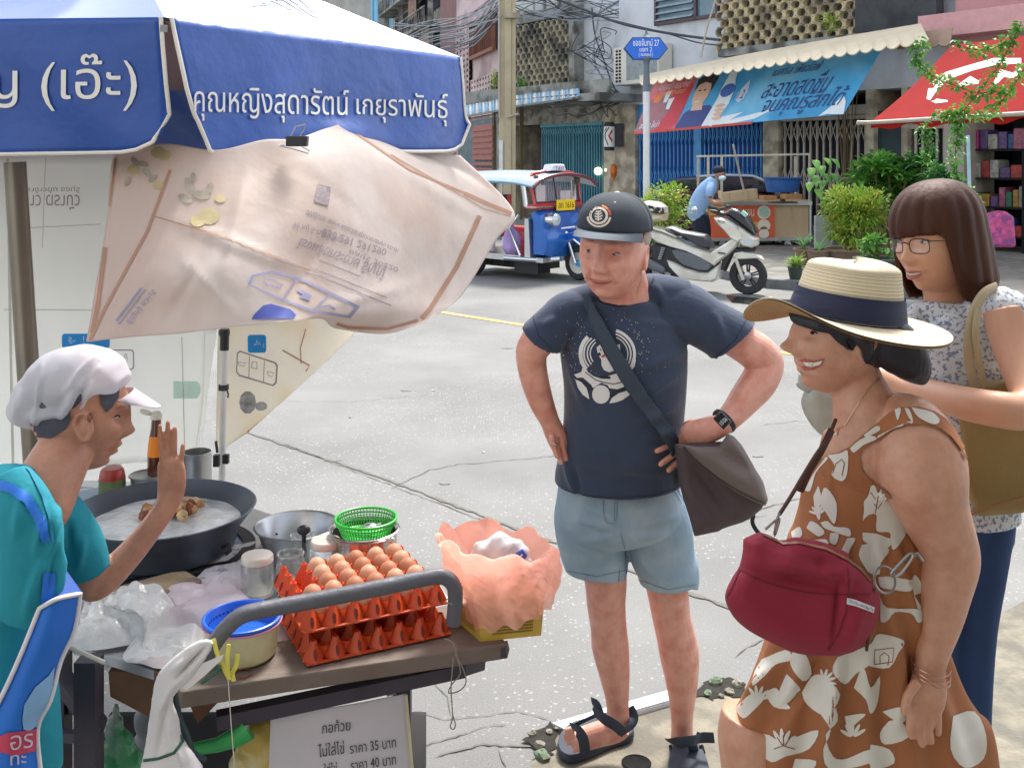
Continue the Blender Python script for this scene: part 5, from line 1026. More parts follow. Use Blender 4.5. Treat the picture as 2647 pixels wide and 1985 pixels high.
lay('lettering', [txt_px('ญ (เอ๊ะ)', [(-62, 148), (356, 136), (354, 287), (-62, 287)], .03, .1)], V1, M_ulet, v1, .006)
lay('lettering', [txt_px('คุณหญิงสุดารัตน์', [(500, 216), (900, 232), (900, 322), (500, 312)], .02, .1)], V2, M_ulet, v2, .008)
lay('lettering', [txt_px('เกยุราพันธุ์', [(920, 240), (1156, 242), (1156, 328), (920, 314)], .02, .1)], V2, M_ulet, v2, .008)
C0 = bvh(cb[0]); lay('lettering', [txt_px('ทนาย', [(640, 20), (760, -20), (830, 50), (700, 10)], .02, .2)], C0, M_ulet, cb[0], .004)
# clip
cp_ = thing('binder_clip', 'black binder clip holding the plastic sheet to the umbrella edge', 'clip', P(765, 365, 950)); b = MB()
q0 = lambda x, y, s=950: P(x, y, s)
b.prism([q0(738, 352), q0(794, 352), q0(792, 379), q0(738, 379)], (0, .03, 0)); obj('body', b, mat('clip_black', '23262c', .35, .2), cp_, smooth=False, bevel=.003)
b = MB(); b.tube([q0(*p) for p in [(752, 352), (764, 328), (790, 322), (786, 332), (776, 352)]], .0022, 6); b.tube([q0(*p) for p in [(740, 379), (730, 376), (722, 378), (760, 386), (796, 397), (800, 390), (780, 380)]], .0022, 6); obj('wire_handle', b, M_steel, cp_)
# ================================================================ PLASTIC SHEETS
M_sheet = mat('sheet_beige', 'ece3de', .5, var=.06, vs=3, bump=.2, bs=5, tl=.6, col2='e2d3ca', cs=2.5); M_sheetw = mat('sheet_white', 'fcfcf8', .5, var=.03, vs=3, bump=.2, bs=8, tl=.85)
M_seam = mat('sheet_seam', 'b58d76', .6, var=.1, tl=.3); M_prn = mat('print_greyblue', '968c98', .6, tl=.2); M_prb = mat('print_blue', '9092b4', .6, tl=.2); M_prB = mat('print_cyan_blue', '2f93dd', .6, tl=.3)
M_pry = mat('print_pale_yellow', 'c2b48a', .6, var=.2, vs=20, tl=.3); M_prg = mat('print_grey_green', 'aba496', .6, var=.3, vs=30, tl=.3)
def sheet(name, label, rows, m, n=5, th=.0015, wr=.004, seed=0, fl=None):
    """rows of (px, py, s) control points, top to bottom"""
    R = [smooth_path(r_, n) for r_ in rows]; cols = [smooth_path([R[j][i] for j in range(len(R))], n) for i in range(len(R[0]))]; nu, nv = len(cols)-1, len(cols[0])-1
    b = MB(); b.grid(lambda u, v: P(*cols[round(u*nu)][round(v*nv)]), nu, nv, th)
    A_ = np.array(b.v); d = wob(A_*np.array([1, .3, 1]), 9, seed)*wr; A_[:, 1] += d-(folds(fl)(A_) if fl else 0); b.v = [tuple(x) for x in A_]; o = obj(name, b, m, sharp=180); tag(o, label, 'plastic sheet'); return o
big = sheet('plastic_sheet', 'big translucent beige printed sheet clipped to the umbrella and blown outwards', [
    [(298, 400, 900), (420, 372, 940), (560, 388, 960), (680, 362, 940), (765, 358, 915), (850, 330, 860), (905, 325, 820), (1030, 385, 760), (1190, 402, 705)],
    [(288, 430, 930), (410, 450, 960), (560, 450, 980), (700, 440, 960), (830, 425, 920), (930, 405, 860), (1040, 425, 790), (1160, 440, 730), (1328, 546, 660)],
    [(278, 560, 980), (400, 565, 1010), (540, 570, 1030), (680, 570, 1010), (810, 565, 970), (930, 560, 900), (1050, 560, 820), (1170, 580, 750), (1280, 625, 690)],
    [(252, 720, 1030), (370, 705, 1060), (500, 700, 1080), (640, 700, 1060), (770, 700, 1010), (900, 700, 940), (1020, 705, 860), (1120, 730, 790), (1200, 755, 740)],
    [(238, 800, 1060), (340, 800, 1080), (480, 790, 1090), (620, 785, 1080), (760, 795, 1040), (880, 800, 970), (1000, 810, 890), (1080, 815, 830), (1150, 800, 780)],
    [(222, 884, 1090), (330, 872, 1095), (460, 862, 1100), (600, 845, 1090), (740, 832, 1060), (830, 825, 1000), (870, 850, 940), (1000, 862, 880), (1098, 832, 820)]], M_sheet, 11, wr=.006, seed=3, fl=[(390, 540, 830, 720, 11, .008), (650, 380, 560, 860, 12, .007), (900, 520, 700, 850, 10, -.008), (540, 400, 290, 870, 12, .006), (1060, 420, 1010, 850, 11, .008), (820, 800, 1120, 720, 10, .008), (980, 400, 1280, 590, 9, .008), (560, 600, 420, 850, 9, -.006), (760, 420, 1000, 620, 9, -.006), (1150, 480, 1180, 760, 9, -.006), (450, 640, 620, 830, 9, .006)])
BG = bvh(big)
def prints(target, par, spec):
    for nm, shapes, m in spec:
        for g in ([[s] for s in shapes] if nm in ('print_flowers', 'print_leaves', 'dirt_mark') else [shapes]): lay(nm, g, target, m, par, .004)
def line(pts, w, step=8): return poly_px([stroke(pts, w)], step)
rrect = lambda x0, y0, x1, y1, r, f=lambda x, y: (x, y): [f(*p) for p in circ(x1-r, y1-r, r, n=5, a0=0, a1=PI/2)+circ(x0+r, y1-r, r, n=5, a0=PI/2, a1=PI)+circ(x0+r, y0+r, r, n=5, a0=PI, a1=1.5*PI)+circ(x1-r, y0+r, r, n=5, a0=1.5*PI, a1=2*PI)]
def flipv(q): return [q[3], q[2], q[1], q[0]]
prints(BG, big, [
 ('print_lettering', [txt_px('โรงผลิตกระดาษ ธัญญ์', flipv([(780, 610), (1002, 690), (985, 728), (765, 640)]), .012, .2), txt_px('038 291 291290', flipv([(835, 590), (1000, 645), (995, 662), (830, 612)]), .0, .3), txt_px('Website: www.watcharapornmanyo.co.th', flipv([(795, 535), (1030, 640), (1026, 656), (790, 556)]), 0, .3), txt_px('ชลบุรี 20220', flipv([(905, 640), (1030, 688), (1026, 706), (900, 660)]), 0, .3), txt_px('99 หมู่ 5 ต.บ้านบึง', flipv([(760, 568), (880, 610), (876, 628), (756, 590)]), 0, .3)], M_prn),
 ('print_small_lines', [line([(790, 700), (1010, 790)], 3), line([(800, 690), (1000, 770)], 2.5), line([(825, 672), (930, 715)], 3), line([(712, 668), (770, 690)], 3)], M_prn),
 ('print_icon_frame', [poly_px([[(640, 735), (650, 712), (700, 700), (780, 720), (930, 792), (905, 822), (800, 806), (700, 765)], [(647, 736), (655, 717), (700, 706), (778, 726), (918, 794), (900, 815), (802, 800), (702, 760)]], 10), line([(765, 722), (730, 775)], 3.5), line([(850, 762), (805, 806)], 3.5)], M_prb),
 ('print_icon', [poly_px([stroke([(680, 725), (700, 722), (730, 738), (722, 745), (690, 738), (680, 725)], 3)]), poly_px([[(765, 750), (775, 748), (805, 765), (798, 778), (770, 768), (782, 764)]], 8), poly_px([stroke([(825, 795), (850, 790), (865, 800)], 5)], 8)], M_prb),
 ('print_blue_badge', [poly_px([[(655, 815), (680, 790), (700, 786), (750, 800), (765, 815), (758, 824), (650, 826)]], 8)], mat('print_badge_blue', '4a58a8', .6, tl=.15)),
 ('print_code_block', [poly_px([[(822, 476), (855, 485), (848, 534), (812, 523)]], 8)], mat('print_grey_block', '9b8f92', .6, var=.5, vs=160, tl=.3)),
 ('print_flowers', [poly_px([circ(x, y, r_, r_*.8, 9)], 8) for x, y, r_ in ((345, 440, 16), (410, 395, 20), (425, 402, 18), (410, 480, 14), (540, 560, 28), (570, 515, 14), (512, 572, 20))], M_pry),
 ('print_leaves', [poly_px([circ(x, y, r_, r_*.5, 9, rot=k)], 8) for x, y, r_, k in ((350, 420, 16, 1), (370, 425, 15, .3), (330, 470, 14, 2), (380, 448, 16, .8), (395, 462, 14, 2.4), (490, 480, 22, 1.2), (520, 505, 24, .2), (480, 515, 20, .5), (540, 490, 18, 2), (500, 460, 14, 1.5))], M_prg),
 ('print_corner_lines', [txt_px('ธัญญ์ ชลบุรี', flipv([(322, 828), (392, 745), (406, 757), (340, 842)]), .02, .3), line([(300, 830), (365, 745)], 4), line([(306, 838), (376, 748)], 3)], M_prb),
 ('seam_line', [line([(1010, 400), (1250, 540), (1320, 560)], 2.5), line([(1200, 500), (1262, 528), (1322, 552)], 9)], M_seam),
])
lay('fold_edge', [line([(1240, 558), (1180, 690), (1110, 800), (1090, 822)], 12), line([(440, 440), (380, 600), (270, 800), (232, 880)], 7), line([(272, 640), (254, 780), (238, 862)], 10), line([(300, 410), (282, 540)], 6), line([(870, 836), (900, 846), (1000, 850), (1080, 828)], 8), line([(905, 335), (1060, 440), (1250, 520)], 5), line([(400, 560), (600, 620), (800, 700)], 3)], BG, M_seam, big, .0035)
# left wall sheets of printed sacks behind the seller
s2_ = sheet('plastic_sheet', 'white translucent printed sack sheet hanging behind the seller at far left', [[(-60, 400, 760), (120, 395, 750), (300, 395, 740), (420, 400, 735), (535, 410, 730)], [(-60, 700, 760), (120, 700, 752), (300, 705, 742), (420, 705, 738), (532, 700, 730)], [(-60, 1000, 762), (120, 1000, 755), (300, 990, 745), (420, 1000, 738), (528, 1000, 730)], [(-60, 1215, 765), (120, 1220, 756), (300, 1200, 745), (430, 1190, 738), (508, 1170, 732)]], M_sheetw, 6, wr=.01, seed=5)
B2 = bvh(s2_)
prints(B2, s2_, [('print_blue_badge', [poly_px([rrect(160, 862, 284, 900, 9)], 10)], M_prB), ('print_badge_letters', [txt_px('ธัญญ์ ช', flipv([(178, 868), (232, 868), (232, 888), (178, 888)]), .02, .3)], mat('print_white', 'eceeee', .6, tl=.3)),
 ('print_icon_frame', [poly_px([rrect(278, 903, 347, 956, 10), rrect(281, 906, 344, 953, 8)], 10)], M_prn), ('print_icon', [poly_px([stroke([(308, 924), (330, 924), (328, 936), (314, 938), (308, 926)], 1.6)], 8), poly_px([circ(325, 918, 4, n=10), circ(325, 918, 2.8, n=10)], 8)], M_prn),
 ('print_lettering', [txt_px('ตราข้าวต้ม ชลบุรี', flipv([(56, 482), (206, 480), (206, 500), (56, 500)]), .01, .3), txt_px('ขาว ตราบัว', flipv([(60, 504), (206, 504), (206, 543), (60, 543)]), .04, .25)], M_prn),
 ('pale_print', [poly_px([[(448, 985), (530, 985), (530, 1030), (448, 1030)]], 20)], mat('print_mint', 'cfe8e0', .6, tl=.5)), ('seam_line', [line([(20, 410), (26, 800), (34, 1200)], 7), line([(118, 410), (110, 640)], 2), line([(10, 800), (240, 802), (500, 790)], 2.5), line([(60, 590), (260, 580)], 2), line([(470, 870), (478, 1180)], 2.5)], mat('seam_grey', 'c9c6bd', .6, tl=.4))])
s3_ = sheet('plastic_sheet', 'cream printed sack sheet pulled out to the right of the thin white pole', [[(565, 830, 700), (700, 790, 690), (850, 770, 670), (990, 760, 650)], [(562, 930, 700), (680, 910, 690), (800, 890, 675), (930, 848, 655)], [(560, 1040, 702), (640, 1030, 695), (730, 1000, 685), (800, 975, 675)], [(558, 1170, 705), (580, 1160, 704), (605, 1140, 702), (640, 1118, 700)]], mat('sheet_cream', 'f6f1e6', .5, var=.05, vs=4, bump=.3, bs=8, tl=.75, col2='f0e2c8', cs=4, ccut=(.5, .7)), 6, wr=.005, seed=8)
B3 = bvh(s3_)
prints(B3, s3_, [('print_blue_badge', [poly_px([rrect(640, 865, 688, 912, 8)], 10)], M_prB), ('print_badge_letters', [txt_px('ธัญญ์', flipv([(648, 878), (683, 880), (683, 898), (648, 896)]), .02, .3)], mat('print_white', 'eceeee', .6, tl=.3)),
 ('print_icon_frame', [poly_px([[(612, 912), (620, 906), (712, 936), (718, 944), (715, 990), (706, 998), (618, 972), (610, 962)], [(615, 914), (621, 910), (709, 939), (714, 946), (711, 988), (704, 994), (619, 968), (613, 960)]], 8), line([(645, 920), (643, 978)], 2), line([(683, 932), (681, 988)], 2)], M_prn), ('print_icon', [poly_px([stroke([(615, 936), (636, 938), (630, 946), (618, 944), (615, 936)], 1.5)], 6), poly_px([stroke([(650, 950), (652, 935), (664, 936), (664, 954), (650, 950)], 2)], 6), poly_px([stroke([(690, 960), (708, 964), (702, 974), (693, 970), (690, 960)], 1.5)], 6)], M_prn),
 ('dirt_mark', [poly_px([circ(640, 1040, 22, 30, 10)], 10), poly_px([circ(675, 1050, 16, 12, 10)], 10)], mat('sheet_dirt', 'a9acb0', .6, var=.4, vs=40, tl=.3)), ('seam_line', [line([(790, 850), (776, 900), (778, 940)], 3), line([(730, 905), (800, 945), (790, 960)], 4), line([(640, 1118), (800, 978)], 4)], M_seam)])
s4_ = sheet('plastic_strip', 'narrow pale curtain strip beside the thin white pole', [[(526, 850, 722), (545, 850, 721), (562, 850, 720)], [(524, 1000, 722), (530, 1000, 721), (540, 1000, 720)], [(512, 1180, 722), (516, 1180, 721), (521, 1180, 720)]], M_sheetw, 5)
# poles
b = MB(); b.tube([P(38, 420, 880), P(62, 800, 880), P(92, 1240, 880), P(120, 1700, 880)], .031, 16); tag(obj('umbrella_stand_pole', b, mat('pole_dull_steel', '7d766c', .35, .7, var=.15, vs=4)), 'thick dull steel pole at the left behind the seller', 'pole')
tp = thing('stall_pole', 'thin pole with white lower sleeve holding up the sheets behind the wok', 'pole', P(573, 1240, 730)); b = MB(); b.tube([P(581, 850, 730), P(580, 905, 730)], .016, 12); b.lathe(P(580, 860, 730), [(.018, -.01), (.02, 0), (.018, .01)], 12); obj('upper_tube', b, M_bk, tp)
b = MB(); b.tube([P(580, 905, 730), P(576, 1100, 730), P(571, 1500, 730)], .0125, 12); obj('sleeve', b, mat('pole_white_plastic', 'd8dada', .4, var=.06), tp)
b = MB(); 
for k in range(3): b.ring(P(578, 996+k*5, 730), .016, .003, 12, 6)
b.tube([P(584, 1000, 740), P(590, 1018, 740), P(589, 1028, 740)], .003, 6); obj('black_tie', b, M_bk, tp)
b = MB(); b.box(P(560, 1190, 742), (.02, .02, .04)); b.box(P(584, 1186, 742), (.02, .02, .03)); b.tube([P(562, 1170, 742), P(558, 1140, 742)], .005, 6); obj('rubber_clamp', b, M_bk, tp)
# ================================================================ STALL TABLE AND EVERYTHING ON IT
ZT = .80
M_metal = mat('zinc_sheet', 'c8ccd0', .3, .6, var=.12, vs=5, bump=.15, bs=12); M_woodb = mat('grey_weathered_board', '776a61', .8, var=.22, vs=3, bump=.5, bs=20, stretch=(.25, 2.2, 1), col2='55483f', cs=3)
M_frm = mat('painted_frame_dark', '3a3440', .6, var=.25, vs=6); M_iron = mat('wok_iron', '59616c', .38, .5, var=.12, vs=5)
tb_ = thing('stall_table', 'food stall table with zinc top and grey weathered plank front edge', 'table', G(700, 1600, ZT).xy.to_3d())
pp = lambda lst, z: [G(x, y, z) for x, y in lst]
b = MB(); b.prism(pp([(170, 1600), (190, 1668), (400, 1733), (470, 1700), (1180, 1580), (1130, 1500), (900, 1400), (690, 1325), (560, 1285), (300, 1240), (-100, 1250), (-200, 1560)][::-1], ZT-.004), (0, 0, -.02)); obj('metal_top', b, M_metal, tb_, smooth=False)
b = MB(); b.prism(pp([(398, 1728), (468, 1788), (1314, 1662), (1195, 1552)], ZT), (0, 0, -.035)); obj('plank', b, M_woodb, tb_, smooth=False, bevel=.004)
b = MB(); b.prism(pp([(398, 1728), (432, 1768), (432, 1738)], ZT+.002), (0, 0, -.1)); a_, c_ = G(470, 1790, .765), G(600, 1768, .765)
b.prism([a_+Vector((0, .01, 0)), c_+Vector((0, .01, 0)), c_+Vector((-.02, .01, -.03)), a_+Vector((.03, .01, -.07))], (0, .06, 0)); obj('plank_end', b, mat('brown_wood_end', '6c4a34', .8, var=.3, vs=8, stretch=(.3, 2, 1)), tb_, smooth=False)
b = MB(); b.bar(P(560, 1862, 1240), P(1200, 1726, 1150), .03, .03); obj('front_rail', b, M_frm, tb_, smooth=False)
b = MB(); b.bar(P(1130, 1712, 1150), P(1312, 1676, 1160), .035, .02); b.bar(P(1190, 1716, 1140), P(1243, 1700, 1110), .03, .045); obj('side_rail', b, M_frm, tb_, smooth=False)
b = MB(); b.bar(P(1090, 1712, 1160), P(1030, 1790, 1160), .018, .012); obj('brace', b, M_frm, tb_, smooth=False)
for x, y, s_ in ((230, 1700, 1230), (150, 1690, 1160), (1040, 1760, 1000), (440, 1500, 960)):
    p = P(x, y, s_); b = MB(); b.bar(p, (p.x, p.y, 0), .045, .045); obj('leg', b, M_frm, tb_, smooth=False)
b = MB(); b.bar(P(150, 1740, 1180), P(255, 1880, 1230), .035, .03); b.bar(P(120, 1900, 1180), P(260, 1905, 1230), .02, .02); b.bar(P(150, 1830, 1150), P(240, 1828, 1180), .02, .02); obj('brace', b, M_frm, tb_, smooth=False)
b = MB(); b.tube([P(*a) for a in smooth_path([(505, 1740, 1290), (530, 1700, 1290), (552, 1665, 1290), (580, 1628, 1285), (620, 1593, 1280), (673, 1577, 1270), (788, 1556, 1250), (970, 1521, 1225), (1110, 1492, 1205), (1150, 1492, 1200), (1172, 1512, 1195), (1177, 1545, 1190), (1172, 1610, 1185)], 6)], .0165, 18)
hr = obj('handle_bar', b, mat('grey_foam_tube', '5b5b63', .5, var=.12, vs=6, bump=.35, bs=25), tb_)
b = MB()
for x, y in ((1176, 1520), (1174, 1552)): b.ring(P(x, y, 1188), .0175, .0012, 20, 5)
obj('rubber_band', b, mat('band_tan', 'a8a070', .6), hr)
# stove ring, wok
WC = Vector((-.95, 2.74, 0)); b = MB(); b.lathe((WC.x+.01, WC.y, 0), [(.21, .66), (.215, ZT+.002), (.235, ZT+.004), (.235, ZT+.010), (.2, ZT+.010), (.2, .68)], 48); b.lathe((WC.x, WC.y, 0), [(.001, .69), (.2, .69)], 32)
tag(obj('stove_ring', b, mat('stove_black', '1c1e24', .5, .3)), 'dark round stove opening under the wok', 'stove')
M_bluem = mat('bluish_zinc', '7f93ad', .35, .55, var=.15, vs=4)
b = MB(); b.prism(pp([(210, 1470), (300, 1500), (560, 1440), (640, 1400), (560, 1290), (250, 1260), (60, 1300)], ZT+.0045), (0, 0, -.003)); obj('stove_plate', b, M_bluem, tb_, smooth=False)
wk = thing('wok', 'large dark iron wok with white oil foam and frying chunks on the stove', 'wok', (WC.x, WC.y, ZT))
b = MB(); b.lathe(WC, [(.001, .808), (.1, .80), (.165, .805), (.19, .82), (.197, .86), (.205, .872), (.243, .921), (.247, .925), (.243, .927), (.238, .921), (.2, .884), (.17, .868), (.001, .862)], 64); obj('bowl', b, M_iron, wk)
b = MB(); 
for sx_ in (1, -1): c = WC+Vector((.19*sx_, -.1*sx_, .855)); b.tube([c, c+Vector((.02, -.012, .012)), c+Vector((.024, -.014, -.004)), c+Vector((.012, -.008, -.014))], .005, 8)
obj('handle', b, M_bk, wk)
def liq(u, v):
    a = u*2*PI; r_ = v*.206; return WC+Vector((r_*math.cos(a), r_*math.sin(a), .886+.0015*math.sin(40*r_+3*a)+.001*math.sin(9*a+60*r_)))
b = MB(); b.grid(liq, 48, 14); obj('oil_foam', b, mat('oil_foam_white', 'e6ecee', .14, var=.1, vs=10, bump=.6, bs=30, col2='b4c0c6', cs=9, ccut=(.5, .65), coat=.5), wk)
r = random.Random(4); fm = [mat('fried_'+c, c, .5, var=.35, vs=40, bump=.8, bs=60) for c in ('c29a6a', 'a86f45', '8c5236', 'd0ae80')]
spots = [(r.gauss(455, 34), r.gauss(1312, 10)) for _ in range(26)]+[(r.gauss(388, 12), r.gauss(1322, 8)) for _ in range(7)]
for i, (x, y) in enumerate(spots):
    z = .893+.026*math.exp(-((x-465)/40)**2)*r.random()*1.6; q = G(x, y, z); b = MB(); b.ball((0, 0, 0), (1, 1, 1), 9, 6); sc_ = [r.uniform(.010, .019) for _ in range(3)]
    b.v = [(v[0]*sc_[0]*r.uniform(.75, 1.2), v[1]*sc_[1]*r.uniform(.75, 1.2), v[2]*sc_[2]*r.uniform(.75, 1.2)) for v in b.v]; o = obj('fried_chunk', b, fm[i % 4], smooth=True); o.location = q; o.rotation_euler = (r.random()*3, r.random()*3, r.random()*3)
    tag(o, 'golden brown fried chunk floating in the wok', 'fried food', 'fried chunks in the wok')
# vessels
c = G(768, 1358, .885); bs2 = thing('steel_basin', 'wide steel mixing bowl between the wok and the pot', 'bowl', (c.x, c.y, ZT)); b = MB(); b.lathe((c.x, c.y, 0), [(.001, ZT), (.075, ZT), (.08, ZT+.004), (.106, .882), (.113, .884), (.115, .887), (.111, .889), (.104, .884), (.076, ZT+.006), (.001, ZT+.005)], 48); obj('bowl', b, M_steel, bs2)
b = MB()
for x, y in ((690, 1365), (745, 1345), (820, 1340), (715, 1380)): b.ball(G(x, y, .86), (.004, .002, .003), 8, 6)
obj('stain', b, mat('burnt_stain', '2e2622', .7), bs2)
c = G(942, 1366, .925); pt = thing('steel_pot', 'steel cooking pot holding a green strainer behind the eggs', 'pot', (c.x, c.y, ZT)); b = MB(); b.lathe((c.x, c.y, 0), [(.001, ZT), (.078, ZT), (.082, ZT+.006), (.0835, .915), (.09, .921), (.091, .925), (.087, .927), (.08, .92), (.077, ZT+.01), (.001, ZT+.008)], 48); obj('body', b, mat('pot_steel', 'c0bcb8', .2, .85, var=.1, vs=4), pt)
b = MB(); q = P(1008, 1395, 1045); b.box(q, (.022, .012, .012)); b.bar(P(1015, 1395, 1045), P(1062, 1475, 1040), .006, .010); b.bar(P(1010, 1388, 1045), P(1018, 1402, 1045), .02, .01); obj('handle', b, M_steel, pt, bevel=.002)
gs = thing('green_strainer', 'bright green plastic strainer basket sitting in the pot', 'strainer', (c.x+.006, c.y, .93)); cc_ = Vector((c.x+.004, c.y, 0)); M_gr = mat('green_plastic', '2fae3c', .35, var=.08)
b = MB(); b.ring((cc_.x, cc_.y, .952), .078, .0035, 48, 8); b.ring((cc_.x, cc_.y, .942), .076, .0022, 48, 8)
for k in range(56): a = 2*PI*k/56; b.bar((cc_.x+.076*math.cos(a), cc_.y+.076*math.sin(a), .95), (cc_.x+.062*math.cos(a), cc_.y+.062*math.sin(a), .915), .0022, .002)
for z_, r_ in ((.936, .0715), (.928, .068), (.92, .0645)): b.ring((cc_.x, cc_.y, z_), r_, .0011, 40, 5)
b.lathe((cc_.x, cc_.y, 0), [(.001, .914), (.064, .914)], 32); obj('basket', b, M_gr, gs)
b = MB(); b.tube([P(885, 1362, 1010), P(920, 1366, 1010), P(945, 1360, 1012)], .004, 8, flat=.4); b.ball(P(958, 1358, 1012), (.018, .014, .006), 14, 8); b.tube([P(925, 1372, 1010), P(955, 1362, 1012), P(985, 1352, 1012)], .003, 8); tag(obj('spoon', b, M_chrome), 'shiny metal spoon lying in the green strainer', 'spoon')
M_jar = mat('jar_glass', 'eef2f0', .04, trans=.9, alpha=.3, var=.02); M_lid = mat('jar_lid', 'd9cfc4', .4, .2, var=.08); M_sug = mat('jar_contents', 'cfd0c4', .6, var=.2, vs=40)
def jar(x, y, s_, r_, h, label, lid=True, spoon=False):
    c = P(x, y, s_); z0 = c.z; t = thing('glass_jar', label, 'jar', c); b = MB(); b.lathe((c.x, c.y, z0), [(.001, 0), (r_*.92, 0), (r_, .01), (r_, h*.8), (r_*.85, h*.88), (r_*.86, h), (r_*.8, h), (r_*.8, h*.88), (r_*.94, h*.8), (r_*.94, .012), (.001, .008)], 32); obj('glass', b, M_jar, t)
    b = MB(); b.lathe((c.x, c.y, z0), [(.001, .012), (r_*.92, .012), (r_*.92, h*.2), (.001, h*.22)], 24); obj('contents', b, M_sug, t)
    if lid: b = MB(); b.lathe((c.x, c.y, z0+h), [(r_*.93, -.014), (r_*.97, -.012), (r_*.97, .0), (r_*.9, .004), (.001, .005)], 32); obj('lid', b, M_lid, t)
    else: b = MB(); b.ring((c.x, c.y, z0+h), r_*.86, .0035, 28, 8); obj('rim', b, M_jar, t)
    return t
jar(665, 1548, 1056, .040, .105, 'glass jar with flat pinkish lid left of the egg tray')
jar(752, 1528, 1040, .037, .095, 'open glass jar between the lidded jar and the eggs', False)
jar(842, 1505, 1018, .040, .105, 'glass jar with white lid right behind the eggs')
jar(782, 1482, 990, .034, .1, 'open glass jar with a spoon in it behind the other jars', False)
b = MB(); b.tube([P(785, 1400, 1000), P(788, 1425, 1005), P(780, 1450, 1005)], .005, 8); b.ball(P(785, 1370, 1000), (.018, .012, .013), 16, 10); b.tube([P(785, 1378, 1000), P(786, 1402, 1000)], .006, 8); tag(obj('ladle_knob', b, mat('dark_knob', '24262c', .3)), 'dark round knobbed spoon handle standing in the jar', 'spoon')
# behind the wok
c = P(510, 1248, 790); ti = thing('tin_can', 'open silver tin can behind the wok beside the raised hand', 'tin can', c); b = MB(); pr = [(.001, 0), (.045, 0)]+[(.045+(.0015 if k % 2 else 0), .006+k*.006) for k in range(14)]+[(.046, .1), (.047, .103), (.044, .103), (.043, .02), (.001, .015)]; b.lathe(c, pr, 40); obj('can', b, mat('tin_silver', 'b2b6b4', .28, .7, var=.1, vs=6), ti)
c = P(382, 1262, 800); sp2 = thing('small_pot', 'small steel pot with side handles behind the wok', 'pot', c); b = MB(); b.lathe(c, [(.001, 0), (.05, 0), (.054, .04), (.06, .044), (.057, .047), (.05, .04), (.001, .03)], 36); obj('body', b, M_steel, sp2); b = MB(); b.tube([c+Vector((-.03, -.045, .03)), c+Vector((-.028, -.065, .03)), c+Vector((-.005, -.068, .03)), c+Vector((-.002, -.048, .03))], .003, 8); obj('handle', b, M_steel, sp2)
c = P(404, 1232, 790); bt = thing('sauce_bottle', 'brown sauce bottle with orange label and white cap behind the hand', 'bottle', c); b = MB(); b.lathe(c, [(.001, 0), (.027, 0), (.028, .01), (.028, .075), (.024, .115), (.016, .165), (.0145, .19), (.001, .19)], 28); obj('glass', b, mat('bottle_brown', '5c2f1c', .12, var=.15, coat=.4), bt)
b = MB(); b.lathe(c, [(.0285, .07), (.0265, .1), (.0215, .135), (.0213, .135)], 28); obj('label', b, mat('label_orange', 'f08a1e', .5, var=.06), bt)
b = MB(); b.lathe(c, [(.016, .188), (.018, .19), (.018, .205), (.014, .207), (.014, .212), (.001, .213)], 20); M3 = Matrix.Rotation(.35, 3, 'Y'); b.lathe(c+Vector((-.036, 0, .208)), [(.001, 0), (.019, 0), (.019, .006), (.001, .008)], 18, M=M3); obj('cap', b, mat('cap_cream', 'dcd8c8', .5), bt)
c = P(290, 1278, 810); rj = thing('chilli_jar', 'red plastic jar with green label beside the chin of the seller', 'jar', c); b = MB(); b.lathe(c, [(.001, 0), (.038, 0), (.04, .01), (.04, .028), (.038, .03), (.04, .034), (.04, .06), (.036, .078), (.03, .085), (.001, .085)], 24); obj('body', b, mat('jar_red', 'a83a34', .3, var=.2, vs=14), rj)
b = MB(); b.lathe(c, [(.041, .004), (.041, .052)], 24); obj('label', b, mat('label_green', '66784a', .5, var=.3, vs=20), rj)
c = P(208, 1300, 800); b = MB(); b.lathe(c, [(.001, 0), (.04, 0), (.055, .03), (.06, .032), (.056, .035), (.035, .008), (.001, .006)], 32); tag(obj('metal_bowl', b, M_steel), 'small shallow steel bowl behind the shoulder of the seller', 'bowl')
# chopping block, papers, plastic bags
cbk = [(252, 1528), (440, 1478), (480, 1474), (522, 1498), (505, 1512), (300, 1560), (280, 1552)]
b = MB(); b.prism(pp(cbk, ZT+.042), (0, 0, -.026)); o = tag(obj('wooden_board', b, mat('old_chopping_wood', 'a08c6c', .85, var=.35, vs=16, bump=.9, bs=50, col2='6f5f5c', cs=8, stretch=(1, 3, 1)), smooth=False, bevel=.003), 'worn wooden chopping slab on the papers beside the elbow', 'chopping board')
def crumple(name, label, px, z, amp, m, seed, cat='plastic bag', th=.0008, n=26, fold=1.0):
    """crumpled sheet resting on the table, outline from four photo corners"""
    q = pp(px, z); r = np.random.RandomState(seed); ks = r.normal(size=(9, 2))*np.array([6, 6])*fold; ph = r.rand(9)*6.28
    def fn(u, v):
        p = (q[3]*(1-u)+q[2]*u)*(1-v)+(q[0]*(1-u)+q[1]*u)*v; h = 0
        for k, f_ in zip(ks, ph): h += abs(math.sin(k[0]*u*1.6+k[1]*v*1.6+f_))
        e = min(u, 1-u, v, 1-v)*6; e = min(1, e); h = h/9; jx = .012*math.sin(7*u+5*v+seed)*amp/.03; return p+Vector((jx, .012*math.sin(6*v-8*u+seed)*amp/.03, amp*h*e*1.3+.002))
    b = MB(); b.grid(fn, n, n, th); return tag(obj(name, b, m, sharp=25), label, cat)
M_bag = mat('clear_plastic_white', 'e4e4e2', .18, var=.06, tl=.25, spec=.7, bump=.6, bs=18); M_pap = mat('news_paper', 'd9d4d2', .8, var=.12, vs=30, col2='a89f9c', cs=60, ccut=(.55, .6)); M_pap2 = mat('printed_paper', 'd6d2d8', .7, var=.1, col2='8f8aa0', cs=26, ccut=(.6, .64))
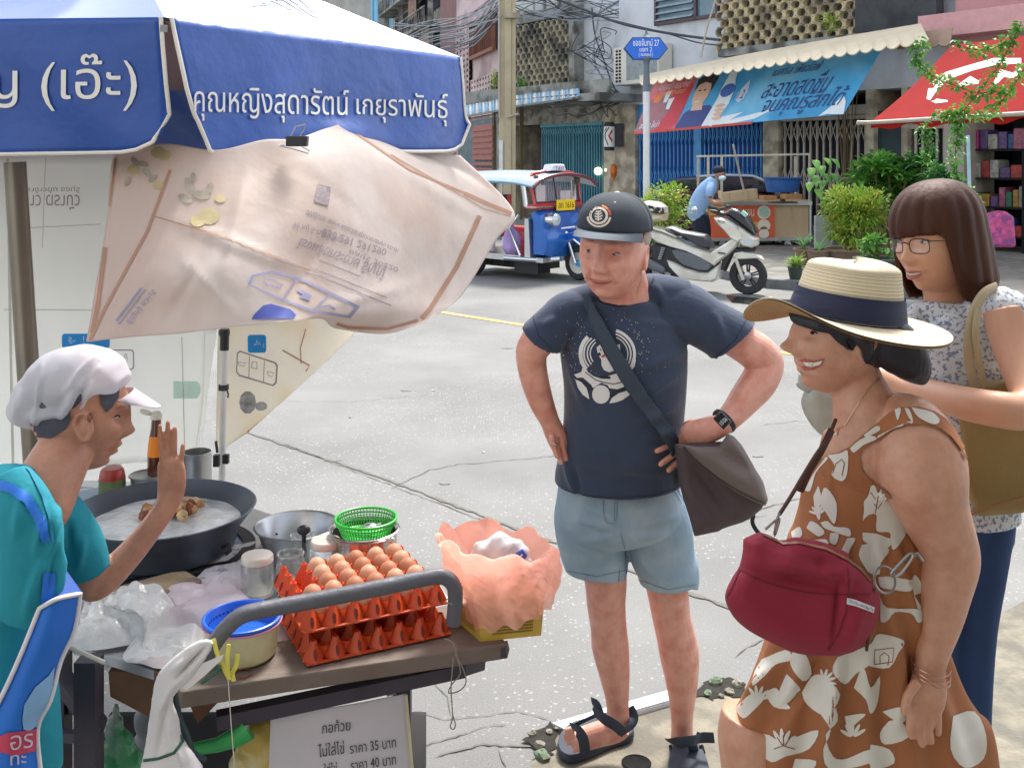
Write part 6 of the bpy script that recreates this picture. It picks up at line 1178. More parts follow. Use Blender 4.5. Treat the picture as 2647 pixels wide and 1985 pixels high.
crumple('newspaper', 'grey printed newspaper sheet spread under the chopping slab', [(205, 1640), (520, 1575), (500, 1500), (215, 1560)], ZT+.002, .006, M_pap, 2, 'newspaper', fold=.4)
crumple('newspaper', 'crumpled sheet with purple print between the slab and the jars', [(440, 1560), (640, 1520), (640, 1440), (530, 1475)], ZT+.003, .012, M_pap2, 3, 'newspaper')
crumple('plastic_bag', 'pinkish white crumpled bag in the middle of the papers', [(395, 1640), (650, 1600), (640, 1500), (400, 1535)], ZT+.008, .035, mat('pink_white_bag', 'e2d6dc', .3, var=.06, tl=.25, bump=.5, bs=20, col2='c65a60', cs=11, ccut=(.66, .7)), 4)
crumple('plastic_bag', 'shiny white bag of flour like powder at the table corner', [(205, 1668), (440, 1690), (430, 1560), (215, 1580)], ZT+.006, .06, M_bag, 6, fold=.8)
crumple('plastic_bag', 'flat clear plastic sheet in front of the blue bowl', [(330, 1715), (540, 1712), (520, 1620), (330, 1640)], ZT+.004, .02, M_bag, 7, fold=.8)
crumple('paper_sheet', 'loose grey paper corner lying over the plank edge', [(350, 1716), (480, 1742), (530, 1690), (400, 1678)], ZT+.006, .008, mat('grey_paper', 'b5acab', .8, var=.1), 8, 'paper', fold=.4)
crumple('paper_sheet', 'flat grey white paper under the jars beside the stove plate', [(480, 1470), (640, 1440), (700, 1390), (560, 1420)], ZT+.003, .006, M_pap, 9, 'paper', fold=.4)
# blue bowl
c = G(626, 1592, .885); bb = thing('plastic_bowl', 'pale yellow plastic bowl with blue strainer and pink rim in front of the eggs', 'bowl', (c.x, c.y, ZT)); b = MB(); b.lathe((c.x, c.y, 0), [(.001, ZT+.002), (.066, ZT+.002), (.072, ZT+.008), (.082, .875), (.08, .875), (.07, ZT+.012), (.001, ZT+.01)], 48); obj('bowl', b, mat('bowl_yellow_milky', 'cfc79c', .3, var=.15, vs=14, bump=.2), bb)
b = MB(); b.ring((c.x, c.y, .876), .083, .0025, 48, 8); obj('pink_rim', b, mat('rim_pink', 'd88fb4', .4), bb)
b = MB(); b.ring((c.x, c.y, .883), .081, .004, 48, 8); b.lathe((c.x, c.y, 0), [(.082, .876), (.081, .884), (.076, .884), (.062, .85), (.001, .846)], 48); st2 = obj('strainer', b, mat('strainer_blue', '2160c8', .35, var=.08), bb)
b = MB()
for k, rr2 in ((10, .02), (18, .034), (26, .048), (34, .058)):
    for j in range(k): a = 2*PI*j/k; b.lathe((c.x+rr2*math.cos(a), c.y+rr2*math.sin(a), .852+(rr2/.062)**2*.001), [(.001, .001), (.0022, .001)], 6)
for j in range(44): a = 2*PI*j/44; b.box((c.x+.0708*math.cos(a), c.y+.0708*math.sin(a), .869), (.003, .004, .007), rz=a)
obj('hole', b, mat('hole_navy', '0e2f6e', .6), st2)['kind'] = 'stuff'
# egg trays and eggs
EF = G(788, 1636, .868); ea = math.radians(26); ex = Vector((math.cos(ea), math.sin(ea), 0)); ey = Vector((-math.sin(ea), math.cos(ea), 0)); PT = .0485
M_tray = mat('tray_orange', 'd8552c', .4, var=.1, vs=6, tl=.2); M_trh = mat('tray_hole', '7c2413', .6)
def tray(z0, off, label):
    o0 = Vector((EF.x, EF.y, 0))+ex*off[0]+ey*off[1]; t = thing('egg_tray', label, 'egg tray', (o0.x, o0.y, z0)); nx_, ny_ = 6, 5; b = MB(); Rz = Matrix.Rotation(ea, 3, 'Z'); w_, h_ = nx_*PT+.03, ny_*PT+.03
    for k in (0, 1): b.box(o0+ex*w_/2+ey*(h_*k)+Vector((0, 0, z0+.002)), (w_+.008, .010, .004), M=Rz); b.box(o0+ex*(w_*k)+ey*h_/2+Vector((0, 0, z0+.0025)), (.010, h_, .004), M=Rz)
    obj('rim', b, M_tray, t, smooth=False, bevel=.001)
    b = MB(); hb2 = MB(); org = o0+ex*.015+ey*.015
    for i in range(nx_+1):
        for j in range(ny_+1):
            c = org+ex*(i*PT)+ey*(j*PT)+Vector((0, 0, z0)); n = 8; vs = []
            for zz_, rr3 in ((.003, .0215), (.02, .0155), (.036, .0095), (.044, .0078), (.0442, .0055), (.034, .005)):
                for q_ in range(n): a = ea+2*PI*q_/n; k_ = 1.15 if q_ % 2 == 0 and zz_ < .03 else .9; vs.append(c+Vector((rr3*k_*math.cos(a), rr3*k_*math.sin(a), zz_)))
            b.add(vs, [(p_*n+q_, p_*n+(q_+1) % n, (p_+1)*n+(q_+1) % n, (p_+1)*n+q_) for p_ in range(5) for q_ in range(n)]+[tuple(range(5*n, 6*n))])
            if j == 0 or i == 0:
                dd = -ey if j == 0 else -ex; s_ = ex if j == 0 else ey
                ov = [c+s_*(.0042*math.cos(a))+dd*(.0172-.0041*math.sin(a))+Vector((0, 0, .020+.011*math.sin(a))) for a in [2*PI*k/12 for k in range(12)]]; hb2.prism(ov, dd*.0015)
    for i in range(nx_):
        for j in range(ny_):
            c = org+ex*((i+.5)*PT)+ey*((j+.5)*PT)+Vector((0, 0, z0)); b.lathe(c, [(.026, .004), (.021, .001), (.012, -.002), (.001, -.002)], 12)
            if j == 0: b.lathe(c-ey*.02+Vector((0, 0, .0)), [(.012, .03), (.008, .012), (.004, .004)], 8)
    obj('cone_grid', b, M_tray, t); obj('hole', hb2, M_trh, t, smooth=False)['kind'] = 'stuff'; return org
tray(.804, (.004, -.012), 'lower empty orange plastic egg tray resting on the plank'); org = tray(.868, (0, 0), 'upper orange plastic egg tray full of brown eggs')
prof = [(.001, -.028), (.009, -.0262), (.0165, -.019), (.0212, -.008), (.0222, 0), (.0205, .012), (.0155, .0225), (.008, .0285), (.001, .030)]
eg = [mat('egg_'+c, c, .6, var=.08, vs=40, sss=.04) for c in ('bd8566', 'b47a5c', 'c39274', 'ad7152')]; proto = []
for k, m_ in enumerate(eg): me_b = MB(); me_b.lathe((0, 0, 0), prof, 28); proto.append(mesh_of('egg', me_b, m_))
r = random.Random(2)
rown = ['front', 'second', 'middle', 'fourth', 'rear']
for i in range(6):
    for j in range(5):
        if i == 0 and j != 0 and j != 1: continue
        c = org+ex*((i+.5)*PT)+ey*((j+.5)*PT); o = bpy.data.objects.new('egg', proto[r.randrange(4)]); C.objects.link(o); o.location = (c.x, c.y, .868+.031); o.rotation_euler = (r.uniform(-.12, .12), r.uniform(-.12, .12), 0); o.scale = (1.07,)*3
        tag(o, 'brown egg in the %s row of the orange tray, %s from the left' % (rown[j], ORD[i-(j > 1)]), 'egg', 'brown eggs in the tray')
# yellow basket with pink bag
yb = thing('yellow_basket', 'small yellow plastic basket with punched sides at the right end of the plank', 'basket', G(1290, 1640, ZT)); Y0, Y1, Y2 = G(1242, 1658, ZT), G(1399, 1642, ZT), G(1165, 1592, ZT); Y3 = Y1+(Y2-Y0); M_yb = mat('basket_yellow', 'c9ab4a', .4, var=.1, vs=8, tl=.1); up_ = Vector((0, 0, .1))
b = MB(); cy_ = (Y0+Y1+Y2+Y3)/4
for a, c in ((Y0, Y1), (Y1, Y3), (Y3, Y2), (Y2, Y0)):
    ao, co_ = cy_+(a-cy_)*1.08, cy_+(c-cy_)*1.08; q = [a, c, co_+up_, ao+up_]; nn = (c-a).cross(up_).normalized(); b.prism(q, -nn*.003); b.bar(ao+up_, co_+up_, .008, .008)
b.prism([Y0, Y1, Y3, Y2], (0, 0, .004)); obj('body', b, M_yb, yb, smooth=False)
b = MB()
for a, c, nx_ in ((Y0, Y1, 26), (Y2, Y0, 18)):
    nn = (c-a).cross(up_).normalized()
    if nn.y > 0: nn = -nn
    for i in range(nx_):
        for j in range(9): u_, v_ = .2+.66*i/nx_, .15+.62*j/9; p = (a*(1-u_)+c*u_); p = cy_+(p-cy_)*(1+.08*v_)+up_*v_; p += nn*.0015; d = (c-a).normalized(); b.add([p-d*.0013-Vector((0, 0, .002)), p+d*.0013-Vector((0, 0, .002)), p+d*.0013+Vector((0, 0, .002)), p-d*.0013+Vector((0, 0, .002))], [(0, 1, 2, 3)])
obj('punched_hole', b, mat('basket_hole', '6e5c22', .7), yb, smooth=False)['kind'] = 'stuff'
M_pink2 = mat('salmon_bag', 'fbc9ba', .22, var=.08, vs=5, tl=.6, bump=1, bs=14, alpha=.52)
def bag(u, v):
    a = u*2*PI; s_ = 1140; vv = v
    X = 1282+(60*(1-vv)+ 0)*0; cx_ = 1300-40*vv*vv; top = 1402; 
    cx_ = 1283+40*vv; rx = (146-44*vv+14*math.sin(PI*min(1, vv*1.3)))*(1+.03*math.sin(5*a+1)+.03*math.sin(9*a+4*vv)+.018*math.sin(17*a+9*vv)+.012*math.sin(31*a-14*vv)); ry = .1-.03*vv
    y = top-6+186*vv+20*math.cos(a)*(1-vv)+9*math.sin(6*a)*(1-vv)+6*math.sin(11*a+vv*5)-26*math.cos(a)*vv*vv
    p = P(cx_+rx*math.cos(a), y, s_); p.y += ry*math.sin(a)*(1+.06*math.sin(8*a)); 
    p.z = p.z if True else 0; p.z += 0; return p
def crk(b, k=1):
    A_ = np.array(b.v); c_ = np.array([0, 2.28, .86]); d_ = np.abs(wob(A_, 30, 3))*.011+np.abs(wob(A_, 70, 6))*.004; n_ = A_-c_; n_[:, 2] *= .2; n_ /= np.linalg.norm(n_, axis=1)[:, None]; A_ += n_*(d_*k)[:, None]; A_[:, 2] += k*.006*wob(A_, 40, 9)*(A_[:, 2] > .93); b.v = [tuple(x) for x in A_]
pbg = thing('pink_bag', 'crumpled salmon pink plastic rubbish bag lining the yellow basket', 'plastic bag', P(1283, 1600, 1140))
b = MB(); b.grid(bag, 120, 36, 0); crk(b); obj('bag', b, M_pink2, pbg, sharp=180)
b = MB(); b.grid(lambda u, v: bag(u, 0)*(1-v)+(P(1290, 1470, 1140)+Vector(((bag(u, 0)-P(1300, 1402, 1140)).x*.55, (bag(u, 0)-P(1300, 1402, 1140)).y*.55, 0)))*v, 120, 16, 0); crk(b, .5); obj('folded_rim', b, M_pink2, pbg, sharp=180)
mb_ = MB(); r = random.Random(8)
for x, y, q in ((1260, 1420, .035), (1300, 1410, .04), (1335, 1425, .03), (1290, 1440, .045), (1340, 1450, .03), (1240, 1445, .028), (1310, 1462, .05)): mb_.ball(P(x, y, 1140), (q, q*.8, q*.7), 10, 7)
w_ = solid('plastic_wrapper', mb_, mat('wrapper_white', 'e6e2e2', .2, var=.06, tl=.2, bump=.8, bs=30), .006, 1, disp=lambda co: .008*wob(co, 45, 3)); tag(w_, 'crumpled white plastic wrapping inside the pink bag', 'plastic wrapping')
b = MB(); b.tube([P(1328, 1450, 1165), P(1338, 1432, 1165), P(1350, 1424, 1165), P(1358, 1434, 1165), P(1350, 1448, 1165)], .005, 8); tag(obj('blue_clip', b, mat('blue_white_strip', '3c56b8', .4, var=.3)), 'small blue looped strip on top of the wrapping in the pink bag', 'strip')
# string, yellow tie, red band
def cord(pts, r_, m, name, label, cat='string'):
    q = smooth_path(pts, 6); b = MB(); b.tube([P(*a) for a in q], r_, 6); return tag(obj(name, b, m), label, cat)
cord([(1148, 1650, 1185), (1172, 1662, 1190), (1182, 1700, 1190), (1190, 1740, 1190), (1168, 1768, 1190), (1160, 1790, 1190), (1185, 1786, 1190), (1204, 1765, 1190), (1198, 1730, 1190), (1176, 1690, 1190)], .0014, mat('twine_grey', '8a8478', .9), 'twine_loop', 'looped grey twine hanging off the right end of the plank')
cord([(1172, 1700, 1191), (1166, 1780, 1191), (1170, 1850, 1191), (1164, 1876, 1191), (1172, 1884, 1191), (1177, 1872, 1191), (1171, 1850, 1191)], .0014, MATS['twine_grey'], 'twine_end', 'straight twine end with small loop hanging lowest at the plank')
cord([(590, 1760, 1300), (596, 1850, 1300), (606, 1985, 1300), (608, 2060, 1300)], .001, mat('thread_pale', 'c8c2b4', .8), 'thread', 'thin pale thread hanging straight down from the yellow tie', 'thread')
ty = thing('yellow_tie', 'yellow plastic ribbon tied round the end of the grey handle', 'ribbon', P(590, 1740, 1300))
M_yt = mat('ribbon_yellow', 'd8cf5c', .5, var=.1)
for pts in ([(552, 1650, 1315), (562, 1690, 1318), (580, 1730, 1312), (594, 1756, 1305)], [(592, 1665, 1318), (588, 1700, 1318), (590, 1745, 1308)], [(615, 1690, 1300), (610, 1720, 1302), (596, 1745, 1305)], [(600, 1735, 1305), (604, 1760, 1303)]):
    q = smooth_path(pts, 5); b = MB(); b.tube([P(*a) for a in q], .0045, 6, flat=.25, ref=(0, 1, 0)); obj('strip', b, M_yt, ty)
b = MB(); b.ring(G(628, 1740, ZT+.003), .017, .0013, 28, 6); tag(obj('rubber_band', b, mat('band_red', '8c4030', .6)), 'thin reddish rubber band lying on the plank', 'rubber band')
# white cloth glove hung on the table corner
mb_ = MB(); limb(mb_, [(550, 1656, 1320, 8), (532, 1668, 1320, 20), (505, 1692, 1320, 30), (470, 1728, 1320, 37), (436, 1762, 1320, 35), (420, 1806, 1320, 28), (424, 1860, 1315, 40), (426, 1914, 1310, 50), (442, 2005, 1305, 88)], 5, 26, .5)
gv = solid('work_cloth', mb_, mat('white_cotton', 'd8d4d4', .85, var=.05, bump=.25, bs=20), .005, 3, disp=folds([(530, 1680, 430, 1790, 5, -.006), (440, 1770, 400, 1985, 6, -.006), (430, 1860, 470, 1985, 6, .006), (480, 1700, 440, 1740, 4, .005), (540, 1665, 450, 1760, 4, -.008), (520, 1700, 420, 1800, 4, .006), (450, 1760, 410, 1850, 4, .006)])); tag(gv, 'white cotton sleeve cloth with green hem hanging from the table corner', 'cloth')
GB = bvh(gv); lay('green_hem', [line([(362, 1966), (410, 1960), (450, 1945), (472, 1915), (466, 1880)], 8)], GB, mat('hem_green', '2c5c48', .7), gv, .002)
b = MB(); b.add([P(460, 1770, 1322), P(520, 1715, 1322), P(580, 1690, 1322), P(572, 1705, 1322), P(530, 1745, 1322), P(482, 1784, 1322)], [(0, 1, 2, 3, 4, 5)]); fl = obj('cloth_flap', b, MATS['white_cotton'], gv, smooth=False)
cord([(450, 1790, 1310), (480, 1750, 1318), (520, 1725, 1318), (565, 1722, 1318), (555, 1740, 1318), (520, 1765, 1318)], .0035, mat('hem_green', '2c5c48', .7), 'green_rope', 'dark green cord curled on the plank corner beside the white cloth', 'cord')
cord([(450, 1790, 1310), (462, 1850, 1310), (482, 1900, 1305), (500, 1945, 1300), (530, 1965, 1295)], .007, mat('cord_dark_green', '1d3238', .6), 'hose', 'dark green hose hanging from the plank corner down to the green bottle', 'hose')
cord([(180, 1672, 1290), (220, 1690, 1290), (270, 1712, 1290)], .0045, mat('rope_white', 'c9c2b4', .8), 'apron_string', 'white apron string knotted at the table corner', 'string')
# things below the table
b = MB(); b.prism([P(280, 1735, 1190), P(440, 1735, 1190), P(440, 1865, 1190), P(400, 1860, 1190), P(285, 1800, 1190)], (0, .2, 0)); tag(obj('brown_box', b, mat('dark_carton', '70543e', .8, var=.25, vs=5), smooth=False), 'brown carton under the table corner behind the white cloth', 'carton')
def blob(name, label, balls, m, s_, amp, seed, cat='plastic bag', vox=.008):
    mb_ = MB()
    for x, y, q in balls: mb_.ball(P(x, y, s_), (q/s_, q/s_*.8, q/s_), 12, 8)
    o = solid(name, mb_, m, vox, 1, disp=lambda co: amp*wob(co, 30, seed)); return tag(o, label, cat)
blob('plastic_bag', 'clear plastic bag with green bundle hanging under the table', [(300, 1830, 14), (295, 1870, 26), (300, 1930, 48), (320, 1990, 60)], mat('bag_greenish', '8fa89c', .25, var=.2, vs=10, col2='3c8c5c', cs=8, bump=.6, bs=20), 1180, .006, 4)
blob('bucket_shape', 'grey plastic container behind the white cloth under the table', [(395, 1860, 50), (400, 1930, 60)], mat('grey_container', '7c7f86', .5, var=.15), 1120, .001, 5, 'container')
blob('plastic_bag', 'yellow and brown filled plastic bag left of the price sign', [(660, 1900, 50), (700, 1950, 60), (640, 1970, 50), (690, 1880, 34)], mat('bag_yellow', 'b39a4a', .3, var=.25, vs=8, col2='c9c4a8', cs=7, bump=.6, bs=20), 1190, .006, 6)
b = MB(); b.tube([P(500, 1935, 1240), P(560, 1925, 1240), P(610, 1905, 1235), P(640, 1880, 1230)], [.012, .014, .02, .026], 16); tag(obj('green_bottle', b, mat('green_plastic_bottle', '2f9c50', .35, var=.2)), 'bright green plastic bottle lying under the plank', 'bottle')
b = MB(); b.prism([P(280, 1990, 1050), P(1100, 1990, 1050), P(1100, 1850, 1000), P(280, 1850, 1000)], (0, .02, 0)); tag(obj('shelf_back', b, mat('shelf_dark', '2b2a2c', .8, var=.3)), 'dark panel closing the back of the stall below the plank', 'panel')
# price sign
ps = thing('price_sign', 'white laminated price sign in Thai hanging below the plank', 'sign', P(900, 1985, 1180)); sA, sB, sC, sD = P(700, 1846, 1215), P(1050, 1792, 1165), P(1074, 2080, 1165), P(690, 2110, 1215)
b = MB(); b.grid(lambda u, v: (sA*(1-u)+sB*u)*(1-v)+(sD*(1-u)+sC*u)*v+Vector((0, -.012*math.sin(PI*u), 0)), 14, 8, .003); sg_ = obj('board', b, mat('sign_paper', 'c3bdc4', .3, var=.05, vs=3), ps); SB = bvh(sg_)
M_ink = mat('ink_black', '2b2b33', .6, var=0)
for t_, q in (('กอก้วย', [(832, 1864), (905, 1854), (906, 1886), (833, 1895)]), ('ไม่ใส่ไข่', [(822, 1922), (888, 1912), (890, 1946), (824, 1956)]), ('ราคา 35 บาท', [(903, 1922), (1022, 1905), (1024, 1930), (905, 1947)]), ('ราคา 40 บาท', [(906, 1966), (1022, 1949), (1024, 1974), (907, 1991)]), ('ใส่ไข่', [(836, 1972), (870, 1967), (872, 1996), (838, 2000)])): lay('lettering', [txt_px(t_, q, .012, .3)], SB, M_ink, ps, .003)
b = MB(); b.bar(sB+Vector((0, -.004, 0)), sC+Vector((0, -.004, 0)), .006, .004); obj('edge_tape', b, mat('tape_cream', 'bfb594', .4), ps, smooth=False)
b = MB(); b.prism([P(990, 1740, 1140), P(1030, 1735, 1140), P(1040, 1790, 1140), P(1000, 1800, 1140)], (0, .02, 0)); tag(obj('cream_card', b, mat('cream_card', 'bdb48a', .7)), 'small cream card wedged behind the brace above the price sign', 'card')
# ================================================================ PEOPLE
class Head:
    """head frame: face towards local -Y, subject's left +X"""
    def __init__(s, px, py, sc, yaw, pitch=0, roll=0, k=1): s.c = P(px, py, sc); s.k = k; s.R = Matrix.Rotation(math.radians(yaw), 3, 'Z')@Matrix.Rotation(math.radians(roll), 3, 'Y')@Matrix.Rotation(math.radians(pitch), 3, 'X')
    def W(s, x, y, z): return s.c+s.R@(Vector((x, y, z))*s.k)
def head_geo(mb, H, ear_y=-.004, amp=1.25, dims=(.075, .096, .117), jaw=.24, nose=1, smile=0, cheek=1, brow=1, chin=1, ears=True, lips=1, flat=0):
    b = MB(); b.ball((0, 0, 0), (1, 1, 1), 88, 60); V = np.array(b.v); V = np.sign(V)*np.abs(V)**.97*np.array(dims); x, y, z = V[:, 0].copy(), V[:, 1].copy(), V[:, 2].copy()
    t = np.clip((-.012-z)/.10, 0, 1); V[:, 0] *= 1-jaw*t**1.4; bk = y > 0; V[bk, 1] *= (1-.5*t[bk]); V[:, 1] -= .012*t*(y < 0)
    V[:, 0] *= 1+.03*np.exp(-((z-.04)/.04)**2); fr = np.clip(-y/.04, 0, 1); x = V[:, 0].copy()
    def push(x0, z0, sx, sz, d, sym=True, dz=0):
        for s_ in ((1, -1) if sym and x0 else (1,)):
            w_ = np.exp(-((x-s_*x0)/sx)**2-((z-z0)/sz)**2)*fr; V[:, 1] -= d*w_*amp; V[:, 2] += dz*w_
    V[:, 1] += flat*np.exp(-(z/.06)**2)*fr*np.exp(-(x/.05)**2)
    push(0, .002, .0085, .026, .012*nose); push(0, -.026, .0115, .0135, .021*nose); push(.0125, -.033, .0075, .008, .009*nose); push(0, -.044, .012, .005, -.004)
    push(.032, .008, .017, .011, -.0105); push(.032, .008, .011, .0065, .005); push(.030, .029, .022, .008, .0055*brow); push(.043, -.020, .02, .018, .007*cheek)
    push(0, -.0565, .022, .0048, .0065*lips); push(0, -.0705, .018, .006, .0065*lips); push(0, -.0635, .026+.004*smile, .0028, -.006); push(.028+.003*smile, -.0625+.003*smile, .005, .005, -.005)
    push(0, -.083, .018, .006, -.004); push(0, -.099, .020, .014, .010*chin)
    push(.033, -.011, .015, .004, .003*brow); push(.033, -.016, .014, .003, -.002*brow)
    for q in range(6): tt = q/5; push(.021+.013*tt, -.036-.03*tt, .0045, .005, -.0034*(1+smile*.6))
    if smile: push(.038, -.048, .014, .012, .005*smile)
    for v, i in zip(V, range(len(V))): b.v[i] = tuple(H.W(*v))
    mb.add(b.v, b.f)
    if ears:
        for s_ in (-1, 1):
            M = H.R@Matrix.Rotation(s_*.35, 3, 'Z')@Matrix.Rotation(-.15, 3, 'X'); 
            pts = [(.0, .014, -.030), (.0, .002, -.026), (0, -.004, -.01), (0, 0, .012), (0, .012, .026), (0, .024, .022), (0, .028, .004), (0, .018, -.018), (0, .010, -.030)]
            base = H.W(s_*.077, ear_y, -.004); q = [base+M@(Vector((s_*.010*(.4+p[1]*30), p[1], p[2]))*H.k) for p in pts]; mb.tube(q, .0052*H.k, 8)
            mb.ball(base+M@Vector((s_*.003, .012, 0))*H.k, (.006*H.k, .014*H.k, .024*H.k), 12, 8, M=M)
M_eyew = mat('eye_white', 'bfb0a8', .25, var=.02); M_iris = mat('eye_dark', '2e2118', .12, var=.1); M_lash = mat('eyelash_dark', '2a1c18', .7)
def eyes(H, par, open_=.0042, look=(0, 0), iris=None, lash=.0011, ez=.008, ex_=.032, ey_=-.0845, w_=.0135, brow_m=None, bz=.028, bt=.0022, side=(-1, 1)):
    for s_ in side:
        y0 = ey_+abs(s_*ex_)*0.10
        b = MB(); b.ball(H.W(s_*ex_, y0+.004, ez), (w_*H.k, .0065*H.k, open_*H.k), 18, 10, M=H.R@Matrix.Rotation(s_*.25, 3, 'Z')); e = obj('eye', b, M_eyew, par)
        b = MB(); b.ball(H.W(s_*ex_+look[0], y0+.0005, ez+look[1]), (.0056*H.k, .0042*H.k, min(.0056, open_*1.02)*H.k), 14, 8, M=H.R); obj('iris', b, iris or M_iris, e)
        pts = [H.W(s_*ex_+w_*math.cos(a)*.98, y0+.0018+.005*abs(math.cos(a))**2, ez+open_*1.0*math.sin(a)+.0004) for a in [PI*k/10 for k in range(11)]]
        b = MB(); b.tube(pts, [lash*H.k*(.5+math.sin(PI*k/10)) for k in range(11)], 6); obj('eyelid_line', b, M_lash, e)
        if brow_m:
            pts = [H.W(s_*(ex_-.018+.036*t), ey_-.0035+.012*t*t, bz+.004*math.sin(PI*t)) for t in [k/8 for k in range(9)]]; b = MB(); b.tube(pts, [bt*H.k*(.4+math.sin(PI*min(1, k/8+.12))) for k in range(9)], 8); obj('eyebrow', b, brow_m, par)
def mouth(H, par, m, w_=.024, zc=-.0635, teeth=0, up=.003, y0=-.1005, th=.0042):
    for sg, z1 in ((1, .0035), (-1, -.0045)):
        pts = [H.W(w_*t, y0+.016*t*t+(.002 if sg < 0 else 0), zc+up*t*t+z1*(1-t*t)*(1+teeth)) for t in [k/6-1 for k in range(13)]]; b = MB(); b.tube(pts, [th*H.k*(1-.75*abs(k/6-1)**1.5)*(.8 if sg > 0 else 1) for k in range(13)], 8); obj('lip', b, m, par)
    b = MB(); b.tube([H.W(w_*.95*t, y0+.0035+.016*t*t, zc+up*t*t) for t in [k/6-1 for k in range(13)]], [(.001+.0016*teeth)*H.k]*13, 6); obj('teeth' if teeth > .9 else 'mouth_line', b, mat('teeth_white', 'dcd6c8', .3) if teeth > .9 else mat('mouth_dark', '6b2f2c', .6), par)
def finger(mb, pts, r0, r1): limb(mb, [(p[0], p[1], p[2], r0+(r1-r0)*i/(len(pts)-1), 1) for i, p in enumerate(pts)]+[(pts[-1][0]+(pts[-1][0]-pts[-2][0])*.12, pts[-1][1]+(pts[-1][1]-pts[-2][1])*.12, pts[-1][2], r1*.4, 1)], 4, 12)
# ---------------------------------------------------------------- MAN
M_skm = mat('skin_ruddy', 'dca391', .46, var=.07, vs=35, sss=.06, bump=.2, bs=90, col2='cb8270', cs=22, ccut=(.42, .75)); M_tee = mat('tshirt_navy', '323f56', .9, var=.08, vs=5, bump=.25, bs=14, sheen=.2); M_den = mat('denim_light', '8da5b6', .85, var=.12, vs=5, bump=.4, bs=140, col2='a9bac4', cs=6, ccut=(.45, .65))
H = Head(1586, 650, 925, -24, 3, 4, 1.13); mb_ = MB(); head_geo(mb_, H, dims=(.080, .098, .116), jaw=.07, nose=1.25, smile=1, cheek=1.7, lips=.6, brow=1.4, chin=1.2)
limb(mb_, [(1600, 700, 915, 66, 1), (1608, 750, 905, 70, .95), (1612, 800, 893, 86, .8), (1614, 840, 890, 60, .7)], 4, 24)
limb(mb_, [(1440, 838, 905, 44), (1405, 868, 903, 45), (1378, 900, 900, 43), (1374, 935, 897, 39), (1383, 985, 893, 36.5), (1400, 1040, 888, 32), (1421, 1088, 884, 25.5), (1434, 1118, 882, 27, .7), (1446, 1150, 882, 24, .6), (1452, 1168, 882, 17, .6)], 5, 24)
for q in ([(1436, 1130, 888), (1440, 1160, 890), (1450, 1196, 890)], [(1448, 1128, 884), (1456, 1160, 886), (1464, 1188, 886)], [(1426, 1122, 892), (1430, 1150, 894), (1440, 1180, 894)], [(1452, 1120, 876), (1462, 1150, 874), (1470, 1172, 872)]): finger(mb_, q, 8.4, 6.6)
finger(mb_, [(1438, 1096, 872), (1456, 1112, 868), (1470, 1122, 862)], 9, 7)
limb(mb_, [(1850, 850, 893, 44), (1905, 880, 890, 46), (1952, 908, 890, 50), (1980, 938, 888, 46), (1962, 985, 892, 47), (1930, 1026, 898, 42), (1896, 1068, 905, 34), (1868, 1096, 912, 29), (1835, 1110, 916, 34, .6), (1797, 1122, 912, 36, .5), (1774, 1132, 908, 28, .5)], 5, 24)
for q in ([(1786, 1112, 908), (1750, 1140, 900), (1700, 1164, 911)], [(1788, 1126, 908), (1752, 1165, 900), (1710, 1198, 910)], [(1794, 1138, 908), (1764, 1180, 898), (1730, 1214, 906)], [(1804, 1140, 906), (1785, 1185, 894), (1764, 1222, 898)]): finger(mb_, q, 9.5, 7.5)
finger(mb_, [(1812, 1096, 915), (1788, 1092, 905), (1772, 1098, 895)], 10, 8)
for pts in ([(1560, 1440, 852, 60), (1566, 1510, 850, 54), (1567, 1560, 849, 50), (1573, 1620, 847, 47), (1578, 1672, 845, 48), (1588, 1740, 842, 40), (1595, 1800, 840, 31), (1597, 1840, 838, 29), (1598, 1870, 836, 32)], [(1715, 1460, 846, 58), (1726, 1530, 842, 53), (1735, 1590, 838, 50), (1746, 1640, 835, 50), (1756, 1690, 832, 51), (1762, 1760, 828, 42), (1763, 1830, 824, 31), (1763, 1880, 820, 27.5), (1764, 1915, 816, 31)]): limb(mb_, pts, 5, 24)
limb(mb_, [(1608, 1872, 832, 30, .8), (1590, 1884, 832, 33, .8), (1550, 1896, 835, 31, .9), (1510, 1908, 838, 29, .9), (1482, 1918, 840, 22, 1)], 5, 20)
for i, (x, y, r_) in enumerate([(1480, 1930, 14), (1464, 1916, 9), (1458, 1905, 8), (1458, 1895, 7.5), (1461, 1886, 7)]): finger(mb_, [(x+26, y-6, 842), (x+10, y-1, 843), (x, y+2, 843)], r_, r_*.85)
limb(mb_, [(1764, 1908, 812, 30, .9), (1768, 1935, 806, 33, .8), (1775, 1975, 796, 37, .7), (1782, 2030, 786, 40, .6), (1786, 2070, 780, 30, .6)], 5, 20)
man = solid('person', mb_, M_skm, .003, 1, at=Vector((.33, 3.15, 0))); tag(man, 'man in navy astronaut T-shirt, cap and denim shorts standing with hands on hips', 'person')
eyes(H, man, open_=.0030, look=(-.0025, -.0006), iris=mat('iris_bluegrey', '4a5560', .15), ey_=-.0885, w_=.0115, brow_m=mat('brow_pale', 'a8826c', .9), bz=.027, bt=.0016, lash=.0009)
mouth(H, man, mat('lip_ruddy', 'b9665a', .5), w_=.028, y0=-.1045, up=.006, th=.0022)
M_hgrey = mat('hair_grey', 'a89a90', .8, var=.25, vs=60)
b = MB(); 
for s_ in (-1, 1): b.ball(H.W(s_*.0765, .02, .038), (.008*H.k, .034*H.k, .022*H.k), 14, 10, M=H.R)
b.ball(H.W(0, .062, .0), (.066*H.k, .04*H.k, .05*H.k), 20, 12, M=H.R); obj('hair', b, M_hgrey, man)
mb_ = MB()
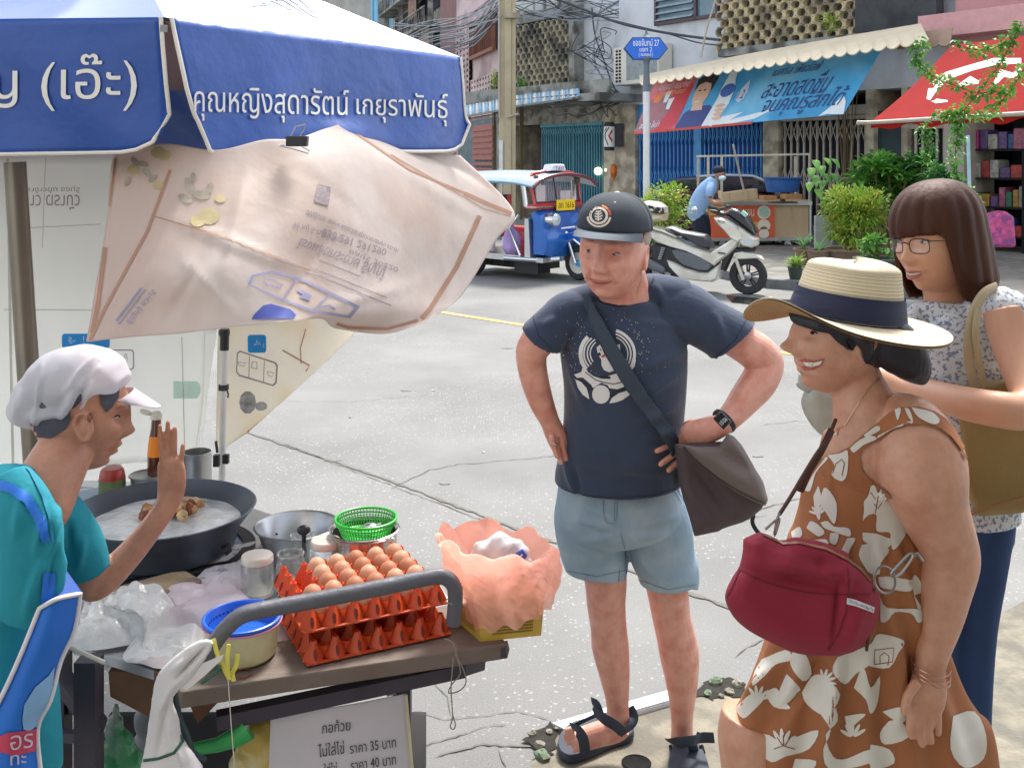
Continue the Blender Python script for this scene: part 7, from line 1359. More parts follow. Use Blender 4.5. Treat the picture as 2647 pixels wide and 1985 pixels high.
limb(mb_, [(1606, 772, 896, 88, .95), (1604, 800, 893, 130, .68), (1606, 850, 890, 160, .68), (1612, 920, 884, 163, .78), (1615, 1000, 877, 158, .86), (1612, 1080, 870, 155, .9), (1606, 1150, 865, 158, .9), (1600, 1190, 860, 159, .86), (1598, 1222, 858, 163, .86), (1598, 1246, 857, 164, .86)], 5, 48, dirv=(0, 0, -1))
limb(mb_, [(1500, 800, 893, 60, .9), (1560, 768, 896, 44, 1.2), (1610, 765, 895, 36, 1.5), (1680, 752, 894, 46, 1.2), (1760, 778, 890, 58, .9)], 5, 28)
limb(mb_, [(1520, 812, 893, 70, .95), (1470, 815, 897, 62), (1435, 838, 901, 55), (1404, 871, 903, 59), (1399, 877, 903, 60)], 5, 28)
limb(mb_, [(1700, 800, 890, 78, .95), (1770, 806, 890, 74), (1830, 838, 890, 68), (1882, 868, 889, 71), (1893, 878, 889, 75)], 5, 28)
tee = solid('tshirt', mb_, M_tee, .0045, 3, man, disp=lambda co: folds([(1450, 860, 1560, 960, 9, .006), (1460, 900, 1520, 1080, 8, .005), (1780, 900, 1650, 960, 10, .006), (1775, 950, 1640, 1040, 9, .005), (1760, 1040, 1640, 1100, 8, .005), (1750, 1110, 1650, 1130, 8, .005), (1460, 1180, 1490, 1280, 7, .008), (1480, 1200, 1500, 1285, 6, -.006), (1740, 1230, 1600, 1210, 10, .004), (1640, 830, 1800, 850, 9, .004), (1400, 850, 1440, 820, 8, .005), (1840, 800, 1880, 900, 9, .005), (1700, 1150, 1560, 1250, 12, .004), (1690, 730, 1720, 790, 7, .004)])(co)+.0018*wob(co, 9, 3))
TB = bvh(tee); cr = lambda pts: [(1300+x*.3436, 800+y*.3436) for x, y in pts]
mb_ = MB()
limb(mb_, [(1597, 1200, 858, 138, .7), (1598, 1262, 856, 158, .74), (1602, 1345, 854, 165, .72), (1606, 1385, 853, 120, .7)], 5, 36)
limb(mb_, [(1526, 1290, 855, 88, .8), (1524, 1350, 853, 92, .9), (1532, 1420, 851, 86, .9), (1540, 1445, 850, 80), (1541, 1471, 850, 78)], 5, 28); limb(mb_, [(1538, 1434, 850, 80.5), (1540, 1441, 850, 83), (1541, 1468, 850, 82), (1541, 1472, 850, 79)], 2, 28)
limb(mb_, [(1674, 1290, 853, 88, .8), (1694, 1350, 850, 92, .9), (1712, 1430, 846, 84, .9), (1726, 1468, 843, 77), (1729, 1497, 842, 75)], 5, 28); limb(mb_, [(1724, 1460, 843, 77.5), (1726, 1466, 843, 80), (1729, 1494, 842, 79), (1729, 1499, 842, 76)], 2, 28)
sh = solid('shorts', mb_, M_den, .0045, 2, man, disp=lambda co: folds([(1600, 1370, 1480, 1340, 7, .005), (1600, 1385, 1490, 1400, 7, .004), (1620, 1390, 1740, 1380, 7, .005), (1610, 1350, 1500, 1300, 8, .004), (1630, 1360, 1760, 1330, 8, .004), (1640, 1420, 1700, 1500, 7, .004), (1590, 1420, 1560, 1480, 7, .004)])(co)+.0012*wob(co, 16, 5))
DB = bvh(sh); M_st = mat('denim_seam', '6d8496', .9, var=.1); c4 = lambda pts: [(1300+x*.609, 985+y*.609) for x, y in pts]
lay('seam', [line(c4([(425, 505), (428, 560), (440, 600), (470, 605), (484, 580), (486, 505)]), 2), line(c4([(475, 505), (473, 590)]), 1.6), line(c4([(500, 640), (520, 720), (524, 830)]), 2), line(c4([(740, 460), (770, 510)]), 2), line(c4([(728, 470), (760, 520)]), 1.6), line(c4([(272, 805), (400, 828), (525, 800)]), 1.8), line(c4([(585, 845), (700, 885), (822, 862)]), 1.8), line(c4([(495, 800), (492, 850)]), 1.6)], DB, M_st, sh, .002)
# print on the shirt
M_pt = mat('print_white_ink', 'dcdedd', .7, var=.04)
pr = []
def pw(lst, st=8): pr.append(poly_px([cr(l) for l in lst], st))
pw([[(535, 490), (590, 470), (600, 440), (625, 440), (640, 470), (680, 500), (740, 520), (790, 500), (860, 480), (885, 530), (915, 580), (860, 600), (800, 590), (790, 570), (740, 550), (710, 570), (680, 590), (660, 560), (600, 510), (560, 515)]])
pw([circ(738, 638, 66, 70)]); pw([[(545, 525), (590, 545), (630, 590), (645, 640), (650, 675), (600, 640), (565, 590)]]); pw([[(800, 705), (820, 665), (870, 630), (930, 610), (955, 640), (900, 680), (850, 698)]])
def arc(cx_, cy_, r1, r2, a0, a1, w_): return stroke([(cx_+r1*math.cos(math.radians(a)), cy_+r2*math.sin(math.radians(a))) for a in np.linspace(a0, a1, 16)], w_)
for r1, r2, w_, a0, a1 in ((190, 175, 30, 150, 225), (165, 150, 12, 140, 230), (140, 128, 10, 140, 235), (118, 108, 9, 145, 230)): pw([arc(775, 330, r1, r2, a0, a1, w_)])
for r1, r2, w_, a0, a1 in ((200, 185, 22, -72, 35), (172, 160, 12, -70, 30), (150, 138, 8, -65, 25)): pw([arc(790, 335, r1, r2, a0, a1, w_)])
pw([[(985, 340), (1000, 380), (990, 430), (970, 455), (960, 420), (970, 380)]]); pw([[(575, 310), (600, 300), (600, 380), (640, 440), (610, 450), (580, 400)]])
pw([[(705, 285), (730, 265), (745, 290), (760, 330), (790, 380), (820, 430), (835, 460), (800, 472), (760, 455), (742, 420), (740, 375), (715, 340)]]); pw([[(850, 270), (880, 260), (885, 320), (870, 310)]])
lay('shirt_print', pr, TB, M_pt, tee, .0015)
r = random.Random(12); st_ = []
for i in range(210):
    a = r.uniform(0, 2*PI); d = r.gauss(265, 60); x, y = 800+d*math.cos(a)*1.05, 300+d*math.sin(a)*.95
    if y > 560 or abs(x-(640+y*.6)) < 60 or d < 205: continue
    st_.append((cr(circ(x, y, r.uniform(1.4, 3.6), n=5)), [(0, 1, 2, 3, 4)]))
o = lay('print_speckle', st_, TB, M_pt, tee, .0015); o['kind'] = 'stuff'
lay('print_dark', [poly_px([cr(q)], 6) for q in ([(720, 500), (760, 492), (812, 505), (808, 522), (745, 520)], [(540, 515), (600, 520), (650, 580), (664, 640), (640, 590), (590, 545)], [(800, 640), (850, 605), (920, 590), (925, 600), (860, 622), (815, 670)], stroke([(620, 470), (700, 530), (760, 548), (830, 560), (900, 545)], 7), stroke([(640, 560), (670, 590)], 8), [(712, 330), (730, 320), (740, 345), (720, 350)], [(728, 290), (744, 300), (738, 314)])], TB, mat('print_dark_ink', '2b3040', .8), tee, .0022)
lay('print_red', [poly_px([cr([(745, 345), (765, 335), (775, 350), (755, 362), (738, 358)])], 6)], TB, mat('print_red_ink', 'c2554e', .7), tee, .0025)
lay('collar', [line([(1532, 768), (1560, 785), (1600, 792), (1640, 782), (1672, 755), (1690, 720)], 5)], TB, mat('collar_dark', '232b3b', .9), tee, .0015)
[lay('hem_stitch', [q_], TB, mat('stitch_dark', '222a3a', .9), tee, .0015) for q_ in (line([(1378, 818), (1392, 868), (1428, 902)], 2), line([(1928, 828), (1900, 880), (1852, 920)], 2), line([(1446, 1262), (1520, 1282), (1600, 1286), (1690, 1280), (1748, 1262)], 2))]
# cap
M_cap = mat('cap_black', '343b44', .85, var=.1, vs=10, bump=.3, bs=180); M_capb = mat('cap_brim', '5c646e', .85, var=.08, bump=.3, bs=200)
b = MB(); n, m_ = 48, 18
def capf(u, v): a = u*2*PI; t = v*PI/2; return H.W(.0885*math.cos(a)*math.sin(t)**.9, .108*math.sin(a)*math.sin(t)**.9+.004, .058+.086*math.cos(t)**.85+.0014*math.sin(6*a)*math.sin(2*t))
b.grid(capf, n, m_, 0); mbc = MB(); 
cap = obj('cap', b, M_cap, man); cs_ = cap.modifiers.new('t', 'SOLIDIFY'); cs_.thickness = .003
def brim(u, v): a = math.radians(-90+(u-.5)*128); k = 1+.66*v*max(0, (math.cos(math.radians((u-.5)*128))-.43)/.57)**.55; return H.W(.089*math.cos(a)*(1+.10*v), .108*math.sin(a)*k+.004, .060-.006*v-.018*(abs(u-.5)*2)**2*v+.004*math.sin(PI*v))
b = MB(); b.grid(brim, 30, 10, .003); obj('brim', b, M_capb, cap)
b = MB(); b.ball(capf(0, 0), (.009, .009, .006), 14, 8); obj('button', b, mat('button_cream', 'c9c2b4', .7), cap)
CB = bvh(cap); kk = lambda pts: [(1300+x*.223, 450+y*.223) for x, y in pts]
M_cr = mat('logo_cream', 'dccfbf', .7, var=.05)
ringp = lambda cx_, cy_, r1, r0, a0=0, a1=360: [(cx_+r1*math.cos(math.radians(a)), cy_+r1*.93*math.sin(math.radians(a))) for a in np.linspace(a0, a1, 30)]+[(cx_+r0*math.cos(math.radians(a)), cy_+r0*.93*math.sin(math.radians(a))) for a in np.linspace(a1, a0, 30)]
lay('logo', [poly_px([kk(ringp(1112, 485, 108, 80, 0, 359))], 4), poly_px([kk(ringp(1115, 488, 142, 118, 8, 178))], 4)]+[line(kk(q), 3.4, 5) for q in ([(1108, 430), (1108, 545)], [(1070, 460), (1108, 476), (1150, 452)], [(1066, 490), (1108, 506), (1156, 482)], [(1072, 520), (1108, 534), (1150, 514)], [(1080, 436), (1108, 446), (1140, 430)])], CB, M_cr, cap, .004)
lay('logo_orange', [poly_px([kk(ringp(1115, 488, 142, 118, 285, 322))], 4)], CB, mat('logo_orange', 'd98a3c', .7), cap, .004); lay('logo_red', [poly_px([kk(ringp(1115, 488, 142, 118, 326, 357))], 4)], CB, mat('logo_red', 'c8503a', .7), cap, .004); lay('logo_blue', [poly_px([kk(ringp(1115, 488, 142, 120, 200, 255))], 4)], CB, mat('logo_blue', '5a7f94', .7), cap, .004)
lay('eyelet', [poly_px([kk(circ(x, y, 12, n=10))], 4) for x, y in ((1015, 345), (1298, 325), (1465, 342))], CB, M_cr, cap, .004)
# watch, ring, necklace
WC_ = P(1872, 1084, 935); wt = None
b = MB(); e1, e2 = P(1893, 1070, 905), P(1845, 1108, 915); ax = (P(1900, 1060, 905)-P(1850, 1110, 915)).normalized()
b.ring(P(1872, 1088, 910), .0345, .004, 32, 8, M=ax.to_track_quat('Z', 'Y').to_matrix()); b.v = [tuple(v) for v in b.v]; 
wd = obj('watch', b, M_bk, man); b = MB()
for k in (-1, 0, 1): b.ring(P(1872, 1088, 910)+ax*.004*k, .0345, .004, 32, 8, M=ax.to_track_quat('Z', 'Y').to_matrix())
obj('watch_band', b, M_bk, wd)
cw_ = P(1867, 1086, 945); nv = (Vector((0, 0, HC))-cw_).normalized(); rt = ax.cross(nv).normalized(); MM = Matrix((rt, nv.cross(rt)*-1, nv)).transposed(); MM = Matrix((rt, ax, nv)).transposed()
b = MB(); b.box(cw_, (.040, .034, .010), M=MM); obj('watch_case', b, mat('watch_glass', '17181c', .1, coat=.5), wd, bevel=.003)
v_, f_, a_ = text2d('10:09', .02); b = MB(); b.add([cw_+MM@Vector((.006-.012*(1-y)+.004, -.012+.024*x, .0058)) for x, y in v_], f_); obj('lettering', b, mat('watch_digits', 'c8ccd4', .5), wd, smooth=False)
b = MB(); b.ring(P(1434, 1146, 895), .0095, .002, 18, 6, M=Matrix.Rotation(.3, 3, 'Y')); obj('finger_ring', b, mat('ring_silver', 'd0ccc4', .2, .9), man)
MBv = bvh(man); lay('necklace', [line([(1655, 700), (1660, 720), (1650, 745), (1646, 772)], 1.6, 5)], MBv, mat('necklace_gold', 'c8a86a', .3, .8), man, .002)
# sandals
M_snd = mat('sandal_black', '2f3644', .7, var=.12, vs=20, bump=.3, bs=90)
def sandal(name, label, outline, straps, s0, top=.03):
    t = thing(name, label, 'sandal', G(sum(p[0] for p in outline)/len(outline), sum(p[1] for p in outline)/len(outline))); q = [G(x, y, top) for x, y in outline]; b = MB(); puff(b, [(p.x, p.y) for p in q], top/2-.001, .004, lambda x, z, y: Vector((x, z, top/2+y+.009))); obj('sole', b, M_snd, t)
    for st__ in straps: q = smooth_path(st__[0], 5); b = MB(); b.tube([P(*a) for a in q], st__[1], 10, flat=.22, ref=(0, 1, 0)); obj('strap', b, M_snd, t)
sandal('sandal', 'dark strapped sandal on the foot beside the metal edging strip', smooth_path([(1440, 1925), (1448, 1898), (1475, 1872), (1520, 1858), (1580, 1842), (1622, 1848), (1638, 1880), (1632, 1902), (1580, 1920), (1530, 1942), (1480, 1958), (1450, 1948), (1440, 1925)], 4)[:-1],
 [([(1478, 1876, 850), (1494, 1888, 860), (1508, 1912, 862), (1512, 1946, 856)], .016), ([(1536, 1838, 858), (1560, 1856, 868), (1592, 1876, 870), (1612, 1894, 860)], .016), ([(1626, 1828, 835), (1637, 1852, 838), (1630, 1874, 845), (1608, 1892, 858)], .016), ([(1478, 1878, 850), (1510, 1862, 852), (1545, 1846, 858)], .006), ([(1531, 1812, 850), (1540, 1822, 856), (1550, 1848, 862)], .015)], 840)
sandal('sandal', 'dark strapped sandal cut off by the bottom edge near the brown dress', smooth_path([(1730, 1955), (1735, 1930), (1765, 1905), (1800, 1915), (1822, 1950), (1836, 2000), (1830, 2070), (1760, 2080), (1725, 2020), (1730, 1955)], 4)[:-1],
 [([(1730, 1915, 835), (1750, 1918, 846), (1790, 1914, 848), (1812, 1906, 840), (1846, 1906, 842)], .017), ([(1790, 1925, 838), (1797, 1955, 826), (1806, 1995, 815)], .015), ([(1732, 1925, 830), (1738, 1960, 815)], .005), ([(1812, 1925, 828), (1824, 1965, 815)], .007), ([(1800, 1898, 836), (1812, 1902, 836)], .01)], 815)
# shoulder bag with strap
sbg = thing('shoulder_bag', 'taupe messenger bag with wide dark strap across the chest', 'shoulder bag', P(1850, 1300, 900)); 
lf = [(600, -115), (605, -40), (620, 0), (690, 160), (780, 330), (880, 520), (1000, 695), (1120, 860), (1230, 1030), (1290, 1180), (1320, 1330)]; rt_ = [(1420, 1330), (1400, 1190), (1350, 1050), (1260, 890), (1140, 715), (1020, 530), (905, 340), (800, 170), (712, 0), (680, -60), (650, -110)]
M_strap = mat('strap_slate', '3a4654', .85, var=.08, vs=10, bump=.3, bs=220)
sv, sf = fill2d([cr(lf+rt_)], 6, False); o = lay('strap', [(sv, sf)], TB, M_strap, sbg, .018); so2 = o.modifiers.new('t', 'SOLIDIFY'); so2.thickness = .003
M_tp = mat('taupe_cloth', '6d6460', .8, var=.1, vs=6, bump=.3, bs=40); M_tpd = mat('dark_taupe_cloth', '4d4144', .8, var=.12, vs=5, bump=.4, bs=20)
def cloth_puff(name, pts, sc, w_, d, m, par, dispn=0, vox=.005, seed=1, sm=4, fl=None):
    mb_ = MB(); puff(mb_, pts, w_, d, lambda x, z, y: P(x, z, F/(F/sc+y)), sl=((-1, 1), (-.9, .62), (-.7, .3), (-.4, .08), (0, 0), (.4, .08), (.7, .3), (.9, .62), (1, 1)))
    return solid(name, mb_, m, vox, sm, par, disp=(lambda co: dispn*wob(co, 16, seed)+(folds(fl)(co) if fl else 0)))
main = cr([(1290, 1010), (1420, 1000), (1640, 990), (1760, 1040), (1880, 1200), (1950, 1310), (1985, 1430), (1950, 1500), (1880, 1560), (1810, 1600), (1700, 1630), (1560, 1680), (1440, 1705), (1410, 1600), (1350, 1400), (1310, 1200)])
cloth_puff('bag_body', main, 915, .055, 26, M_tpd, sbg, .002, fl=[(1760, 1220, 1830, 1370, 10, .008), (1790, 1200, 1900, 1340, 10, -.008), (1800, 1280, 1860, 1380, 8, .006)])
flap = cr([(1345, 1010), (1480, 1030), (1620, 1025), (1690, 930), (1740, 950), (1800, 1020), (1900, 1190), (1960, 1300), (1995, 1430), (1975, 1478), (1900, 1450), (1760, 1380), (1600, 1270), (1480, 1170), (1400, 1080)])
fo = cloth_puff('flap', flap, 930, .052, 16, M_tp, sbg, .0015, seed=4, fl=[(1800, 1160, 1960, 1270, 10, .006), (1850, 1150, 1960, 1230, 9, -.006)])
FB = bvh(fo); lay('stitch', [line(cr([(1400, 1075), (1500, 1175), (1620, 1270), (1780, 1370), (1910, 1435), (1975, 1455)]), 2.5)], FB, M_tpd, fo, .003)
b = MB(); b.tube([P(*a) for a in smooth_path([(1948, 1330, 915), (1945, 1350, 915), (1955, 1370, 915), (1968, 1385, 915)], 4)], .006, 8, flat=.4); obj('buckle_tab', b, M_bk, sbg)
# ---------------------------------------------------------------- SELLER
M_sks = mat('skin_brown', 'b57f66', .44, var=.12, vs=35, sss=.1, bump=.35, bs=90, col2='a56c55', cs=20, ccut=(.5, .75)); M_teal = mat('shirt_teal', '148494', .85, var=.08, vs=6, bump=.3, bs=14); M_apb = mat('apron_blue', '1467c4', .6, var=.08, vs=4, bump=.15, bs=20)
H2 = Head(200, 1066, 1235, 106, 10, 0, 1.02); mb_ = MB(); head_geo(mb_, H2, ear_y=-.036, jaw=.22, nose=.72, cheek=1, brow=.9, lips=1.1)
limb(mb_, [(200, 1120, 1245, 66, .8), (160, 1180, 1265, 74, .8), (120, 1260, 1290, 82, .8), (95, 1340, 1310, 80, .8), (90, 1400, 1320, 50, .8)], 4, 26)
limb(mb_, [(235, 1440, 1262, 46), (232, 1490, 1258, 45), (240, 1512, 1255, 41), (272, 1494, 1250, 40), (320, 1448, 1240, 36), (366, 1396, 1230, 32), (405, 1345, 1222, 29), (430, 1308, 1216, 29, .8), (442, 1270, 1212, 35, .55), (444, 1230, 1212, 37, .5), (440, 1196, 1212, 33, .45), (438, 1184, 1212, 24, .4)], 5, 26)
for q in ([(421, 1205, 1214), (415, 1150, 1216), (413, 1103, 1218)], [(435, 1200, 1213), (433, 1145, 1214), (434, 1093, 1216)], [(450, 1203, 1212), (452, 1150, 1212), (452, 1108, 1212)], [(464, 1215, 1211), (470, 1178, 1211), (473, 1150, 1210)]): finger(mb_, q, 7.0, 6.0)
finger(mb_, [(432, 1255, 1195), (424, 1232, 1180), (426, 1205, 1172)], 11, 8)
sel = solid('person', mb_, M_sks, .0028, 2, at=Vector((-1.6, 2.0, 0))); tag(sel, 'seller in teal shirt, blue apron and white hair cover raising one hand over the wok', 'person')
eyes(H2, sel, open_=.0026, side=(-1,), ey_=-.0850, brow_m=mat('brow_grey', '4a4448', .9), bt=.0014); SB2 = bvh(sel); lay('lip', [poly_px([[(306, 1158), (322, 1150), (332, 1160), (318, 1164)]], 4), poly_px([[(308, 1166), (326, 1164), (322, 1174), (308, 1172)]], 4)], SB2, mat('lip_brown', '8e5348', .5), sel, .0015)
M_hd = mat('hair_dark_grey', '4b4a55', .85, var=.25, vs=50)
lay('sideburn', [poly_px([[(252, 1000), (310, 995), (306, 1026), (290, 1052), (274, 1066), (262, 1048)]], 6)], SB2, M_hd, sel, .003); lay('nape_hair', [poly_px([[(60, 1060), (180, 1040), (182, 1085), (170, 1108), (130, 1134), (85, 1128)]], 8)], SB2, M_hd, sel, .003)
lay('ear_hollow_shade', [poly_px([[(226, 1072), (236, 1066), (240, 1080), (232, 1094), (225, 1086)]], 4)], SB2, mat('ear_shade', '7a4c3c', .8), sel, .001)  # shade inside the ear, painted as a flat darker patch
M_net = mat('hair_cover_white', 'dddbe2', .6, var=.06, vs=8, bump=.15, bs=300, tl=.35, alpha=.8)
mb_ = MB(); limb(mb_, [(22, 1060, 1240, 16, 1), (55, 1058, 1240, 52, 1), (110, 1034, 1240, 84, .95), (170, 1000, 1240, 100, .95), (222, 972, 1240, 84, 1.05), (268, 968, 1240, 64, 1.3), (300, 982, 1240, 40, 1.7), (318, 992, 1240, 24, 2.2)], 6, 36)
b = MB(); b.ball(H2.W(0, .022, .036), (.080, .092, .080), 24, 16, M=H2.R); obj('hair', b, M_hd, sel)
net = solid('hair_cover', mb_, M_net, .004, 3, sel, disp=lambda co: folds([(255, 905, 160, 1020, 5, .006), (255, 930, 190, 1060, 6, -.006), (200, 1000, 150, 1090, 7, .008), (110, 930, 95, 1080, 4, .004), (60, 1000, 40, 1090, 7, .006), (90, 1050, 110, 1110, 6, .007), (180, 1060, 60, 1080, 8, .008), (230, 1030, 180, 1075, 6, .006), (260, 940, 210, 1000, 6, .005)])(co)+.003*wob(co, 26, 9))
def vis(u, v): a = (u-.5)*2; q0 = H2.W(.062*a, -.078-.022*(1-a*a), .060-.012*a*a); q1 = H2.W(.05*a, -.088-.072*(1-a*a)**.8, .052-.022*(1-a*a)-.014*a*a); return q0*(1-v)+q1*v
b = MB(); b.grid(vis, 20, 8, .002); obj('visor', b, mat('visor_white', 'c4bcc4', .7, tl=.25), net)
mb_ = MB(); limb(mb_, [(20, 1215, 1310, 62, .9), (10, 1290, 1330, 110, .8), (5, 1400, 1345, 125, .8), (-5, 1550, 1345, 130, .8), (-10, 1750, 1345, 150, .8), (-10, 2000, 1345, 165, .8)], 5, 34)
limb(mb_, [(30, 1230, 1380, 50, .8), (50, 1300, 1400, 78, .7), (78, 1390, 1410, 88, .65), (80, 1480, 1415, 90, .6), (62, 1560, 1415, 84, .6), (48, 1600, 1415, 78, .6)], 5, 30)
limb(mb_, [(110, 1300, 1290, 70), (160, 1350, 1280, 68), (200, 1410, 1270, 66), (228, 1462, 1262, 56), (234, 1475, 1260, 53)], 5, 28)
tl_ = solid('shirt', mb_, M_teal, .005, 3, sel, disp=lambda co: folds([(150, 1300, 130, 1440, 7, .008), (180, 1340, 180, 1450, 7, -.006), (220, 1380, 200, 1480, 7, .006), (120, 1290, 90, 1440, 8, .007), (60, 1260, 40, 1400, 9, .007), (110, 1440, 60, 1600, 8, .006), (150, 1400, 120, 1560, 6, -.005)])(co)+.002*wob(co, 10, 8))
TLB = bvh(tl_); [lay('apron_strap', [line(*q)], TLB, M_apb, sel, .004) for q in (([(-10, 1252), (30, 1262), (70, 1290), (105, 1345), (120, 1400)], 26), ([(128, 1480), (122, 1560), (118, 1620)], 34))]; lay('shirt_collar', [line([(44, 1175), (80, 1220), (112, 1282), (134, 1360), (138, 1400)], 8)], TLB, mat('collar_teal', '1a7f98', .8), sel, .003)

AR = [smooth_path(r_, 5) for r_ in ([(104, 1570, 1440), (150, 1545, 1440), (210, 1532, 1400)], [(60, 1680, 1450), (120, 1650, 1450), (196, 1625, 1405)], [(20, 1770, 1455), (80, 1750, 1455), (160, 1705, 1410)], [(-20, 1850, 1455), (50, 1830, 1460), (134, 1805, 1415)], [(-50, 1910, 1455), (30, 1900, 1460), (100, 1880, 1415)], [(-60, 2010, 1455), (20, 2010, 1460), (110, 2010, 1415)])]
AC = [smooth_path([AR[j][i] for j in range(len(AR))], 4) for i in range(len(AR[0]))]
b = MB(); b.grid(lambda u, v: P(*AC[round(u*10)][round(v*20)]), 10, 20, .003); apn = obj('apron', b, M_apb, sel, sharp=180); AB = bvh(apn)
b = MB(); b.tube([P(*AC[0][k])+Vector((0, -.004, 0)) for k in range(20, -1, -1)]+[P(*AC[i][0])+Vector((0, -.004, 0)) for i in range(11)]+[P(*AC[10][k])+Vector((0, -.004, 0)) for k in range(1, 21)], .0042, 8); obj('piping', b, mat('piping_white', 'd4d0d4', .8), apn)
lay('apron_patch', [poly_px([[(57, 1860), (62, 1820), (90, 1775), (125, 1745), (140, 1722), (136, 1770), (126, 1815), (98, 1872), (75, 1888), (60, 1884)]], 10)], AB, mat('apron_light_blue', '7fa9cf', .6), apn, .003)
lay('apron_badge', [poly_px([[(-10, 1905), (22, 1892), (60, 1888), (97, 1882), (90, 1940), (40, 1952), (-10, 1940)]], 10)], AB, mat('apron_badge_red', 'b83a56', .6), apn, .003)
lay('lettering', [txt_px('อร', [(28, 1900), (84, 1893), (82, 1930), (26, 1938)], .03, .2), txt_px('ทะ', [(26, 1950), (66, 1946), (66, 1972), (26, 1976)], .03, .2)], AB, mat('apron_letter', 'c4b4c4', .6), apn, .005)
b = MB(); q = [P(142, 1466, 1390), P(165, 1470, 1385), P(208, 1530, 1395), P(150, 1545, 1430), P(128, 1552, 1430)]; b.prism(q, (0, .004, 0)); obj('apron_bib', b, mat('apron_inner_blue', '0c4aa0', .6), apn, smooth=False)
# ---------------------------------------------------------------- HAT WOMAN
M_skw = mat('skin_tanned', 'c9957a', .42, var=.1, vs=35, sss=.05, bump=.35, bs=90, col2='bb8064', cs=18, ccut=(.5, .75)); M_drs = mat('dress_brown', 'a0653f', .85, var=.12, vs=6, bump=.3, bs=30)
H3 = Head(2176, 866, 1345, -80, -3, 0, .97); mb_ = MB(); head_geo(mb_, H3, jaw=.2, nose=1.15, smile=1, cheek=1.1, lips=.8)
limb(mb_, [(2200, 930, 1345, 62, .85), (2215, 990, 1350, 68, .85), (2235, 1050, 1355, 84, .9), (2255, 1110, 1360, 118, .85), (2248, 1180, 1360, 128, .85), (2235, 1250, 1355, 130, .8)], 5, 30)
limb(mb_, [(2290, 1080, 1380, 70, .9), (2350, 1110, 1400, 92, .9), (2375, 1170, 1420, 112, .8), (2390, 1240, 1430, 112, .8), (2414, 1320, 1430, 91, .85), (2448, 1400, 1425, 76, .9), (2458, 1450, 1420, 72, .9), (2445, 1520, 1420, 66, .9), (2430, 1600, 1420, 57, .85), (2412, 1680, 1425, 44, .85), (2403, 1730, 1428, 40, .75), (2398, 1780, 1430, 50, .5), (2392, 1820, 1430, 50, .45), (2388, 1838, 1430, 40, .4)], 5, 30)
for q in ([(2362, 1820, 1436), (2352, 1870, 1440), (2358, 1905, 1440)], [(2382, 1832, 1436), (2376, 1885, 1440), (2384, 1924, 1438)], [(2402, 1834, 1434), (2400, 1882, 1436), (2406, 1918, 1434)], [(2422, 1826, 1430), (2424, 1866, 1430), (2424, 1896, 1428)]): finger(mb_, q, 12.5, 10)
finger(mb_, [(2372, 1760, 1450), (2346, 1800, 1456), (2338, 1842, 1456)], 14, 11)
limb(mb_, [(1950, 1850, 1340, 84), (1940, 1900, 1340, 84), (1940, 1960, 1340, 78), (1945, 2040, 1340, 74)], 4, 26)
wmn = solid('person', mb_, M_skw, .0038, 2, at=Vector((1.2, 1.93, 0))); tag(wmn, 'woman in straw hat and brown white patterned dress seen from the side', 'person')
eyes(H3, wmn, open_=.0026, side=(1,), look=(.004, 0), ey_=-.0850, brow_m=mat('brow_dark', '3a2a26', .9), bt=.0012); WB = bvh(wmn); lay('lip', [poly_px([[(2064, 930), (2082, 926), (2104, 932), (2132, 926), (2126, 944), (2104, 956), (2080, 958), (2072, 948), (2090, 942), (2070, 936)]], 5)], WB, mat('lip_rose', 'a85a50', .45), wmn, .0015); lay('teeth', [poly_px([[(2076, 936), (2104, 937), (2126, 932), (2120, 942), (2098, 948), (2084, 946)]], 5)], WB, mat('teeth_white', 'dcd6c8', .3), wmn, .0025)
M_hb = mat('hair_black', '211d26', .5, var=.3, vs=12, bump=.6, bs=60, stretch=(1, 1, .15))
mb_ = MB(); mb_.ball(H3.W(0, .014, .022), (.083, .098, .098), 28, 18, M=H3.R); limb(mb_, [(2205, 830, 1390, 30), (2225, 865, 1412, 26, .6), (2242, 900, 1412, 16, .6), (2236, 935, 1405, 6, .6)], 4, 14); limb(mb_, [(2270, 850, 1370, 50), (2310, 890, 1375, 66, .8), (2348, 930, 1375, 58, .8), (2374, 968, 1370, 34), (2386, 992, 1368, 10)], 5, 22)
limb(mb_, [(2150, 838, 1400, 18, .6), (2168, 872, 1405, 12, .6), (2200, 905, 1408, 5, .6)], 4, 12); limb(mb_, [(2052, 806, 1350, 16), (2066, 822, 1376, 20, .8), (2110, 838, 1400, 18, .6), (2160, 848, 1406, 19, .6), (2210, 858, 1406, 22, .6)], 4, 14)
hr3 = solid('hair', mb_, M_hb, .004, 2, wmn, disp=lambda co: .002*wob(co*np.array([1, 1, .3]), 60, 5))
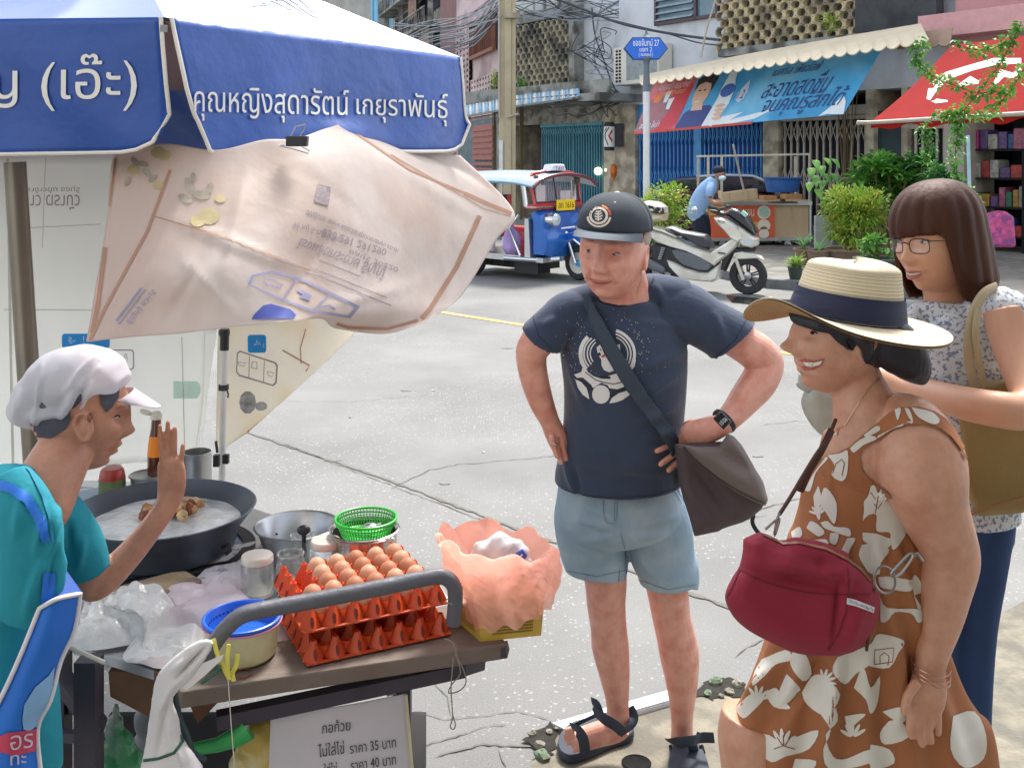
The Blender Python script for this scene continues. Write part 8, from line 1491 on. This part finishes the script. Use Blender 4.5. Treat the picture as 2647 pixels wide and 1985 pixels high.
# straw hat
def straw(name, c, c2, sc, axis='Z'):
    m = mat(name, c, .75, var=.06, vs=20); n = m.node_tree; N, L = n.nodes, n.links; p = N['Principled BSDF']; tc = N.new('ShaderNodeTexCoord'); sp = N.new('ShaderNodeSeparateXYZ'); at = N.new('ShaderNodeAttribute'); at.attribute_name = 'row'; mt = N.new('ShaderNodeMath'); mt.operation = 'FRACT'; L.new(at.outputs['Fac'], mt.inputs[0])
    cr_ = N.new('ShaderNodeValToRGB'); e = cr_.color_ramp.elements; e[0].position = 0; e[0].color = (*lin(c2), 1); e[1].position = .22; e[1].color = (*lin(c), 1); k = cr_.color_ramp.elements.new(.9); k.color = (*lin(c), 1); k = cr_.color_ramp.elements.new(1); k.color = (*lin(c2), 1)
    L.new(mt.outputs[0], cr_.inputs[0]); nz = N.new('ShaderNodeTexNoise'); nz.inputs['Scale'].default_value = 40; mm = N.new('ShaderNodeMapRange'); mm.inputs[3].default_value = .85; mm.inputs[4].default_value = 1.1; L.new(nz.outputs[0], mm.inputs[0]); hs = N.new('ShaderNodeHueSaturation'); L.new(cr_.outputs[0], hs.inputs['Color']); L.new(mm.outputs[0], hs.inputs['Value']); L.new(hs.outputs[0], p.inputs['Base Color'])
    bu = N.new('ShaderNodeBump'); bu.inputs['Strength'].default_value = .6; bu.inputs['Distance'].default_value = .002; L.new(mt.outputs[0], bu.inputs['Height']); L.new(bu.outputs[0], p.inputs['Normal']); return m
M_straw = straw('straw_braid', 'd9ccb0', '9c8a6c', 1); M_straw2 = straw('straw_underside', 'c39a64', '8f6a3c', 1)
hatc = P(2190, 816, 1345); HR = Matrix.Rotation(math.radians(7.5), 3, 'Y')@Matrix.Rotation(math.radians(2), 3, 'X')
def hat_grid(name, fn, nu, nv, m, rows, par, th=.002):
    b = MB(); b.grid(fn, nu, nv, 0); me = mesh_of(name, b, m, True, 180); a = me.attributes.new('row', 'FLOAT', 'POINT'); a.data.foreach_set('value', [rows*(j/nv) for j in range(nv+1) for i in range(nu+1)]); o = obj(name, me, m, par); s = o.modifiers.new('t', 'SOLIDIFY'); s.thickness = th; return o
def brimf(u, v):
    a = u*2*PI; r_ = .100+.084*v; f_ = max(0, -math.cos(a)); k_ = max(0, math.cos(a)); ne = max(0, -math.sin(a))
    bm = lambda d, e: max(0, math.cos(a-math.radians(d)))**e; z = v**1.2*(.030*bm(212, 7)-.046*bm(135, 3)-.012*bm(300, 3)) ; return hatc+HR@Vector((r_*math.cos(a)*(1.05+.02*0), r_*.92*math.sin(a), z-.004))
def crownf(u, v):
    a = u*2*PI; t = v; z = .112*min(1, t*1.35) if t < .6 else .112*(.81+.19*math.sin((t-.6)/.4*PI/2)); r_ = .105-.020*min(1, t/.6) if t < .6 else .085*math.cos(min(.9999, (t-.6)/.4)*PI/2)**.7
    z += -.010*math.exp(-(math.cos(a)+.15)**2/.5)*max(0, (t-.55)/.45)**1.2+.004*math.cos(a)*t; return hatc+HR@Vector((r_*math.cos(a)*1.04, r_*.88*math.sin(a)*(1-.12*max(0, -math.cos(a))*max(0, t-.4)), z))
hat = hat_grid('straw_hat', crownf, 72, 40, M_straw, 24, wmn); hat_grid('brim', brimf, 96, 24, M_straw, 15, hat)
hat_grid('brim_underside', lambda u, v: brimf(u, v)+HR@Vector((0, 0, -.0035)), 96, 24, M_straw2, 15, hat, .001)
b = MB(); b.grid(lambda u, v: (lambda p: hatc+(p-hatc)*1.0+HR@Vector((.0035*math.cos(u*2*PI), .0035*math.sin(u*2*PI), .0005*math.sin(v*9))))(crownf(u, .012+.30*v)), 72, 10); bo = obj('hat_band', b, mat('band_navy', '1a2040', .7, var=.12, vs=12, bump=.4, bs=16, stretch=(.4, .4, 3)), hat, sharp=180)
# dress
mb_ = MB(); limb(mb_, [(2235, 1190, 1352, 124, .86), (2222, 1250, 1352, 140, .86), (2222, 1310, 1350, 150, .84), (2214, 1370, 1350, 160, .84), (2212, 1410, 1350, 176, .86), (2215, 1500, 1350, 200, .86), (2208, 1600, 1348, 218, .74), (2208, 1700, 1345, 250, .6), (2206, 1790, 1342, 288, .5), (2208, 1850, 1340, 320, .46), (2220, 1880, 1340, 330, .45), (2262, 2030, 1340, 322, .45)], 5, 60, dirv=(0, 0, -1))
pl_ = lambda co: (lambda xy: .0045*np.sin((xy[0]-2214)/(6+(xy[1]-1350)*.02).clip(6, 30)*1.0)*np.clip((xy[1]-1375)/60, 0, 1)*(1+.8*np.clip((xy[1]-1500)/300, 0, 1)))(pxof(co))
drs = solid('dress', mb_, M_drs, .005, 3, wmn, disp=lambda co: pl_(co)+.002*wob(co, 9, 2)+folds([(2110, 1200, 2160, 1290, 6, .004), (2150, 1180, 2150, 1260, 5, .004), (1900, 1840, 2080, 1650, 12, .01), (1980, 1900, 2150, 1680, 12, -.01), (2330, 1600, 2300, 1960, 14, .01), (2180, 1650, 2120, 1950, 12, .01)])(co))
RBw = bvh(wmn); DBw = bvh(drs); d4 = lambda pts: [(1300+x*.609, 985+y*.609) for x, y in pts]; d5 = lambda pts: [(1850+x*.3616, 1050+y*.3616) for x, y in pts]
st3 = d5([(640, 560), (700, 420), (800, 350), (880, 330), (960, 290), (1060, 200), (1160, 120), (1240, 50), (1320, 12), (1450, 8), (1560, 40), (1640, 90), (1700, 160), (1760, 270), (1820, 400), (1800, 420), (1740, 300), (1680, 220), (1600, 160), (1500, 130), (1380, 135), (1260, 175), (1150, 240), (1050, 310), (1030, 360), (1050, 460), (1120, 540), (1200, 580), (1260, 640), (1180, 700), (800, 700)])
dsm = lay('dress_strap', [poly_px([st3], 10)], RBw, M_drs, drs, .006)
Two = lambda: Near(DBw, bvh(dsm))
def soft(q): return [tuple(p) for p in smooth_path(list(q)+[q[0]], 3)[:-1]]
M_dw = mat('dress_white', 'd8d3c8', .85, var=.06, vs=8); M_dl = mat('dress_line', '8a5030', .8)
W_ = [d5(q) for q in ([(800, 350), (890, 335), (945, 320), (940, 480), (900, 535), (830, 490), (850, 420)], [(640, 600), (690, 500), (760, 400), (790, 360), (800, 380), (720, 470), (680, 600)], [(760, 620), (790, 580), (865, 690), (850, 840), (790, 760), (750, 700)], [(700, 640), (720, 600), (735, 570), (745, 600), (760, 660), (745, 720), (750, 790), (735, 810), (710, 740)],
 [(1050, 820), (1060, 740), (1060, 680), (1090, 640), (1110, 570), (1140, 570), (1160, 620), (1200, 580), (1250, 640), (1300, 760), (1370, 860), (1330, 960), (1270, 1025), (1250, 960), (1240, 900), (1150, 890), (1150, 780), (1110, 770), (1075, 790)], [(1050, 900), (1150, 910), (1230, 940), (1265, 945), (1230, 1010), (1120, 990), (1055, 960)], [(750, 830), (800, 820), (850, 860), (950, 870), (960, 930), (860, 900), (780, 870)], [(650, 870), (680, 820), (740, 850), (780, 900), (740, 930), (690, 900)], [(820, 905), (880, 910), (860, 985), (815, 970)], [(940, 940), (1000, 945), (960, 1020), (930, 1090), (890, 1060)], [(1045, 990), (1120, 980), (1240, 1020), (1180, 1120), (1170, 1200), (1100, 1190), (1060, 1140), (1025, 1060)], [(660, 960), (790, 950), (800, 1010), (720, 1000)], [(540, 900), (600, 860), (620, 920), (560, 960)],
 [(1165, 1220), (1240, 1215), (1330, 1230), (1420, 1250), (1390, 1320), (1270, 1310), (1180, 1290)], [(1420, 1200), (1450, 1230), (1475, 1280), (1470, 1330), (1420, 1350), (1450, 1400), (1470, 1440), (1440, 1440), (1400, 1260)], [(1180, 1360), (1230, 1440), (1470, 1450), (1475, 1530), (1440, 1540), (1400, 1480), (1280, 1470), (1230, 1530), (1180, 1530)], [(1280, 25), (1320, 12), (1320, 50), (1300, 100)], [(1350, 12), (1380, 20), (1400, 60), (1410, 110), (1380, 80)], [(1400, 8), (1540, 40), (1600, 100), (1560, 130), (1450, 80)], [(1060, 205), (1150, 140), (1175, 170), (1080, 220)], [(1160, 210), (1380, 110), (1400, 125), (1260, 165), (1160, 228)], [(960, 300), (1030, 240), (1110, 210), (1150, 235), (1060, 275), (990, 330)])]
W_ += [d4(q) for q in ([(1420, 1170), (1550, 1120), (1590, 1090), (1600, 1150), (1560, 1200), (1500, 1240), (1450, 1285), (1400, 1230)], [(1560, 1210), (1530, 1170), (1570, 1100), (1600, 1070), (1700, 1100), (1680, 1150), (1640, 1215)], [(1490, 1300), (1530, 1210), (1560, 1300), (1600, 1250), (1590, 1360), (1560, 1410), (1540, 1350)], [(1270, 1320), (1310, 1255), (1360, 1250), (1430, 1330), (1370, 1415), (1290, 1370)], [(1110, 1320), (1160, 1300), (1200, 1360), (1220, 1390), (1150, 1380)], [(1205, 1240), (1260, 1300), (1250, 1320), (1200, 1370), (1170, 1330)], [(1100, 1180), (1200, 1140), (1230, 1180), (1160, 1200), (1110, 1250), (1060, 1290), (1070, 1230)], [(1230, 1150), (1280, 1150), (1310, 1240), (1270, 1270), (1220, 1200)], [(985, 1390), (1060, 1320), (1110, 1340), (1060, 1400), (1020, 1430)], [(1040, 1490), (1130, 1500), (1190, 1540), (1240, 1510), (1340, 1480), (1300, 1560), (1200, 1590), (1140, 1615), (1080, 1560)], [(1340, 1400), (1400, 1370), (1420, 1440), (1370, 1500), (1400, 1590), (1460, 1600), (1560, 1560), (1600, 1600), (1480, 1640), (1380, 1640), (1360, 1560), (1390, 1480)], [(1450, 1420), (1540, 1410), (1490, 1460), (1470, 1500)], [(1610, 1400), (1700, 1380), (1720, 1420), (1690, 1450), (1650, 1430)], [(1640, 1440), (1690, 1440), (1720, 1510), (1620, 1540), (1600, 1490)], [(1560, 1540), (1640, 1560), (1660, 1620), (1560, 1640)], [(1240, 1600), (1330, 1610), (1300, 1660), (1230, 1660)], [(1910, 1420), (2000, 1400), (2050, 1500), (2040, 1600), (1960, 1640), (1900, 1560)])]
lay('dress_motif', [poly_px([soft(q)], 9) for k, q in enumerate(W_)], Two(), M_dw, drs, .0016)['kind'] = 'stuff'
lay('leaf_motif', [poly_px([circ(cx_+d_*math.cos(a)*.6, cy_+d_*math.sin(a)*.6, d_*.5, d_*.13, 10, rot=a)], 5) for cx_, cy_, d_, a0_ in ((1958, 1806, 34, -1.2), (2022, 1925, 40, -1.6), (2118, 1330, 26, -1.8), (2130, 1760, 30, -.8), (2205, 1905, 36, -1.6), (2340, 1345, 20, -1.5), (2100, 1480, 24, -1.4)) for a in [a0_+q*.5 for q in (-2, -1, 0, 1, 2)]], DBw, M_dw, drs, .0019)['kind'] = 'stuff'
lay('dress_motif_line', [line(d4(q), 2.4, 8) for q in ([(1575, 1200), (1575, 1140), (1660, 1130), (1655, 1190), (1575, 1200)], [(1600, 1200), (1600, 1165), (1620, 1150), (1640, 1165), (1635, 1205)], [(1150, 1560), (1190, 1545), (1240, 1560)], [(1190, 1500), (1192, 1545)], [(1165, 1510), (1188, 1545)], [(1220, 1510), (1196, 1545)], [(1580, 560), (1590, 500), (1600, 470)], [(1575, 520), (1590, 540), (1620, 500)], [(1580, 500), (1560, 470)], [(1400, 390), (1415, 350), (1440, 330), (1450, 350), (1440, 400)])], Two(), M_dl, drs, .0024)['kind'] = 'stuff'
lay('necklace', [line([(2300, 955), (2250, 1000), (2215, 1050), (2185, 1098), (2166, 1108)], 2.2, 6), line([(2166, 1104), (2164, 1118), (2160, 1124)], 4, 4)], RBw, mat('necklace_gold2', 'b8946a', .3, .7), wmn, .003)
b = MB()
for dy in (0, 16, 28): b.ring(P(2404, 1712+dy, 1428), .0355, .0013, 32, 6, M=Matrix.Rotation(.22, 3, 'X')@Matrix.Rotation(.15+dy*.004, 3, 'Y'))
obj('bracelet', b, mat('bracelet_rose', 'c8a08c', .25, .8), wmn)
# red bag
rbg = thing('red_bag', 'padded dark red cross-body bag with white tag and metal rings', 'handbag', P(2070, 1560, 1480)); M_rb = mat('red_canvas', '8c1f34', .85, var=.08, vs=6, bump=.3, bs=90)
ro = smooth_path(d4([(1018, 668), (1060, 650), (1100, 642), (1200, 688), (1250, 680), (1350, 700), (1440, 740), (1510, 780), (1560, 840), (1600, 900), (1598, 980), (1575, 1060), (1520, 1130), (1430, 1165), (1330, 1165), (1240, 1150), (1140, 1110), (1050, 1060), (980, 1000), (945, 940), (945, 890), (975, 830), (1005, 780), (1018, 720), (1018, 668)]), 3)[:-1]
rb_ = cloth_puff('bag_body', [tuple(p) for p in ro], 1475, .062, 46, M_rb, rbg, .0012, .0045, 3, 4, [(1930, 1440, 2250, 1500, 12, .008), (1900, 1470, 2200, 1520, 8, -.006), (2010, 1400, 2200, 1450, 16, .008), (2180, 1410, 2190, 1600, 10, .006), (1900, 1560, 2100, 1660, 20, .006), (2180, 1450, 2150, 1690, 5, -.006), (2080, 1420, 1960, 1500, 18, .005), (2240, 1500, 2180, 1690, 16, .006), (2130, 1440, 2100, 1480, 12, -.005)])
RBB = bvh(rb_); M_rs = mat('red_seam', '65162a', .85)
lay('seam', [line(d4([(1000, 795), (1060, 830), (1150, 865), (1280, 895), (1400, 905), (1560, 905)]), 3), line(d4([(1462, 790), (1468, 880), (1455, 980), (1420, 1080), (1380, 1140)]), 3), line(d4([(950, 920), (985, 850), (1005, 800)]), 3)], RBB, M_rs, rb_, .002)
lay('zipper', [line(d4([(1100, 648), (1190, 690), (1260, 686), (1370, 710), (1460, 755), (1520, 800), (1560, 850)]), 6)], RBB, mat('zipper_brass', '9a6a50', .4, .5), rb_, .003)
tg = lay('tag', [poly_px([d4([(1462, 918), (1500, 928), (1575, 958), (1572, 982), (1500, 955), (1460, 944)])], 8)], RBB, mat('tag_white', 'd4d2d4', .7), rb_, .003)
lay('lettering', [txt_px('This is Shoulder Bag Tag', d4([(1466, 922), (1570, 962), (1568, 978), (1464, 938)]), 0, .5)], RBB, M_ink, rb_, .005)
b = MB(); b.ring(P(2287, 1498, 1525), .021, .0022, 32, 8, M=Matrix.Rotation(1.25, 3, 'X')@Matrix.Rotation(.3, 3, 'Y')); obj('ring', b, mat('dull_metal', '8f8b86', .3, .85), rbg)
b = MB(); b.tube([P(*a) for a in smooth_path([(2312, 1490, 1530), (2330, 1480, 1532), (2358, 1440, 1532), (2352, 1432, 1530), (2328, 1455, 1530), (2305, 1482, 1530), (2312, 1490, 1530)], 5)], .0028, 8); b.tube([P(2358, 1438, 1530), P(2372, 1430, 1528), P(2385, 1450, 1526)], .003, 8); obj('hook', b, MATS['dull_metal'], rbg); b = MB(); b.tube([P(*a) for a in smooth_path([(1978, 1368, 1490), (2008, 1342, 1490), (2014, 1346, 1490), (2002, 1384, 1490), (2008, 1344, 1490), (2016, 1325, 1488)], 4)], .0024, 8); obj('hook', b, MATS['dull_metal'], rbg)
b = MB(); b.tube([P(*a) for a in smooth_path([(2014, 1330, 1486), (2040, 1290, 1480), (2100, 1190, 1460), (2140, 1130, 1440), (2160, 1085, 1400)], 6)], .0035, 8); b.tube([P(2260, 1520, 1510), P(2252, 1600, 1500), P(2240, 1680, 1480)], .003, 6); obj('strap', b, mat('strap_brown_leather', '4e2c22', .5), rbg)
b = MB(); b.tube([P(*a) for a in smooth_path([(2068, 1270, 1440), (2090, 1220, 1450), (2120, 1170, 1450), (2150, 1110, 1440)], 6)], .007, 8, flat=.3); obj('strap_end', b, mat('strap_brown_leather', '4e2c22', .5), rbg)
# ---------------------------------------------------------------- WOMAN WITH GLASSES
M_skg = mat('skin_warm', 'cf9c7e', .48, var=.05, vs=12, sss=.05, bump=.1, bs=150); M_blo = mat('blouse_floral', 'd2d4d6', .85, var=.08, vs=10, bump=.5, bs=25, col2='808aa0', cs=130, ccut=(.53, .57)); M_bob = mat('hair_brown', '442619', .6, spec=.25, var=.35, vs=10, bump=.5, bs=50, stretch=(1, 1, .12), col2='4a261c', cs=6, ccut=(.5, .8))
H4 = Head(2420, 622, 1150, -63, 6, -3, .98); mb_ = MB(); head_geo(mb_, H4, dims=(.074, .092, .116), jaw=.26, nose=.85, cheek=1.1, brow=.5, lips=1.2, ears=False)
limb(mb_, [(2425, 690, 1140, 50, .9), (2440, 760, 1130, 52, .9), (2470, 830, 1125, 80, .9), (2500, 900, 1120, 60, .9)], 4, 24)
limb(mb_, [(2600, 800, 1200, 58, .9), (2625, 880, 1215, 62, .9), (2655, 960, 1240, 62, .9), (2668, 1028, 1268, 58, .9), (2640, 1062, 1285, 50, .9), (2580, 1058, 1285, 47), (2500, 1044, 1255, 44), (2410, 1020, 1190, 38), (2320, 990, 1115, 32), (2220, 965, 1080, 28), (2150, 948, 1065, 26, .8), (2110, 942, 1060, 28, .6), (2090, 940, 1058, 22, .6)], 5, 24)
for q in ([(2100, 928, 1064), (2078, 930, 1068), (2064, 944, 1068)], [(2100, 938, 1064), (2074, 944, 1070), (2066, 958, 1070)], [(2104, 948, 1062), (2084, 958, 1068), (2078, 968, 1068)], [(2110, 954, 1058), (2096, 966, 1064), (2094, 974, 1064)]): finger(mb_, q, 8, 6.5)
finger(mb_, [(2120, 930, 1050), (2096, 920, 1045), (2078, 926, 1045)], 9, 7)
wg = solid('person', mb_, M_skg, .0038, 2, at=Vector((1.1, 2.3, 0))); tag(wg, 'woman with brown bob, glasses and pale floral blouse behind the straw hat', 'person')
eyes(H4, wg, open_=.0040, look=(-.002, 0), ey_=-.0825, brow_m=mat('brow_brown', '4a3026', .9), bt=.0012, bz=.026, lash=.0013); mouth(H4, wg, mat('lip_pink', 'b9675c', .4), w_=.022, y0=-.0985, up=.0045, th=.0034, teeth=.95)
# glasses
M_gf = mat('glasses_frame', '3c2620', .3, .2); gl_ = thing('glasses', 'x', 'glasses'); bpy.data.objects.remove(gl_)
b = MB(); 
for s_ in (-1, 1):
    q = [H4.W(s_*(.033+.0235*math.copysign(abs(math.cos(a))**.6, math.cos(a))), -.100+.010*abs(s_*(.033+.0235*math.cos(a)))/.05, .001+.0165*math.copysign(abs(math.sin(a))**.7, math.sin(a))) for a in [2*PI*k/28 for k in range(29)]]; b.tube(q, .0011, 6)
    b.tube([H4.W(s_*.057, -.088, .012), H4.W(s_*.076, -.06, .010), H4.W(s_*.080, .01, .006)], .0012, 6)
b.tube([H4.W(-.0095, -.100, .007), H4.W(0, -.103, .010), H4.W(.0095, -.100, .007)], .0012, 6); gf = obj('glasses', b, M_gf, wg)
for s_ in (-1, 1): b = MB(); b.add([H4.W(s_*(.033+.0225*math.copysign(abs(math.cos(a))**.6, math.cos(a))), -.0995+.010*abs(s_*(.033+.0225*math.cos(a)))/.05, .001+.0158*math.copysign(abs(math.sin(a))**.7, math.sin(a))) for a in [2*PI*k/20 for k in range(20)]], [tuple(range(20))]); obj('lens', b, mat('lens_clear', 'ffffff', .02, alpha=.10, spec=.6, var=0), gf, smooth=False)
def bob(u, v):
    a = (u-.5)*2*PI; aa = abs(a); op = 1/(1+math.exp(-(math.degrees(aa)-58)/3.0)); r_ = random.Random(int(u*170)); jt = r_.uniform(-.004, .004)
    ze = .025*(1-op)+(-.138+.012*math.cos(a))*op+jt+(.006*math.sin(a*3)*(1-op)); z0 = .030; t = v
    if t < .55: th = t/.55*PI/2; rr = math.sin(th)**.85; z = z0+.104*math.cos(th)**.9
    else: q = (t-.55)/.45; z = z0+(ze-z0)*q; rr = 1+.08*math.sin(min(1, q*1.2)*PI/2)*op-.16*max(0, q-.72)/.28*op+.01*math.sin(a*23)*q
    bl = .012*math.exp(-(a/.9)**2)*math.sin(PI*min(1, t*1.1))
    return H4.W((.0905+.002*math.sin(a*17+t*4))*rr*math.sin(a), .014-(.108+bl+.002*math.sin(a*19+t*3))*rr*math.cos(a)+.012*op*max(0, t-.5), z)
b = MB(); b.grid(bob, 170, 44); hb4 = obj('hair', b, M_bob, wg, sharp=180); q_ = hb4.modifiers.new('t', 'SOLIDIFY'); q_.thickness = .006; q_.offset = -1
r = random.Random(31); b = MB()
for i in range(420):
    u = r.random() if i > 130 else r.uniform(.34, .66); du = r.uniform(-.02, .02); v0 = r.uniform(.05, .3); v1 = r.uniform(.97, 1.05); c0 = H4.W(0, .014, .03); o_ = r.uniform(.001, .004); pts = []
    for k in range(15): v = v0+(v1-v0)*k/14; p = bob((u+du*v) % 1, min(1, v))+Vector((0, 0, -.012*max(0, v-1)*10)); d = p-c0; d.z = 0; pts.append(p+d.normalized()*o_)
    b.tube(pts, [.0007]*14+[.0002], 4, cap=False)
obj('hair_strand', b, M_bob, hb4)['kind'] = 'stuff'
mb_ = MB(); limb(mb_, [(2462, 796, 1130, 72, .9), (2480, 830, 1135, 128, .7), (2490, 900, 1140, 140, .72), (2490, 1000, 1140, 135, .75), (2495, 1150, 1140, 130, .78), (2500, 1340, 1140, 130, .8)], 5, 34); limb(mb_, [(2540, 800, 1160, 50), (2590, 790, 1190, 52), (2616, 812, 1200, 56), (2622, 826, 1200, 52)], 4, 22); limb(mb_, [(2360, 830, 1130, 30), (2380, 800, 1130, 22), (2440, 800, 1150, 18), (2520, 800, 1160, 20)], 4, 16)
solid('blouse', mb_, M_blo, .005, 2, wg, disp=lambda co: .003*wob(co, 22, 4))
mb_ = MB(); limb(mb_, [(2500, 1330, 1140, 128, .7), (2520, 1420, 1140, 100, .7)], 4, 26); limb(mb_, [(2555, 1340, 1150, 66), (2545, 1480, 1150, 54), (2532, 1640, 1145, 42), (2525, 1850, 1135, 36), (2520, 2160, 1120, 34)], 4, 22); limb(mb_, [(2440, 1340, 1140, 66), (2440, 1500, 1140, 54), (2440, 1700, 1130, 44), (2440, 2160, 1110, 36)], 4, 22)
solid('jeans', mb_, mat('jeans_blue', '26416a', .85, var=.12, vs=8), .007, 2, wg)
# tote bag
tt = thing('tote_bag', 'tan canvas tote bag with beige shoulder strap under the arm of the woman in glasses', 'tote bag', P(2570, 1300, 1230)); M_tan = mat('tan_canvas', '98804f', .8, var=.12, vs=5, bump=.4, bs=40)
cloth_puff('bag_body', [(2478, 1000), (2560, 985), (2700, 960), (2760, 1000), (2750, 1290), (2640, 1325), (2530, 1335), (2490, 1250)], 1195, .05, 14, M_tan, tt, .003, .006, 5)
b = MB(); b.tube([P(*a) for a in smooth_path([(2500, 1330, 1235), (2560, 1310, 1240), (2650, 1285, 1240), (2720, 1275, 1240)], 4)], .008, 8, flat=.5); obj('hem', b, mat('tan_leather', '8a6a3c', .6), tt)
b = MB(); b.tube([P(*a) for a in smooth_path([(2520, 1000, 1225), (2506, 940, 1228), (2504, 870, 1232), (2520, 800, 1225), (2545, 758, 1215), (2575, 742, 1190)], 6)], .011, 10, flat=.35, ref=(0, 1, 0)); b.tube([P(*a) for a in smooth_path([(2545, 1000, 1225), (2530, 930, 1230), (2522, 860, 1236), (2530, 800, 1232)], 6)], .008, 10, flat=.35, ref=(0, 1, 0)); obj('strap', b, mat('strap_beige', 'b0a080', .8), tt)
b = MB(); b.tube([P(2392, 830, 1180), P(2370, 870, 1185), P(2350, 920, 1180)], .008, 8, flat=.4); obj('strap_end', b, mat('strap_beige', 'b0a080', .8), tt)
# held cap and crumpled bag
mb_ = MB(); limb(mb_, [(2096, 962, 1075, 22, .7), (2092, 984, 1078, 34, .6), (2078, 1000, 1078, 22, .5)], 4, 16); limb(mb_, [(2058, 992, 1080, 6, .5), (2080, 1002, 1080, 12, .6), (2110, 1006, 1080, 16, .6)], 4, 12)
tag(solid('held_cap', mb_, mat('cap_greygreen', 'a7aaa2', .8, var=.15, col2='5f625c', cs=10), .005, 2, disp=lambda co: .003*wob(co, 30, 2)), 'crumpled grey cap held out behind the chin of the woman in the straw hat', 'cap')
mb_ = MB(); limb(mb_, [(2110, 1000, 1075, 20), (2112, 1030, 1075, 44, .7), (2128, 1065, 1075, 48, .7), (2148, 1105, 1075, 34, .7), (2160, 1130, 1075, 14)], 5, 20)
tag(solid('plastic_bag', mb_, mat('bag_grey_shiny', 'b4b6ac', .3, var=.12, vs=14, tl=.2, bump=.6, bs=16), .005, 2, disp=lambda co: .005*wob(co, 26, 7)), 'shiny grey plastic bag hanging beneath the held cap', 'plastic bag')
